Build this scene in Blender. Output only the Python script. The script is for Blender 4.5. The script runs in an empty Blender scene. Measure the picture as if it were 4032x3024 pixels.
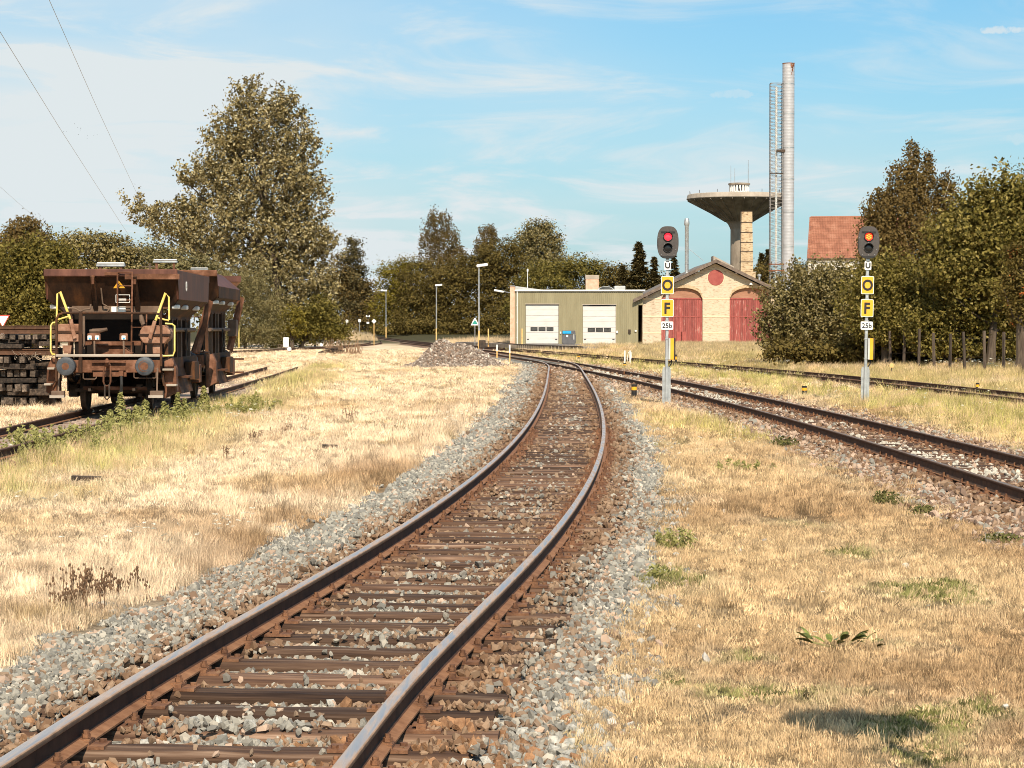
import bpy, bmesh, math, random
import numpy as np
from mathutils import Vector, Matrix, Euler
R = math.radians
PI = math.pi
random.seed(7)
rng = np.random.default_rng(7)
scene = bpy.context.scene
COL = scene.collection

# ------------------------------------------------------------------ camera
FP = 8968.0                     # focal length in pixels of the 4032 px wide photograph
CAMZ = 2.11
PITCH = math.atan((1512 - 1290.6) / FP)
cam = bpy.data.cameras.new('camera')
cam.sensor_width = 36.0
cam.lens = 36.0 * FP / 4032.0
cam.clip_start = 0.1
cam.clip_end = 6000
cam_ob = bpy.data.objects.new('camera', cam)
COL.objects.link(cam_ob)
cam_ob.location = (0, 0, CAMZ)
cam_ob.rotation_euler = (PI / 2 - PITCH, 0, 0)
scene.camera = cam_ob

def ray(px, py):
    u = (px - 2016) / FP
    v = -(py - 1512) / FP
    c, s = math.cos(PITCH), math.sin(PITCH)
    return (u, c + v * s, -s + v * c)
def at(px, py, Y):
    d = ray(px, py); k = Y / d[1]
    return Vector((d[0] * k, Y, CAMZ + d[2] * k))
def gnd(px, py, z=0.0):
    d = ray(px, py); k = (z - CAMZ) / d[2]
    return Vector((d[0] * k, d[1] * k, z))
def seen(x, y, m=1.5):
    """in the camera's field of view, with a margin in metres"""
    return np.abs(x) < y * 2016 / FP + m

# ------------------------------------------------------------------ world, sun, exposure
SUN_AZ, SUN_EL = 7.5, 43.0     # degrees right of straight behind the camera, above the horizon
world = bpy.data.worlds.new('World')
scene.world = world
world.use_nodes = True
nt = world.node_tree
nt.nodes.clear()
def N(tree, t, **kw):
    n = tree.nodes.new(t)
    for k, v in kw.items():
        setattr(n, k, v)
    return n
out = N(nt, 'ShaderNodeOutputWorld')
bg = N(nt, 'ShaderNodeBackground'); bg.inputs['Strength'].default_value = 0.081
sky = N(nt, 'ShaderNodeTexSky', sky_type='NISHITA', sun_disc=False)
sky.sun_elevation = R(SUN_EL)
sky.sun_rotation = R(180 - SUN_AZ)
sky.altitude = 0; sky.air_density = 1.0; sky.dust_density = 1.2; sky.ozone_density = 1.0
tint = N(nt, 'ShaderNodeMix', data_type='RGBA', blend_type='MULTIPLY')
tint.inputs['Factor'].default_value = 1.0
tint.inputs[7].default_value = (0.42, 1.0, 1.26, 1)
nt.links.new(sky.outputs[0], tint.inputs[6])
tc = N(nt, 'ShaderNodeTexCoord')
sep = N(nt, 'ShaderNodeSeparateXYZ'); nt.links.new(tc.outputs['Generated'], sep.inputs[0])
def M(tree, op, a, b=None, c=None, clamp=False):
    n = tree.nodes.new('ShaderNodeMath'); n.operation = op; n.use_clamp = clamp
    for i, v in enumerate((a, b, c)):
        if v is None: continue
        if isinstance(v, (int, float)): n.inputs[i].default_value = v
        else: tree.links.new(v, n.inputs[i])
    return n.outputs[0]
# thin high cloud: noise on the plane of a cloud deck seen from below
zz = M(nt, 'ADD', M(nt, 'ABSOLUTE', sep.outputs[2]), 0.10)
cu = M(nt, 'DIVIDE', sep.outputs[0], zz)
cv = M(nt, 'DIVIDE', sep.outputs[1], zz)
cmb = N(nt, 'ShaderNodeCombineXYZ')
nt.links.new(M(nt, 'MULTIPLY_ADD', cu, 1.0, 0.0), cmb.inputs[0])
nt.links.new(M(nt, 'MULTIPLY_ADD', cv, 0.9, 1.3), cmb.inputs[1])
def noise_w(vec, scale, detail, rough, dist=0.0):
    n = N(nt, 'ShaderNodeTexNoise'); n.inputs['Scale'].default_value = scale
    n.inputs['Detail'].default_value = detail; n.inputs['Roughness'].default_value = rough
    n.inputs['Distortion'].default_value = dist
    nt.links.new(vec, n.inputs['Vector']); return n.outputs[0]
def ramp(tree, v, a, b):
    n = tree.nodes.new('ShaderNodeMapRange'); n.interpolation_type = 'SMOOTHSTEP'
    n.inputs[1].default_value = a; n.inputs[2].default_value = b
    tree.links.new(v, n.inputs[0]); return n.outputs[0]
big = ramp(nt, noise_w(cmb.outputs[0], 0.42, 3, 0.5), 0.42, 0.70)
wisp = ramp(nt, noise_w(cmb.outputs[0], 1.7, 6, 0.6, 0.9), 0.44, 0.70)
veil = M(nt, 'MULTIPLY', big, 0.55)
veil = M(nt, 'ADD', veil, M(nt, 'MULTIPLY', wisp, 0.70), clamp=True)
# a hazier western sky: more veil to the left of the view direction, all the way round that side
west = ramp(nt, M(nt, 'MULTIPLY', sep.outputs[0], -1.0), -0.12, 0.26)
veil = M(nt, 'ADD', M(nt, 'MULTIPLY', veil, M(nt, 'MULTIPLY_ADD', west, 0.4, 0.6)), M(nt, 'MULTIPLY', M(nt, 'MULTIPLY', west, 0.78), M(nt, 'MULTIPLY_ADD', noise_w(cmb.outputs[0], 0.9, 4, 0.55, 0.4), 1.5, -0.05)), clamp=True)
low = ramp(nt, sep.outputs[2], 0.26, 0.0)
veil = M(nt, 'ADD', veil, M(nt, 'MULTIPLY', low, 0.42), clamp=True)
# small fair-weather cumulus low over the trees
def puff(px, py, rx, ry, k):
    d = ray(px, py); l = math.sqrt(sum(v * v for v in d))
    dx = M(nt, 'DIVIDE', M(nt, 'SUBTRACT', sep.outputs[0], d[0] / l), rx / FP)
    dz = M(nt, 'DIVIDE', M(nt, 'SUBTRACT', sep.outputs[2], d[2] / l), ry / FP)
    r2 = M(nt, 'ADD', M(nt, 'POWER', M(nt, 'ABSOLUTE', dx), 2.0), M(nt, 'POWER', M(nt, 'ABSOLUTE', dz), 2.0))
    n = noise_w(tc.outputs['Generated'], 160.0, 4, 0.6)
    r2 = M(nt, 'ADD', r2, M(nt, 'MULTIPLY_ADD', n, 2.4, -1.2))
    front = M(nt, 'GREATER_THAN', sep.outputs[1], 0.0)
    return M(nt, 'MULTIPLY', M(nt, 'MULTIPLY', ramp(nt, r2, 1.1, 0.2), k), front)
for a in ((1415, 848, 85, 22, 1.0), (2310, 848, 170, 9, 0.7), (480, 822, 60, 26, 0.6), (3950, 118, 110, 20, .8), (2890, 370, 120, 26, .55), (4010, 545, 90, 30, .6), (1500, 75, 330, 50, .5)):
    veil = M(nt, 'MAXIMUM', veil, puff(*a))
cl = N(nt, 'ShaderNodeMix', data_type='RGBA')
nt.links.new(veil, cl.inputs['Factor'])
nt.links.new(tint.outputs[2], cl.inputs[6])
cl.inputs[7].default_value = (6.9, 7.5, 7.7, 1)
nt.links.new(cl.outputs[2], bg.inputs['Color'])
nt.links.new(bg.outputs[0], out.inputs[0])

sun = bpy.data.lights.new('sun', 'SUN')
sun.energy = 5.0
sun.angle = R(0.53)
sun.color = (1.0, 0.875, 0.69)
sun_ob = bpy.data.objects.new('sun', sun); COL.objects.link(sun_ob)
sd = Vector((math.sin(R(SUN_AZ)) * math.cos(R(SUN_EL)), -math.cos(R(SUN_AZ)) * math.cos(R(SUN_EL)), math.sin(R(SUN_EL))))
sun_ob.rotation_euler = sd.to_track_quat('Z', 'Y').to_euler()
sun_ob.location = (0, -20, 40)

scene.view_settings.view_transform = 'Standard'
scene.view_settings.look = 'None'
scene.view_settings.gamma = 1.0
scene.view_settings.use_curve_mapping = False
scene.view_settings.exposure = 0.42
scene.render.engine = 'CYCLES'
scene.cycles.max_bounces = 5
scene.cycles.diffuse_bounces = 3
scene.cycles.glossy_bounces = 2
scene.cycles.transmission_bounces = 3
scene.cycles.transparent_max_bounces = 4
scene.cycles.caustics_reflective = False
scene.cycles.caustics_refractive = False
scene.cycles.use_denoising = True
scene.cycles.pixel_filter_type = 'BLACKMAN_HARRIS'
scene.cycles.filter_width = 0.95
scene.cycles.use_adaptive_sampling = True
scene.cycles.adaptive_threshold = 0.02

# ------------------------------------------------------------------ helpers
def tag(o, label=None, cat=None, group=None, kind=None):
    if label: o['label'] = label
    if cat: o['category'] = cat
    if group: o['group'] = group
    if kind: o['kind'] = kind
    return o
def empty(name, loc=(0, 0, 0), rz=0.0, label=None, cat=None, group=None):
    o = bpy.data.objects.new(name, None); COL.objects.link(o)
    o.location = loc; o.rotation_euler = (0, 0, rz); o.empty_display_size = 0.2
    return tag(o, label, cat, group)
def link(name, me, parent=None, loc=None, rot=None, scale=None):
    o = bpy.data.objects.new(name, me); COL.objects.link(o)
    if parent is not None: o.parent = parent
    if loc is not None: o.location = loc
    if rot is not None: o.rotation_euler = rot
    if scale is not None: o.scale = scale
    return o
def copy_tree(o, parent=None):
    c = o.copy(); COL.objects.link(c); c.parent = parent
    for ch in list(o.children): copy_tree(ch, c)
    return c

class MB:
    """collects shapes and links them as one mesh"""
    def __init__(s): s.v = []; s.f = []
    def add(s, vs, fs):
        o = len(s.v); s.v.extend(tuple(v) for v in vs); s.f.extend(tuple(i + o for i in f) for f in fs); return s
    def box(s, c, d, m=None, taper=1.0):
        x, y, z = d[0] / 2, d[1] / 2, d[2] / 2
        vs = [Vector((sx * x * (taper if sz > 0 else 1), sy * y * (taper if sz > 0 else 1), sz * z)) for sz in (-1, 1) for sx, sy in ((-1, -1), (1, -1), (1, 1), (-1, 1))]
        if m is not None: vs = [m @ v for v in vs]
        c = Vector(c)
        return s.add([v + c for v in vs], [(0, 3, 2, 1), (4, 5, 6, 7), (0, 1, 5, 4), (1, 2, 6, 5), (2, 3, 7, 6), (3, 0, 4, 7)])
    def span(s, a, b):
        """box between two opposite corners"""
        return s.box([(p + q) / 2 for p, q in zip(a, b)], [abs(q - p) for p, q in zip(a, b)])
    def bar(s, a, b, w, h=None, up=(0, 0, 1)):
        a, b = Vector(a), Vector(b); h = h or w
        t = (b - a); L = t.length
        if L < 1e-6: return s
        t.normalize(); u = Vector(up)
        if abs(t.dot(u)) > 0.98: u = Vector((0, 1, 0))
        x = t.cross(u).normalized(); z = x.cross(t).normalized()
        m = Matrix((x, t, z)).transposed()
        return s.box((a + b) / 2, (w, L, h), m)
    def tube(s, pts, r, n=8, cap=True, closed=False):
        pts = [Vector(p) for p in pts]; k = len(pts); o = len(s.v)
        rr = r if isinstance(r, (list, tuple)) else [r] * k
        px = None
        for i, p in enumerate(pts):
            if closed: t = pts[(i + 1) % k] - pts[i - 1]
            else: t = (pts[min(i + 1, k - 1)] - pts[max(i - 1, 0)])
            t.normalize()
            if px is None:
                u = Vector((0, 0, 1)) if abs(t.z) < 0.9 else Vector((1, 0, 0))
                px = t.cross(u).normalized()
            else:
                px = (px - t * px.dot(t)).normalized()
            py = t.cross(px)
            for j in range(n):
                a = 2 * PI * j / n
                s.v.append(tuple(p + (px * math.cos(a) + py * math.sin(a)) * rr[i]))
        for i in range(k if closed else k - 1):
            i2 = (i + 1) % k
            for j in range(n):
                j2 = (j + 1) % n
                s.f.append((o + i * n + j, o + i * n + j2, o + i2 * n + j2, o + i2 * n + j))
        if cap and not closed:
            s.f.append(tuple(o + j for j in range(n))[::-1]); s.f.append(tuple(o + (k - 1) * n + j for j in range(n)))
        return s
    def lathe(s, prof, n=24, c=(0, 0, 0), axis='Z', cap=True):
        o = len(s.v)
        for r, z in prof:
            for j in range(n):
                a = 2 * PI * j / n
                p = (r * math.cos(a), r * math.sin(a), z)
                if axis == 'Y': p = (p[0], -p[2], p[1])
                if axis == 'X': p = (p[2], p[0], p[1])
                s.v.append((p[0] + c[0], p[1] + c[1], p[2] + c[2]))
        for i in range(len(prof) - 1):
            for j in range(n):
                j2 = (j + 1) % n
                s.f.append((o + i * n + j, o + i * n + j2, o + (i + 1) * n + j2, o + (i + 1) * n + j))
        if cap:
            s.f.append(tuple(o + j for j in range(n))[::-1]); s.f.append(tuple(o + (len(prof) - 1) * n + j for j in range(n)))
        return s
    def prism(s, poly, y0, y1):
        """polygon in x,z extruded along y"""
        n = len(poly)
        vs = [(x, y0, z) for x, z in poly] + [(x, y1, z) for x, z in poly]
        fs = [tuple(range(n)), tuple(range(2 * n - 1, n - 1, -1))] + [(i, i + n, (i + 1) % n + n, (i + 1) % n) for i in range(n)]
        return s.add(vs, fs)
    def mesh(s, name, mat=None, smooth=False, bevel=0.0):
        me = bpy.data.meshes.new(name)
        me.from_pydata(s.v, [], s.f)
        bm = bmesh.new(); bm.from_mesh(me)
        bmesh.ops.recalc_face_normals(bm, faces=bm.faces)
        if bevel > 0:
            es = [e for e in bm.edges if len(e.link_faces) == 2 and e.calc_face_angle(0) > 0.6]
            bmesh.ops.bevel(bm, geom=es, offset=bevel, segments=1, affect='EDGES', clamp_overlap=True)
        bm.to_mesh(me); bm.free()
        if smooth:
            me.shade_smooth()
            try: me.set_sharp_from_angle(angle=R(38))
            except Exception: pass
        if mat is not None: me.materials.append(mat)
        return me
    def build(s, name, mat=None, parent=None, smooth=False, bevel=0.0, **kw):
        return link(name, s.mesh(name, mat, smooth, bevel), parent, **kw)

# ------------------------------------------------------------------ materials
def new_mat(name):
    m = bpy.data.materials.new(name); m.use_nodes = True
    t = m.node_tree; b = t.nodes['Principled BSDF']
    return m, t, b
def surf(name, cols, scale=3.0, rough=0.7, metal=0.0, bump=0.0, bscale=None, stretch=(1, 1, 1), detail=5, spec=0.4, rand=0.0, contrast=(0.36, 0.66), coords='Object', bdist=0.02, rrange=0.12):
    """procedural surface: two or three colours mixed by noise, fine relief, roughness that varies with it"""
    m, t, b = new_mat(name)
    tcn = t.nodes.new('ShaderNodeTexCoord'); mp = t.nodes.new('ShaderNodeMapping')
    mp.inputs['Scale'].default_value = stretch
    t.links.new(tcn.outputs[coords], mp.inputs[0])
    if rand:
        oi = t.nodes.new('ShaderNodeObjectInfo')
        vm = t.nodes.new('ShaderNodeVectorMath'); vm.operation = 'SCALE'; vm.inputs[0].default_value = (37.0, 91.0, 53.0)
        t.links.new(oi.outputs['Random'], vm.inputs['Scale']); t.links.new(vm.outputs[0], mp.inputs['Location'])
    nz = t.nodes.new('ShaderNodeTexNoise'); nz.inputs['Scale'].default_value = scale; nz.inputs['Detail'].default_value = detail; nz.inputs['Roughness'].default_value = 0.62
    t.links.new(mp.outputs[0], nz.inputs['Vector'])
    cr = t.nodes.new('ShaderNodeValToRGB'); e = cr.color_ramp.elements
    e[0].position, e[1].position = contrast
    e[0].color = (*cols[0], 1); e[1].color = (*cols[-1], 1)
    for i, c in enumerate(cols[1:-1]):
        q = cr.color_ramp.elements.new(contrast[0] + (contrast[1] - contrast[0]) * (i + 1) / (len(cols) - 1)); q.color = (*c, 1)
    t.links.new(nz.outputs[0], cr.inputs[0])
    colout = cr.outputs[0]
    if rand:
        hs = t.nodes.new('ShaderNodeHueSaturation')
        t.links.new(M(t, 'MULTIPLY_ADD', oi.outputs['Random'], 2 * rand, 1 - rand), hs.inputs['Value'])
        t.links.new(colout, hs.inputs['Color']); colout = hs.outputs[0]
    t.links.new(colout, b.inputs['Base Color'])
    t.links.new(M(t, 'MULTIPLY_ADD', nz.outputs[0], rrange * 2, rough - rrange, clamp=True), b.inputs['Roughness'])
    b.inputs['Metallic'].default_value = metal
    b.inputs['Specular IOR Level'].default_value = spec
    if bump:
        n2 = t.nodes.new('ShaderNodeTexNoise'); n2.inputs['Scale'].default_value = bscale or scale * 6; n2.inputs['Detail'].default_value = 4
        t.links.new(mp.outputs[0], n2.inputs['Vector'])
        bp = t.nodes.new('ShaderNodeBump'); bp.inputs['Strength'].default_value = bump; bp.inputs['Distance'].default_value = bdist
        t.links.new(n2.outputs[0], bp.inputs['Height']); t.links.new(bp.outputs[0], b.inputs['Normal'])
    return m
def emit(name, col, strength):
    m, t, b = new_mat(name)
    b.inputs['Base Color'].default_value = (*[min(1, c * .5) for c in col], 1)
    b.inputs['Emission Color'].default_value = (*col, 1); b.inputs['Emission Strength'].default_value = strength
    return m
def leafy(name, cols, trans=0.35, coords=False, rough=0.65):
    """foliage: colour differs from leaf to leaf, light passes through"""
    m, t, b = new_mat(name)
    g = t.nodes.new('ShaderNodeNewGeometry')
    cr = t.nodes.new('ShaderNodeValToRGB'); els = cr.color_ramp.elements
    els[0].color = (*cols[0], 1); els[-1].color = (*cols[-1], 1)
    for i, c in enumerate(cols[1:-1]):
        q = els.new((i + 1) / (len(cols) - 1)); q.color = (*c, 1)
    t.links.new(g.outputs['Random Per Island'], cr.inputs[0])
    b.inputs['Roughness'].default_value = rough; b.inputs['Specular IOR Level'].default_value = 0.12
    t.links.new(cr.outputs[0], b.inputs['Base Color'])
    tr = t.nodes.new('ShaderNodeBsdfTranslucent'); t.links.new(cr.outputs[0], tr.inputs[0])
    mx = t.nodes.new('ShaderNodeMixShader'); mx.inputs[0].default_value = trans
    t.links.new(b.outputs[0], mx.inputs[1]); t.links.new(tr.outputs[0], mx.inputs[2])
    t.links.new(mx.outputs[0], t.nodes['Material Output'].inputs[0])
    return m
def instanced(name, trans=0.0, rough=0.8, var=0.25, spec=0.2):
    """colour handed over per instance by the scatter points (attribute tint), varied a little at random"""
    m, t, b = new_mat(name)
    a = t.nodes.new('ShaderNodeAttribute'); a.attribute_type = 'INSTANCER'; a.attribute_name = 'tint'
    oi = t.nodes.new('ShaderNodeObjectInfo')
    g = t.nodes.new('ShaderNodeNewGeometry')
    hs = t.nodes.new('ShaderNodeHueSaturation')
    s_ = M(t, 'ADD', oi.outputs['Random'], g.outputs['Random Per Island'])
    t.links.new(M(t, 'MULTIPLY_ADD', s_, var, 1 - var), hs.inputs['Value'])
    t.links.new(a.outputs['Color'], hs.inputs['Color'])
    t.links.new(hs.outputs[0], b.inputs['Base Color'])
    b.inputs['Roughness'].default_value = rough; b.inputs['Specular IOR Level'].default_value = spec
    if trans:
        tr = t.nodes.new('ShaderNodeBsdfTranslucent'); t.links.new(hs.outputs[0], tr.inputs[0])
        mx = t.nodes.new('ShaderNodeMixShader'); mx.inputs[0].default_value = trans
        t.links.new(b.outputs[0], mx.inputs[1]); t.links.new(tr.outputs[0], mx.inputs[2])
        t.links.new(mx.outputs[0], t.nodes['Material Output'].inputs[0])
    return m

def scatter(name, pts, rot, scl, tint, idx, sources, parent=None):
    """geometry-node instances for what nobody could count: one object, kind stuff"""
    me = bpy.data.meshes.new(name)
    n = len(pts)
    me.vertices.add(n)
    me.vertices.foreach_set('co', np.asarray(pts, np.float32).ravel())
    a = me.attributes.new('rot', 'FLOAT_VECTOR', 'POINT'); a.data.foreach_set('vector', np.asarray(rot, np.float32).ravel())
    a = me.attributes.new('scl', 'FLOAT_VECTOR', 'POINT'); a.data.foreach_set('vector', np.asarray(scl, np.float32).ravel())
    a = me.attributes.new('tint', 'FLOAT_COLOR', 'POINT'); a.data.foreach_set('color', np.c_[np.asarray(tint, np.float32), np.ones(n, np.float32)].ravel())
    a = me.attributes.new('idx', 'INT', 'POINT'); a.data.foreach_set('value', np.asarray(idx, np.int32))
    o = link(name, me, parent); o['kind'] = 'stuff'
    col = bpy.data.collections.new(name + '_sources')
    for i, s in enumerate(sources):
        so = bpy.data.objects.new('%s_source_%02d' % (name, i), s); col.objects.link(so)
    g = bpy.data.node_groups.new(name + '_nodes', 'GeometryNodeTree')
    g.interface.new_socket('Geometry', in_out='INPUT', socket_type='NodeSocketGeometry')
    g.interface.new_socket('Geometry', in_out='OUTPUT', socket_type='NodeSocketGeometry')
    gi = g.nodes.new('NodeGroupInput'); go = g.nodes.new('NodeGroupOutput')
    ci = g.nodes.new('GeometryNodeCollectionInfo'); ci.inputs['Collection'].default_value = col
    ci.inputs['Separate Children'].default_value = True; ci.inputs['Reset Children'].default_value = True
    ip = g.nodes.new('GeometryNodeInstanceOnPoints'); ip.inputs['Pick Instance'].default_value = True
    def attr(nm, ty):
        q = g.nodes.new('GeometryNodeInputNamedAttribute'); q.data_type = ty; q.inputs[0].default_value = nm
        return q.outputs['Attribute']
    g.links.new(gi.outputs[0], ip.inputs['Points']); g.links.new(ci.outputs[0], ip.inputs['Instance'])
    g.links.new(attr('idx', 'INT'), ip.inputs['Instance Index'])
    e2r = g.nodes.new('FunctionNodeEulerToRotation'); g.links.new(attr('rot', 'FLOAT_VECTOR'), e2r.inputs[0])
    g.links.new(e2r.outputs[0], ip.inputs['Rotation'])
    g.links.new(attr('scl', 'FLOAT_VECTOR'), ip.inputs['Scale'])
    g.links.new(ip.outputs[0], go.inputs[0])
    md = o.modifiers.new('scatter', 'NODES'); md.node_group = g
    return o

# numpy noise
_perm = rng.random((256, 256)).astype(np.float64)
def vnoise(x, y):
    x = np.asarray(x, float); y = np.asarray(y, float)
    xi = np.floor(x).astype(int); yi = np.floor(y).astype(int)
    fx = x - xi; fy = y - yi
    fx = fx * fx * (3 - 2 * fx); fy = fy * fy * (3 - 2 * fy)
    a = _perm[xi & 255, yi & 255]; b = _perm[(xi + 1) & 255, yi & 255]
    c = _perm[xi & 255, (yi + 1) & 255]; d = _perm[(xi + 1) & 255, (yi + 1) & 255]
    return (a * (1 - fx) + b * fx) * (1 - fy) + (c * (1 - fx) + d * fx) * fy
def fbm(x, y, o=4):
    s = 0; a = 0.5; t = 0
    for i in range(o):
        s = s + a * vnoise(x * 2 ** i + 17.3 * i, y * 2 ** i + 5.1 * i); t += a; a *= 0.5
    return s / t
def smooth(x, a, b):
    t = np.clip((np.asarray(x, float) - a) / (b - a), 0, 1); return t * t * (3 - 2 * t)

# ------------------------------------------------------------------ lines of the tracks: x as a function of y
class Line:
    def __init__(s, pts):
        s.y = np.array([p[0] for p in pts], float); s.x = np.array([p[1] for p in pts], float)
        n = len(s.y); h = np.diff(s.y)                      # natural cubic spline
        A = np.zeros((n, n)); b = np.zeros(n); A[0, 0] = A[-1, -1] = 1
        for i in range(1, n - 1):
            A[i, i - 1] = h[i - 1]; A[i, i] = 2 * (h[i - 1] + h[i]); A[i, i + 1] = h[i]
            b[i] = 3 * ((s.x[i + 1] - s.x[i]) / h[i] - (s.x[i] - s.x[i - 1]) / h[i - 1])
        s.c = np.linalg.solve(A, b); s.h = h
        s.b = (s.x[1:] - s.x[:-1]) / h - h * (2 * s.c[:-1] + s.c[1:]) / 3
        s.d = (s.c[1:] - s.c[:-1]) / (3 * h)
    def __call__(s, y):
        y = np.asarray(y, float); yc = np.clip(y, s.y[0], s.y[-1])
        i = np.clip(np.searchsorted(s.y, yc, 'right') - 1, 0, len(s.h) - 1); t = yc - s.y[i]
        r = s.x[i] + s.b[i] * t + s.c[i] * t * t + s.d[i] * t ** 3
        return r + (y - yc) * np.where(y > yc, s.slope(s.y[-1] - 1e-3), s.slope(s.y[0] + 1e-3)) if np.any(y != yc) else r
    def slope(s, y):
        y = np.asarray(y, float)
        i = np.clip(np.searchsorted(s.y, y, 'right') - 1, 0, len(s.h) - 1); t = y - s.y[i]
        return s.b[i] + 2 * s.c[i] * t + 3 * s.d[i] * t * t
T1 = Line([(2, -2.12), (6, -1.82), (10, -1.50), (12, -1.345), (15, -1.03), (20, -.49), (25, -.045), (30, .317), (40, .855), (50, 1.237), (60, 1.529), (70, 1.77), (80, 1.979), (90, 2.17), (100, 2.36), (110, 2.54), (118, 2.62), (126, 2.50), (134, 2.12), (143, 1.45), (155, .50), (165, -.25)])
T2 = Line([(2, 6.5), (14, 6.72), (27, 6.82), (40, 6.75), (52, 6.5), (68, 5.95), (86, 5.12), (105, 3.98), (125, 2.7), (145, 1.28), (165, -.25), (185, -1.95), (205, -3.85), (235, -6.9), (300, -14), (424, -28.5), (700, -62)])
T3 = Line([(30, 15.4), (50, 14.95), (66, 14.3), (89, 12.9), (104, 11.5), (116, 10.2), (126, 9.0), (146, 6.75), (173, 3.8), (203, .3), (233, -3.4), (300, -12.0), (352, -19.4), (440, -33), (600, -59), (900, -110)])
def far_rise(y): return 1.05 * smooth(y, 290, 470)
T4 = Line([(44, 20.2), (66, 19.0), (89, 17.6), (104, 16.2), (116, 14.9), (126, 13.7), (146, 11.4)])
TW = Line([(22, -8.55), (35, -8.8), (43, -8.95), (53, -9.25), (72, -9.8), (97, -10.65), (130, -12.2), (160, -14)])
T5 = Line([(140, -30), (170, -25.5), (200, -21.5), (230, -18.6), (262, -17.2), (300, -17.9), (340, -21)])
T6 = Line([(165, -20.5), (190, -19), (215, -18.2), (240, -18.4)])

def ground_z(x, y):
    x = np.asarray(x, float); y = np.asarray(y, float)
    s = x - T3(np.clip(y, 30, 900))
    rise = 0.42 * smooth(s, 3.0, 8.5) * smooth(y, 95, 175) + 0.12 * smooth(s, 3.0, 9) * (1 - smooth(y, 95, 175))
    near = 1 - smooth(y, 90, 160)
    off = np.minimum.reduce([np.abs(x - T1(np.clip(y, 2, 165))) + 100 * (y > 165), np.abs(x - T2(np.clip(y, 2, 700))), np.abs(s), np.abs(x - TW(np.clip(y, 22, 160))) + 100 * (y > 160)])
    flat = smooth(off, 1.7, 3.2)
    bumps = (fbm(x * .55, y * .55, 3) - .5) * .13 + (fbm(x * .12 + 9, y * .12, 2) - .5) * .22
    return rise + near * flat * bumps - 0.05 * (1 - flat) + far_rise(y)
# ================================================================== ground
def lerp(a, b, t): return a + (b - a) * t[..., None]
C_CREAM = np.array((.82, .64, .45)); C_GOLD = np.array((.66, .475, .275)); C_TAN = np.array((.50, .335, .185))
C_GREEN = np.array((.20, .205, .055)); C_LIME = np.array((.46, .42, .12)); C_RUST = np.array((.33, .175, .075)); C_BROWN = np.array((.25, .155, .08))
def cover(x, y):
    """colour of the sward, how green it is, how tall it stands"""
    x = np.asarray(x, float); y = np.asarray(y, float)
    o1 = x - T1(np.clip(y, 2, 165)); o2 = x - T2(np.clip(y, 2, 700)); o3 = x - T3(np.clip(y, 30, 900)); ow = x - TW(np.clip(y, 22, 160))
    n1 = fbm(x * .35 + 3, y * .22 + 8, 4); n2 = fbm(x * .9 + 31, y * .6 + 2, 4); n3 = fbm(x * .16 + 71, y * .07 + 20, 3)
    left = (o1 < 0)
    far = smooth(y, 60, 100)
    base = lerp(lerp(np.broadcast_to(C_GOLD, x.shape + (3,)), C_TAN, smooth(n1, .42, .64)), C_CREAM, smooth(n2, .52, .72) * .55)
    leftc = lerp(lerp(np.broadcast_to(C_CREAM, x.shape + (3,)), C_GOLD, smooth(n1, .55, .75) * .8), C_TAN, smooth(n2, .62, .78) * .6)
    near_left = 1 - smooth(y, 12, 19)
    leftc = lerp(leftc, C_GOLD, near_left * .45)
    c = np.where(left[..., None], leftc, base)
    c = lerp(c, C_CREAM, (~left) * smooth(y, 45, 90) * smooth(n2, .4, .6) * .8)
    # brown, thin sward along the ballast on the left
    edge = left * smooth(o1, -4.6, -2.6) * smooth(y, 13, 20) * (1 - smooth(y, 48, 75))
    c = lerp(c, C_RUST, edge * smooth(n2 * .6 + n1 * .4, .42, .60) * .55)
    hay = left * smooth(np.sin(y * .42 + x * .9), .2, .9) * smooth(y, 20, 26) * (1 - smooth(y, 34, 60)) * smooth(n2, .4, .6)
    c = lerp(c, C_TAN, hay * .5)
    # green patches
    g = smooth(n2, .60, .72) * smooth(n3, .42, .62) * .9
    g = np.where(left, g * .55, g)
    mid = (o2 > 0) & (o3 < 0)
    lush = mid * smooth(o2, 1.9, 3.6) * smooth(fbm(x * .4, y * .3 + 40, 3), .30, .52)
    band = (~left) * (o2 < -1.6) * smooth(y, 40, 44) * (1 - smooth(y, 52, 58)) * smooth(n1, .40, .55)
    weeds = left * smooth(ow, 4.4, 2.2) * smooth(ow, .4, 1.4) * smooth(y, 26, 30) * (1 - smooth(y, 120, 150)) * smooth(n1, .28, .5)
    lim = np.clip(lush + band * .8 + weeds, 0, 1)
    behind = smooth(o3, 1.4, 3.0)
    lim = np.clip(lim + behind * smooth(n1, .3, .55) * .75, 0, 1)
    c = lerp(c, C_GREEN, g); c = lerp(c, C_LIME, lim * .8)
    c = lerp(c, C_TAN * 1.15, behind * .3)
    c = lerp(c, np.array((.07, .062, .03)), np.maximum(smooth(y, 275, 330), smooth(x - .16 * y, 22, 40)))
    green = np.clip(g + lim, 0, 1)
    tall = np.clip(lush * .8 + weeds * 1.0 + behind * 1.2 + edge * .3 + band * .4, 0, 1.4)
    return c, green, tall
def axis(segs):
    r = []
    for a, b, st in segs:
        r.extend(np.arange(a, b, st))
    return np.array(r + [segs[-1][1]])
ys = axis([(-60, 6, 6), (6, 36, .22), (36, 70, .5), (70, 130, 1.2), (130, 260, 4), (260, 600, 20), (600, 3000, 300)])
xs = axis([(-1500, -150, 150), (-150, -40, 10), (-40, -13, 2), (-13, -8, .5), (-8, 9, .22), (9, 20, .6), (20, 60, 4), (60, 150, 15), (150, 1500, 150)])
gx, gy = np.meshgrid(xs, ys)
gzv = ground_z(gx, gy)
me = bpy.data.meshes.new('ground')
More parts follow.
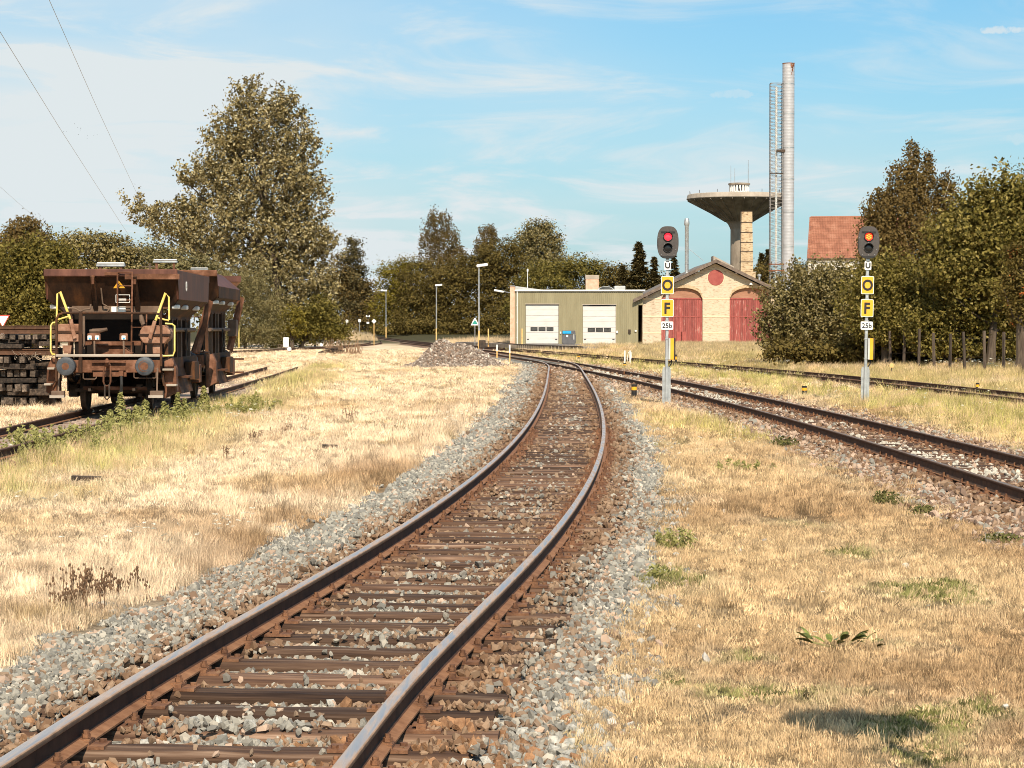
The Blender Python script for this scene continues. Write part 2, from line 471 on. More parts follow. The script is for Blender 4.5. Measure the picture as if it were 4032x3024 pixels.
nx, ny = len(xs), len(ys)
V = np.c_[gx.ravel(), gy.ravel(), gzv.ravel()]
ii = np.arange(nx * ny).reshape(ny, nx)
Fq = np.stack([ii[:-1, :-1], ii[:-1, 1:], ii[1:, 1:], ii[1:, :-1]], -1).reshape(-1, 4)
me.vertices.add(len(V)); me.vertices.foreach_set('co', V.ravel())
me.loops.add(Fq.size); me.loops.foreach_set('vertex_index', Fq.ravel())
me.polygons.add(len(Fq)); me.polygons.foreach_set('loop_start', np.arange(0, Fq.size, 4)); me.polygons.foreach_set('loop_total', np.full(len(Fq), 4))
me.update(); me.validate(); me.shade_smooth()
gc, _, _ = cover(gx, gy)
ca = me.color_attributes.new('cover', 'FLOAT_COLOR', 'POINT'); ca.data.foreach_set('color', np.c_[gc.reshape(-1, 3), np.ones(len(V))].ravel())
m, t, b = new_mat('dry_grass_ground')
a = t.nodes.new('ShaderNodeAttribute'); a.attribute_name = 'cover'
tcn = t.nodes.new('ShaderNodeTexCoord')
n1 = t.nodes.new('ShaderNodeTexNoise'); n1.inputs['Scale'].default_value = 14; n1.inputs['Detail'].default_value = 6; n1.inputs['Roughness'].default_value = .75
t.links.new(tcn.outputs['Object'], n1.inputs['Vector'])
n2 = t.nodes.new('ShaderNodeTexNoise'); n2.inputs['Scale'].default_value = 1.1; n2.inputs['Detail'].default_value = 5
t.links.new(tcn.outputs['Object'], n2.inputs['Vector'])
psp = t.nodes.new('ShaderNodeSeparateXYZ'); t.links.new(tcn.outputs['Object'], psp.inputs[0]); dfar = ramp(t, psp.outputs[1], 18, 60)   # ground value rises with distance, so nearby ground is darker
hs = t.nodes.new('ShaderNodeHueSaturation')
t.links.new(M(t, 'ADD', M(t, 'MULTIPLY_ADD', n1.outputs[0], 1.3, M(t, 'MULTIPLY_ADD', dfar, .42, -.27)), M(t, 'MULTIPLY_ADD', n2.outputs[0], .5, -.25)), hs.inputs['Value'])
t.links.new(a.outputs['Color'], hs.inputs['Color']); t.links.new(hs.outputs[0], b.inputs['Base Color'])
b.inputs['Roughness'].default_value = .95; b.inputs['Specular IOR Level'].default_value = .1
bp = t.nodes.new('ShaderNodeBump'); bp.inputs['Strength'].default_value = .8; bp.inputs['Distance'].default_value = .05
t.links.new(n1.outputs[0], bp.inputs['Height']); t.links.new(bp.outputs[0], b.inputs['Normal'])
me.materials.append(m)
ground = link('ground', me); tag(ground, 'dry yellow grass field between the railway tracks', kind='structure')

# ================================================================== tracks
RAILTOP, RAILH, SLEEPTOP = 0.20, 0.155, 0.030
mat_railside = surf('rail_steel_rusty', [(.075, .030, .016), (.16, .066, .030), (.26, .115, .055)], scale=9, rough=.78, bump=.25, bscale=70, spec=.25)
def rail_mat(name, top_rough, top_col, wear, head_col=(.12, .06, .035)):
    """rusty steel; the running surface on top is ground bright by the wheels"""
    m, t, b = new_mat(name)
    g = t.nodes.new('ShaderNodeNewGeometry'); sp = t.nodes.new('ShaderNodeSeparateXYZ'); t.links.new(g.outputs['Normal'], sp.inputs[0])
    ps = t.nodes.new('ShaderNodeSeparateXYZ'); t.links.new(g.outputs['Position'], ps.inputs[0])
    tcn = t.nodes.new('ShaderNodeTexCoord')
    nz = t.nodes.new('ShaderNodeTexNoise'); nz.inputs['Scale'].default_value = 7; nz.inputs['Detail'].default_value = 6; nz.inputs['Roughness'].default_value = .7
    t.links.new(tcn.outputs['Object'], nz.inputs[0])
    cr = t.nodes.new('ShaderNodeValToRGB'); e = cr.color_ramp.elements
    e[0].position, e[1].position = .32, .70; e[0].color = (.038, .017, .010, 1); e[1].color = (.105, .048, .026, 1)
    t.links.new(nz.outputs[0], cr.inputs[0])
    head = M(t, 'GREATER_THAN', ps.outputs[2], RAILTOP - .036)              # shade under the head painted as a dark web; lit head tinted lighter
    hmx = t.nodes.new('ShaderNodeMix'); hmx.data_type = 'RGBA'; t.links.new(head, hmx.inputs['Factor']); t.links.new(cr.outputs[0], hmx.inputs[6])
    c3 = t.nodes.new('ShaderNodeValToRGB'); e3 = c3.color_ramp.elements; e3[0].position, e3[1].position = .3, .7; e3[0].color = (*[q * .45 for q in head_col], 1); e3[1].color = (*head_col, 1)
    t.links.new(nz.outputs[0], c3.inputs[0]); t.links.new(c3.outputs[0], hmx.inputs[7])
    foot = M(t, 'LESS_THAN', ps.outputs[2], RAILTOP - RAILH + .028)        # brake dust and rust lying on the rail foot
    fm = t.nodes.new('ShaderNodeMix'); fm.data_type = 'RGBA'; t.links.new(foot, fm.inputs['Factor']); t.links.new(hmx.outputs[2], fm.inputs[6])
    c2 = t.nodes.new('ShaderNodeValToRGB'); e2 = c2.color_ramp.elements; e2[0].position, e2[1].position = .32, .70; e2[0].color = (.16, .068, .032, 1); e2[1].color = (.33, .165, .085, 1)
    t.links.new(nz.outputs[0], c2.inputs[0]); t.links.new(c2.outputs[0], fm.inputs[7])
    mp = t.nodes.new('ShaderNodeMapping'); mp.inputs['Scale'].default_value = (14, .8, 14); t.links.new(tcn.outputs['Object'], mp.inputs[0])
    ns = t.nodes.new('ShaderNodeTexNoise'); ns.inputs['Scale'].default_value = 2; ns.inputs['Detail'].default_value = 5; t.links.new(mp.outputs[0], ns.inputs[0])
    topm = M(t, 'MULTIPLY', ramp(t, sp.outputs[2], .80, .98), M(t, 'GREATER_THAN', ps.outputs[2], RAILTOP - .02))
    topm = M(t, 'MULTIPLY', topm, M(t, 'MULTIPLY_ADD', ramp(t, ns.outputs[0], .35, .62), wear, 1 - wear))
    mx = t.nodes.new('ShaderNodeMix'); mx.data_type = 'RGBA'
    t.links.new(topm, mx.inputs['Factor']); t.links.new(fm.outputs[2], mx.inputs[6]); mx.inputs[7].default_value = (*top_col, 1)
    t.links.new(mx.outputs[2], b.inputs['Base Color'])
    t.links.new(M(t, 'MULTIPLY', topm, .9), b.inputs['Metallic'])
    t.links.new(M(t, 'MULTIPLY_ADD', topm, top_rough - .8, .8), b.inputs['Roughness'])
    b.inputs['Specular IOR Level'].default_value = .25
    bp = t.nodes.new('ShaderNodeBump'); bp.inputs['Strength'].default_value = .15; bp.inputs['Distance'].default_value = .01
    t.links.new(nz.outputs[0], bp.inputs['Height']); t.links.new(bp.outputs[0], b.inputs['Normal'])
    return m
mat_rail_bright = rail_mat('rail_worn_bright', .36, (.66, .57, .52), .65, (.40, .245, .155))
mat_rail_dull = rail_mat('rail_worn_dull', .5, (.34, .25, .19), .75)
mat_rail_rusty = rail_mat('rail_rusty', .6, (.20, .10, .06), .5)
mat_wood = surf('sleeper_timber', [(.028, .014, .010), (.075, .040, .025), (.13, .075, .048), (.25, .165, .115)], scale=2.6, stretch=(.30, 8, 8), rough=.82, bump=.9, bscale=3.4, rand=.50, spec=.2, contrast=(.30, .70), bdist=.015)
mat_wood_pale = surf('sleeper_timber_bleached', [(.17, .115, .085), (.30, .22, .17), (.42, .33, .27)], scale=2.2, stretch=(.35, 7, 7), rough=.88, bump=.6, bscale=3.0, rand=.25, spec=.2)
mat_plate = surf('baseplate_steel', [(.10, .042, .022), (.24, .115, .058)], scale=12, rough=.82, bump=.3, rand=.15)
PROF = [(-.070, 0), (.070, 0), (.070, .010), (.022, .026), (.0085, .040), (.0085, .108), (.030, .120), (.036, .128), (.036, .146), (.028, .1535), (.012, .155), (-.012, .155), (-.028, .1535), (-.036, .146), (-.036, .128), (-.030, .120), (-.0085, .108), (-.0085, .040), (-.022, .026), (-.070, .010)]
def rail_mesh(line, off, y0, y1, name, mat, z=RAILTOP - RAILH, step=None):
    yv = []; y = y0
    while y < y1:
        yv.append(y); y += step or max(.5, y * .03)
    yv.append(y1); yv = np.array(yv)
    sl = line.slope(yv); nrm = np.sqrt(1 + sl * sl)
    nxv, nyv = 1 / nrm, -sl / nrm
    cx = line(yv); fr = far_rise(yv)
    k = len(PROF); vs = []
    for i in range(len(yv)):
        for px, pz in PROF:
            o = off + px
            vs.append((cx[i] + nxv[i] * o, yv[i] + nyv[i] * o, z + pz + fr[i]))
    fs = [(i * k + j, i * k + (j + 1) % k, (i + 1) * k + (j + 1) % k, (i + 1) * k + j) for i in range(len(yv) - 1) for j in range(k)]
    fs += [tuple(range(k)), tuple((len(yv) - 1) * k + j for j in range(k))[::-1]]
    b_ = MB(); b_.add(vs, fs)
    me = b_.mesh(name, mat, smooth=True)
    return me
def sleeper_mesh(seed, L=2.5, w=.245, h=.16, mat=mat_wood):
    r = random.Random(seed); b_ = MB()
    n = 9; ring = []
    for i in range(n):
        x = -L / 2 + L * i / (n - 1)
        e = .5 if i in (0, n - 1) else 1
        dz = r.uniform(-.006, .006); dw = r.uniform(-.008, .008)
        ring.append([(x, -w / 2 - dw, -h), (x, -w / 2 - dw, -.028 * (2 - e)), (x, -w / 2 + .03, dz - .006 * (2 - e)), (x, -.02 + r.uniform(-.03, .03), dz + .002), (x, w / 2 - .03, r.uniform(-.006, .006) - .006 * (2 - e)), (x, w / 2 + dw, -.028 * (2 - e)), (x, w / 2 + dw, -h)])
    vs = [p for q in ring for p in q]
    fs = [(i * 7 + j, i * 7 + (j + 1) % 7, (i + 1) * 7 + (j + 1) % 7, (i + 1) * 7 + j) for i in range(n - 1) for j in range(7)]
    fs += [tuple(range(7)), tuple((n - 1) * 7 + j for j in range(7))[::-1]]
    b_.add(vs, fs)
    return b_.mesh('sleeper', mat)
def plate_mesh():
    b_ = MB()
    b_.box((0, 0, .0055), (.40, .16, .017))
    for sx in (-1, 1):
        b_.box((sx * .095, 0, .022), (.05, .13, .022))                       # rib against the rail foot
        b_.box((sx * .082, 0, .034), (.07, .075, .012))                      # clip
        b_.lathe([(.016, .0), (.016, .045)], 6, (sx * .092, 0, .035))        # bolt
        b_.lathe([(.024, .0), (.024, .020)], 6, (sx * .092, 0, .042))        # nut
        b_.lathe([(.020, .0), (.020, .018)], 6, (sx * .165, sx * .045, .012))
    return b_.mesh('baseplate', mat_plate)
SLEEP = [sleeper_mesh(i) for i in range(6)]
SLEEP_PALE = [sleeper_mesh(i + 20, mat=mat_wood_pale) for i in range(4)]
PLATE = plate_mesh()
TRACKS = {}
def make_track(name_label, line, y0, y1, rmat, sleepers, plates_to, pale=False, zs=0.0, sp=.6, depth=0.0):
    root = empty('railway_track', (0, 0, 0), 0, name_label, 'railway track')
    for s in (-1, 1):
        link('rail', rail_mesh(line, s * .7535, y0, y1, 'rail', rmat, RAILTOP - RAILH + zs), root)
    pos = []
    y = sleepers[0]; r = random.Random(len(name_label)); k = 0
    while y < sleepers[1]:
        sl = float(line.slope(y)); a = -math.atan(sl)
        z = SLEEPTOP - depth + r.uniform(-.012, .004)
        x = float(line(y)) + r.uniform(-.05, .05)
        me_ = r.choice(SLEEP_PALE if pale else SLEEP)
        sl_o = link('sleeper', me_, root, (x, y, z), (r.uniform(-.012, .012), 0, a + r.uniform(-.018, .018)))
        pos.append((x, y))
        if y < plates_to:
            for s in (-1, 1):
                link('baseplate', PLATE, sl_o, (s * .7535, r.uniform(-.01, .01), .0))
        y += sp + r.uniform(-.035, .035)
    TRACKS[name_label] = np.array(pos)
    return root, np.array(pos)
trk1, S1 = make_track('curved main track with bright worn rails sweeping up the middle', T1, 5.0, 163, mat_rail_bright, (5.3, 128), 46)
trk2, S2 = make_track('straight track with dark rails to the right of the bright curve', T2, 20, 300, mat_rail_dull, (20.3, 128), 70, zs=-.003)
trk3, S3 = make_track('dark siding track running in front of the brick engine shed', T3, 45, 600, mat_rail_rusty, (46, 100), 0, depth=.04)
trk4, S4 = make_track('overgrown track nearest the fence posts on the right', T4, 50, 140, mat_rail_rusty, (54, 70), 0, zs=-.10, depth=.12)
trkw, SW = make_track('weedy rusty track carrying the two hopper wagons', TW, 24, 112, mat_rail_rusty, (24.3, 90), 0, pale=True)
trk5, S5 = make_track('far siding track behind the wagons at the edge of the trees', T5, 150, 320, mat_rail_rusty, (160, 161), 0)
# guard rails and wing rails of the switch
turn = MB()
def along(line, off, y): 
    s = float(line.slope(y)); q = math.sqrt(1 + s * s)
    return (float(line(y)) + off / q, y - off * s / q)
guard = empty('switch_guard_rails', (float(T2(110)), 110, 0), 0, 'rusty guard rails at the crossing of the switch', 'guard rail')
for ln, off, a, b_ in ((T2, .70, 100.5, 108), (T2, -.70 + .0, 118, 127), (T1, -.69, 104, 112)):
    p0 = along(ln, off, a); p1 = along(ln, off, b_)
    MB().bar((p0[0] - guard.location.x, p0[1] - 110, .115), (p1[0] - guard.location.x, p1[1] - 110, .115), .06, .15).build('guard_bar', mat_railside, guard)

# ------------------------------------------------------------------ ballast beds
def bed(line, y0, y1, prof, name, label, mat):
    yv = [y0]
    while yv[-1] < y1: yv.append(yv[-1] + max(.5, yv[-1] * .02))
    yv = np.array(yv); cx = line(yv); sl = line.slope(yv); q = np.sqrt(1 + sl * sl)
    k = len(prof); vs = []
    for i, y in enumerate(yv):
        for j, (o, z) in enumerate(prof):
            w = 1 + (.10 * (float(fbm(np.array(y * .5), np.array(j * 3.3), 2)) - .5) * 2 if j in (0, 1, k - 2, k - 1) else 0)
            vs.append((cx[i] + o * w / q[i], y - o * w * sl[i] / q[i], z + float(far_rise(y))))
    fs = [(i * k + j, i * k + j + 1, (i + 1) * k + j + 1, (i + 1) * k + j) for i in range(len(yv) - 1) for j in range(k - 1)]
    o = MB().add(vs, fs).build(name, mat, smooth=True)
    tag(o, label, kind='structure'); return o
mat_bed_grey = surf('ballast_grey', [(.10, .095, .085), (.24, .22, .19), (.40, .375, .33)], scale=26, rough=.95, bump=1.0, bscale=30, spec=.1, contrast=(.38, .62), bdist=.04)
mat_bed_brown = surf('ballast_brown', [(.075, .045, .03), (.20, .125, .085), (.36, .27, .21)], scale=24, rough=.95, bump=1.0, bscale=28, spec=.1, contrast=(.38, .62), bdist=.04)
B1 = [(-2.45, -.16), (-2.05, -.045), (-1.4, -.015), (-.75, -.03), (0, -.035), (.75, -.03), (1.3, -.02), (1.7, -.05), (2.05, -.16)]
B2 = [(-2.25, -.16), (-1.9, -.05), (-1.35, -.02), (-.75, -.03), (0, -.03), (.75, -.03), (1.5, -.02), (2.2, -.05), (2.6, -.16)]
BW = [(-1.9, -.16), (-1.6, -.06), (-1.2, -.03), (0, -.03), (1.2, -.03), (1.6, -.06), (1.9, -.16)]
bed1 = bed(T1, 4.5, 163, B1, 'ballast_bed', 'grey crushed stone bed under the curved main track', mat_bed_grey)
bed2 = bed(T2, 15, 300, [(a, b - .004) for a, b in B2], 'ballast_bed', 'brown stone bed under the straight track on the right', mat_bed_brown)
bedw = bed(TW, 22, 84, BW, 'ballast_bed', 'weedy stone bed under the hopper wagons', mat_bed_brown)
bed3 = bed(T3, 40, 600, [(a * .8, b - .01) for a, b in BW], 'ballast_bed', 'overgrown stone bed of the siding before the shed', mat_bed_brown)

# stones
def stone_mesh(seed, sub=1):
    r = random.Random(seed); bm = bmesh.new()
    bmesh.ops.create_icosphere(bm, subdivisions=1, radius=.5)
    vs = [v.co.copy() for v in bm.verts]
    # crushed stone: a few flat broken faces
    for _ in range(5):
        n = Vector((r.gauss(0, 1), r.gauss(0, 1), r.gauss(0, 1))).normalized(); d = r.uniform(.20, .36)
        for v in bm.verts:
            k = v.co.dot(n)
            if k > d: v.co -= n * (k - d)
    for v in bm.verts: v.co += Vector((r.uniform(-.05, .05), r.uniform(-.05, .05), r.uniform(-.05, .05)))
    bmesh.ops.scale(bm, vec=(r.uniform(.95, 1.35), r.uniform(.8, 1.1), r.uniform(.6, .85)), verts=bm.verts)
    me_ = bpy.data.meshes.new('stone'); bm.to_mesh(me_); bm.free(); return me_
mat_stone_i = instanced('crushed_stone_loose', 0, .9, .32)
STONE_I = [stone_mesh(100 + i) for i in range(10)]
for s in STONE_I: s.materials.append(mat_stone_i)
G1 = np.array((.245, .228, .195)); G2 = np.array((.165, .156, .138)); G3 = np.array((.37, .335, .28)); RB = np.array((.225, .145, .092)); RB2 = np.array((.15, .086, .050)); PK = np.array((.38, .27, .20)); DK = np.array((.15, .10, .075))
def stones(line, prof, y0, y1, dens, size, sleep, brown, seed, edge=0.0):
    g = np.random.default_rng(seed)
    o0, o1 = prof[0][0] - edge, prof[-1][0] + edge
    n = int((o1 - o0) * (y1 - y0) * dens)
    y = g.uniform(y0, y1, n); o = g.uniform(o0, o1, n)
    ki = (np.abs(line(y) + o) < y * 2016 / FP + 2.2); y, o = y[ki], o[ki]
    e0, e1 = prof[1][0] - .12, prof[-2][0] + .12
    fall = np.maximum(e0 - o, o - e1) + (fbm(o * 2 + 5, y * 1.3, 3) - .5) * 1.1
    k = (fall < .02) | (g.random(len(y)) < .05) & (fall < .55)
    y, o = y[k], o[k]
    sz = g.lognormal(math.log(size), .30, len(y)); sz = np.clip(sz, size * .5, size * 2.0)
    x = line(y) + o
    # keep sleepers mostly bare inside the rails, rails clear
    if sleep is not None and len(sleep):
        j = np.clip(np.searchsorted(sleep[:, 1], y), 1, len(sleep) - 1)
        dy = np.minimum(np.abs(y - sleep[j, 1]), np.abs(y - sleep[j - 1, 1]))
        on = (dy < .145) & (np.abs(o) < 1.27)
        patch = fbm(o * 1.2 + seed, y * 1.1, 3)
        outer = np.abs(o) > .95
        keep = ~on | (outer & (g.random(len(y)) < np.where(patch > .47, .85, .25))) | (~outer & (g.random(len(y)) < np.where(patch > .62, .45, .02)))
        lift = np.where(on, .05, 0.)
    else:
        keep = np.ones(len(y), bool); lift = np.zeros(len(y))
    keep &= (np.abs(np.abs(o) - .7535) > .085 + sz * .3)
    y, o, x, sz, lift = y[keep], o[keep], x[keep], sz[keep], lift[keep]
    pz = np.interp(o, [p[0] for p in prof], [p[1] for p in prof])
    pz = np.maximum(pz, ground_z(x, y) - .01)
    z = pz + sz * .10 + lift + g.uniform(-.012, .016, len(y)) + (fbm(o * 1.6, y * 1.6, 2) - .5) * .04
    near = np.exp(-((np.abs(o) - .86) / .44) ** 2)
    inside = (np.abs(o) < .7)
    rust = np.clip(near * 1.05 + inside * (.18 + .3 * smooth(y, 15, 26)) + (fbm(o * 1.1 + 50, y * .35, 3) - .5) * .9, 0, 1)
    if brown: rust = np.clip(rust * .6 + (~inside) * .15, 0, 1)
    u = g.random(len(y))
    col = np.where((u < .45)[:, None], G1, np.where((u < .75)[:, None], G2, np.where((u < .92)[:, None], G3, PK)))
    if brown:
        cb = np.where((u < .35)[:, None], PK, np.where((u < .6)[:, None], DK, np.where((u < .8)[:, None], RB2, G1)))
        mid = np.exp(-(o / .42) ** 2) * (fbm(o, y * .5 + 9, 2) > .42)
        white = (g.random(len(y)) < mid * .8)
        col = np.where(white[:, None], G3 * 1.15, cb)
        rust = np.where(white, 0, rust)
    rb = np.where((g.random(len(y)) < .6)[:, None], RB, RB2)
    w = (g.random(len(y)) < rust).astype(float) * .8 + rust * .2
    col = col * (1 - w[:, None]) + rb * w[:, None]
    return np.c_[x, y, z], g.uniform(0, 6.28, (len(y), 3)), np.repeat(sz[:, None], 3, 1), col, g.integers(0, len(STONE_I), len(y))
def cat(parts): return [np.concatenate(q) for q in zip(*parts)]
st1 = cat([stones(T1, B1, 7.5, 20, 950, .047, S1, False, 1), stones(T1, B1, 20, 38, 540, .056, S1, False, 2), stones(T1, B1, 38, 70, 230, .075, S1, False, 3), stones(T1, B1, 70, 128, 80, .12, S1, False, 4)])
# the 300 stones that show largest stand as pieces of their own
big = np.argsort(-(st1[2][:, 0] / st1[0][:, 1]) * seen(st1[0][:, 0], st1[0][:, 1], -.1) * (st1[0][:, 1] > 9.9))[:300]
mat_stone_o = surf('crushed_stone_piece', [(.20, .195, .175), (.34, .32, .285), (.46, .425, .37)], scale=2.5, rough=.9, rand=.35, spec=.2, bump=.3)
mat_stone_r = surf('crushed_stone_rusty', [(.20, .10, .05), (.33, .18, .095)], scale=2.5, rough=.9, rand=.3, spec=.2, bump=.3)
PIECE = {}
for q in big:
    red = st1[3][q][0] > 1.45 * st1[3][q][2] + .05
    key = (int(st1[4][q]), bool(red))
    if key not in PIECE:
        PIECE[key] = stone_mesh(100 + key[0]); PIECE[key].materials.append(mat_stone_r if red else mat_stone_o)
    link('stone', PIECE[key], bed1, tuple(st1[0][q]), tuple(st1[1][q]), tuple(st1[2][q]))
mask = np.ones(len(st1[0]), bool); mask[big] = False
st1 = [q[mask] for q in st1]
scatter('loose_ballast', *st1[:4], st1[4], STONE_I, bed1)
st2 = cat([stones(T2, B2, 22, 45, 330, .072, S2, True, 11), stones(T2, B2, 45, 75, 170, .09, S2, True, 12), stones(T2, B2, 75, 128, 70, .13, S2, True, 13)])
scatter('loose_ballast', *st2[:4], st2[4], STONE_I, bed2)
stw = cat([stones(TW, BW, 28, 60, 110, .07, SW, True, 21)])
scatter('loose_ballast', *stw[:4], stw[4], STONE_I, bedw)

# ================================================================== grass
mat_grass = instanced('grass_blades', .25, .8, .46, .10)
def tuft(seed, n, spread, hmin, hmax, w, bend=.5, curl=0):
    r = random.Random(seed); b_ = MB()
    for i in range(n):
        a = r.uniform(0, 2 * PI); d = spread * math.sqrt(r.random())
        x, y = d * math.cos(a), d * math.sin(a)
        h = r.uniform(hmin, hmax); la = r.uniform(0, 2 * PI); l = r.uniform(.05, bend) * h
        wx, wy = math.cos(la + 1.57) * w / 2, math.sin(la + 1.57) * w / 2
        if r.random() < .75: wx, wy = r.choice((-1, 1)) * w / 2, r.uniform(-.4, .4) * w / 2
        dx, dy = math.cos(la) * l, math.sin(la) * l
        b_.add([(x - wx, y - wy, -.02), (x + wx, y + wy, -.02), (x + dx * .35 + wx * .8, y + dy * .35 + wy * .8, h * .6), (x + dx * .35 - wx * .8, y + dy * .35 - wy * .8, h * .6), (x + dx, y + dy, h * (1 - .25 * bend * r.random()))], [(0, 1, 2, 3), (3, 2, 4)])
    me_ = bpy.data.meshes.new('tuft'); me_.from_pydata(b_.v, [], b_.f); me_.materials.append(mat_grass); return me_
TUFT = [tuft(i, 46, .11, .015, .060, .0048, .8) for i in range(5)] + [tuft(10 + i, 26, .10, .07, .19, .0038, .6) for i in range(3)] + [tuft(20 + i, 44, .10, .015, .05, .011, 1.3) for i in range(3)]
def grass(y0, y1, dens, scale, seed, keep_m=1.2):
    g = np.random.default_rng(seed)
    xm = y1 * 2016 / FP + keep_m
    n = int(2 * xm * (y1 - y0) * dens)
    x = g.uniform(-xm, xm, n); y = g.uniform(y0, y1, n)
    k = seen(x, y, keep_m); x, y = x[k], y[k]
    o1 = x - T1(y); o2 = x - T2(y); o3 = x - T3(np.clip(y, 30, 900)); ow = x - TW(np.clip(y, 22, 160)); o4 = x - T4(np.clip(y, 44, 146))
    rag = (fbm(x * 1.3 + 77, y * .9, 3) - .5) * .9
    ok = ((o1 < -2.12 - rag * .55) | (o1 > 1.62 + rag * .6)) & ((o2 < -1.75 + rag) | (o2 > 1.95 + rag * .9)) & (np.abs(np.abs(o3) - .75) > .11) & ((ow < -1.2 + rag) | (ow > 1.15 + rag) | (y > 78))
    ok &= (fbm(x * 2.1, y * 1.5, 3) > .30) | (g.random(len(x)) < .35)
    if y0 > 60: ok &= (y < 165) | (np.abs(x - T2(y)) > 2)
    x, y = x[ok], y[ok]
    c, green, tall = cover(x, y)
    c = c * g.choice(np.array((.45, .8, 1.0, 1.1, 1.3)), (len(x), 1)) * g.uniform(.85, 1.1, (len(x), 1))
    # straw-coloured blades among the green ones
    dry = (g.random(len(x)) < .35)[:, None]; c = np.where(dry & (green[:, None] > .3), C_GOLD * g.uniform(.8, 1.2, (len(x), 1)), c)
    left_edge = (x - T1(y) < 0) & (x - T1(y) > -3.3) & (y < 24)
    tl = np.clip(tall + left_edge * (fbm(x * .8, y * .5 + 3, 2) > .44) * .9, 0, 1.4)
    idx = np.where(g.random(len(x)) < np.clip(tl, .06, .95), g.integers(5, 8, len(x)), g.integers(0, 5, len(x)))
    idx = np.where((green > .35) & (g.random(len(x)) < .5), g.integers(8, 11, len(x)), idx)
    s = scale * g.uniform(.7, 1.25, len(x))
    sz = np.minimum(s, 1.15 + .12 * s) * g.uniform(.7, 1.3, len(x)) * (1 + .5 * tall)
    lean = g.normal(0, .24, (len(x), 2))
    return np.c_[x, y, ground_z(x, y) - .005], np.c_[lean, g.uniform(-.6, .6, len(x))], np.c_[s, s, sz], c, idx
gp = [grass(9, 16, 330, .66, 31), grass(16, 26, 190, .82, 32), grass(26, 42, 85, 1.1, 33), grass(42, 70, 30, 1.7, 34), grass(70, 120, 9, 2.4, 35, 3), grass(120, 210, 2.2, 3.6, 36, 6)]
gp = cat(gp)
gr = scatter('dry_grass', *gp[:4], gp[4], TUFT); tag(gr, 'dry mown grass stubble covering the yard between the tracks', 'grass', kind='stuff')
# ================================================================== buildings
def zc(ox, oy, s): return lambda x, y, D: at(ox + x / s, oy + y / s, D)
q4 = zc(1900, 1000, 2.458); q2 = zc(2500, 750, 1.952); q6 = zc(2500, 200, 1.951); q5 = zc(3000, 500, 1.443)
mat_white = surf('white_paint', [(.72, .69, .64), (.82, .80, .76)], scale=1.2, rough=.5, spec=.4)
mat_door_w = surf('white_door_panel', [(.54, .505, .47), (.61, .58, .55)], scale=.8, stretch=(1, 1, 4), rough=.45)
mat_green = surf('olive_sheet_cladding', [(.245, .21, .125), (.295, .255, .155)], scale=.7, stretch=(3, 1, .5), rough=.55, spec=.35)
mat_salmon = surf('salmon_brickwork', [(.56, .33, .22), (.68, .44, .32)], scale=2.5, rough=.9, bump=.2)
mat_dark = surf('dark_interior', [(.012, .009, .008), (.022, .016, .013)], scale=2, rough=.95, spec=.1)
mat_glass = surf('dark_window_glass', [(.045, .042, .04), (.09, .085, .08)], scale=2, rough=.15, spec=.6)
mat_galv = surf('galvanised_steel', [(.42, .42, .42), (.58, .58, .57)], scale=6, rough=.45, metal=.75, spec=.5)
mat_grey = surf('grey_roof_sheet', [(.40, .40, .39), (.55, .55, .53)], scale=1.5, rough=.5)
mat_asph = surf('old_asphalt', [(.16, .135, .12), (.26, .225, .20)], scale=1.4, rough=.95, bump=.2)
mat_conc = surf('concrete_weathered', [(.17, .132, .10), (.27, .215, .165), (.34, .28, .22)], scale=.55, stretch=(1, 1, .35), rough=.9, bump=.15, detail=8)
mat_conc_lt = surf('concrete_pale', [(.33, .27, .215), (.44, .37, .305)], scale=.8, rough=.9)
mat_rust = surf('rusted_steel', [(.10, .035, .017), (.19, .072, .036), (.30, .13, .07)], scale=3.5, rough=.82, bump=.25, spec=.25)
mat_black = surf('black_metal', [(.012, .011, .011), (.03, .027, .025)], scale=8, rough=.6)
mat_yellow = surf('yellow_paint', [(.76, .36, .025), (.82, .42, .05)], scale=8, rough=.5)
mat_grime = surf('grimy_dark_steel', [(.022, .015, .011), (.05, .034, .024), (.095, .06, .042)], scale=4, rough=.8, bump=.2)

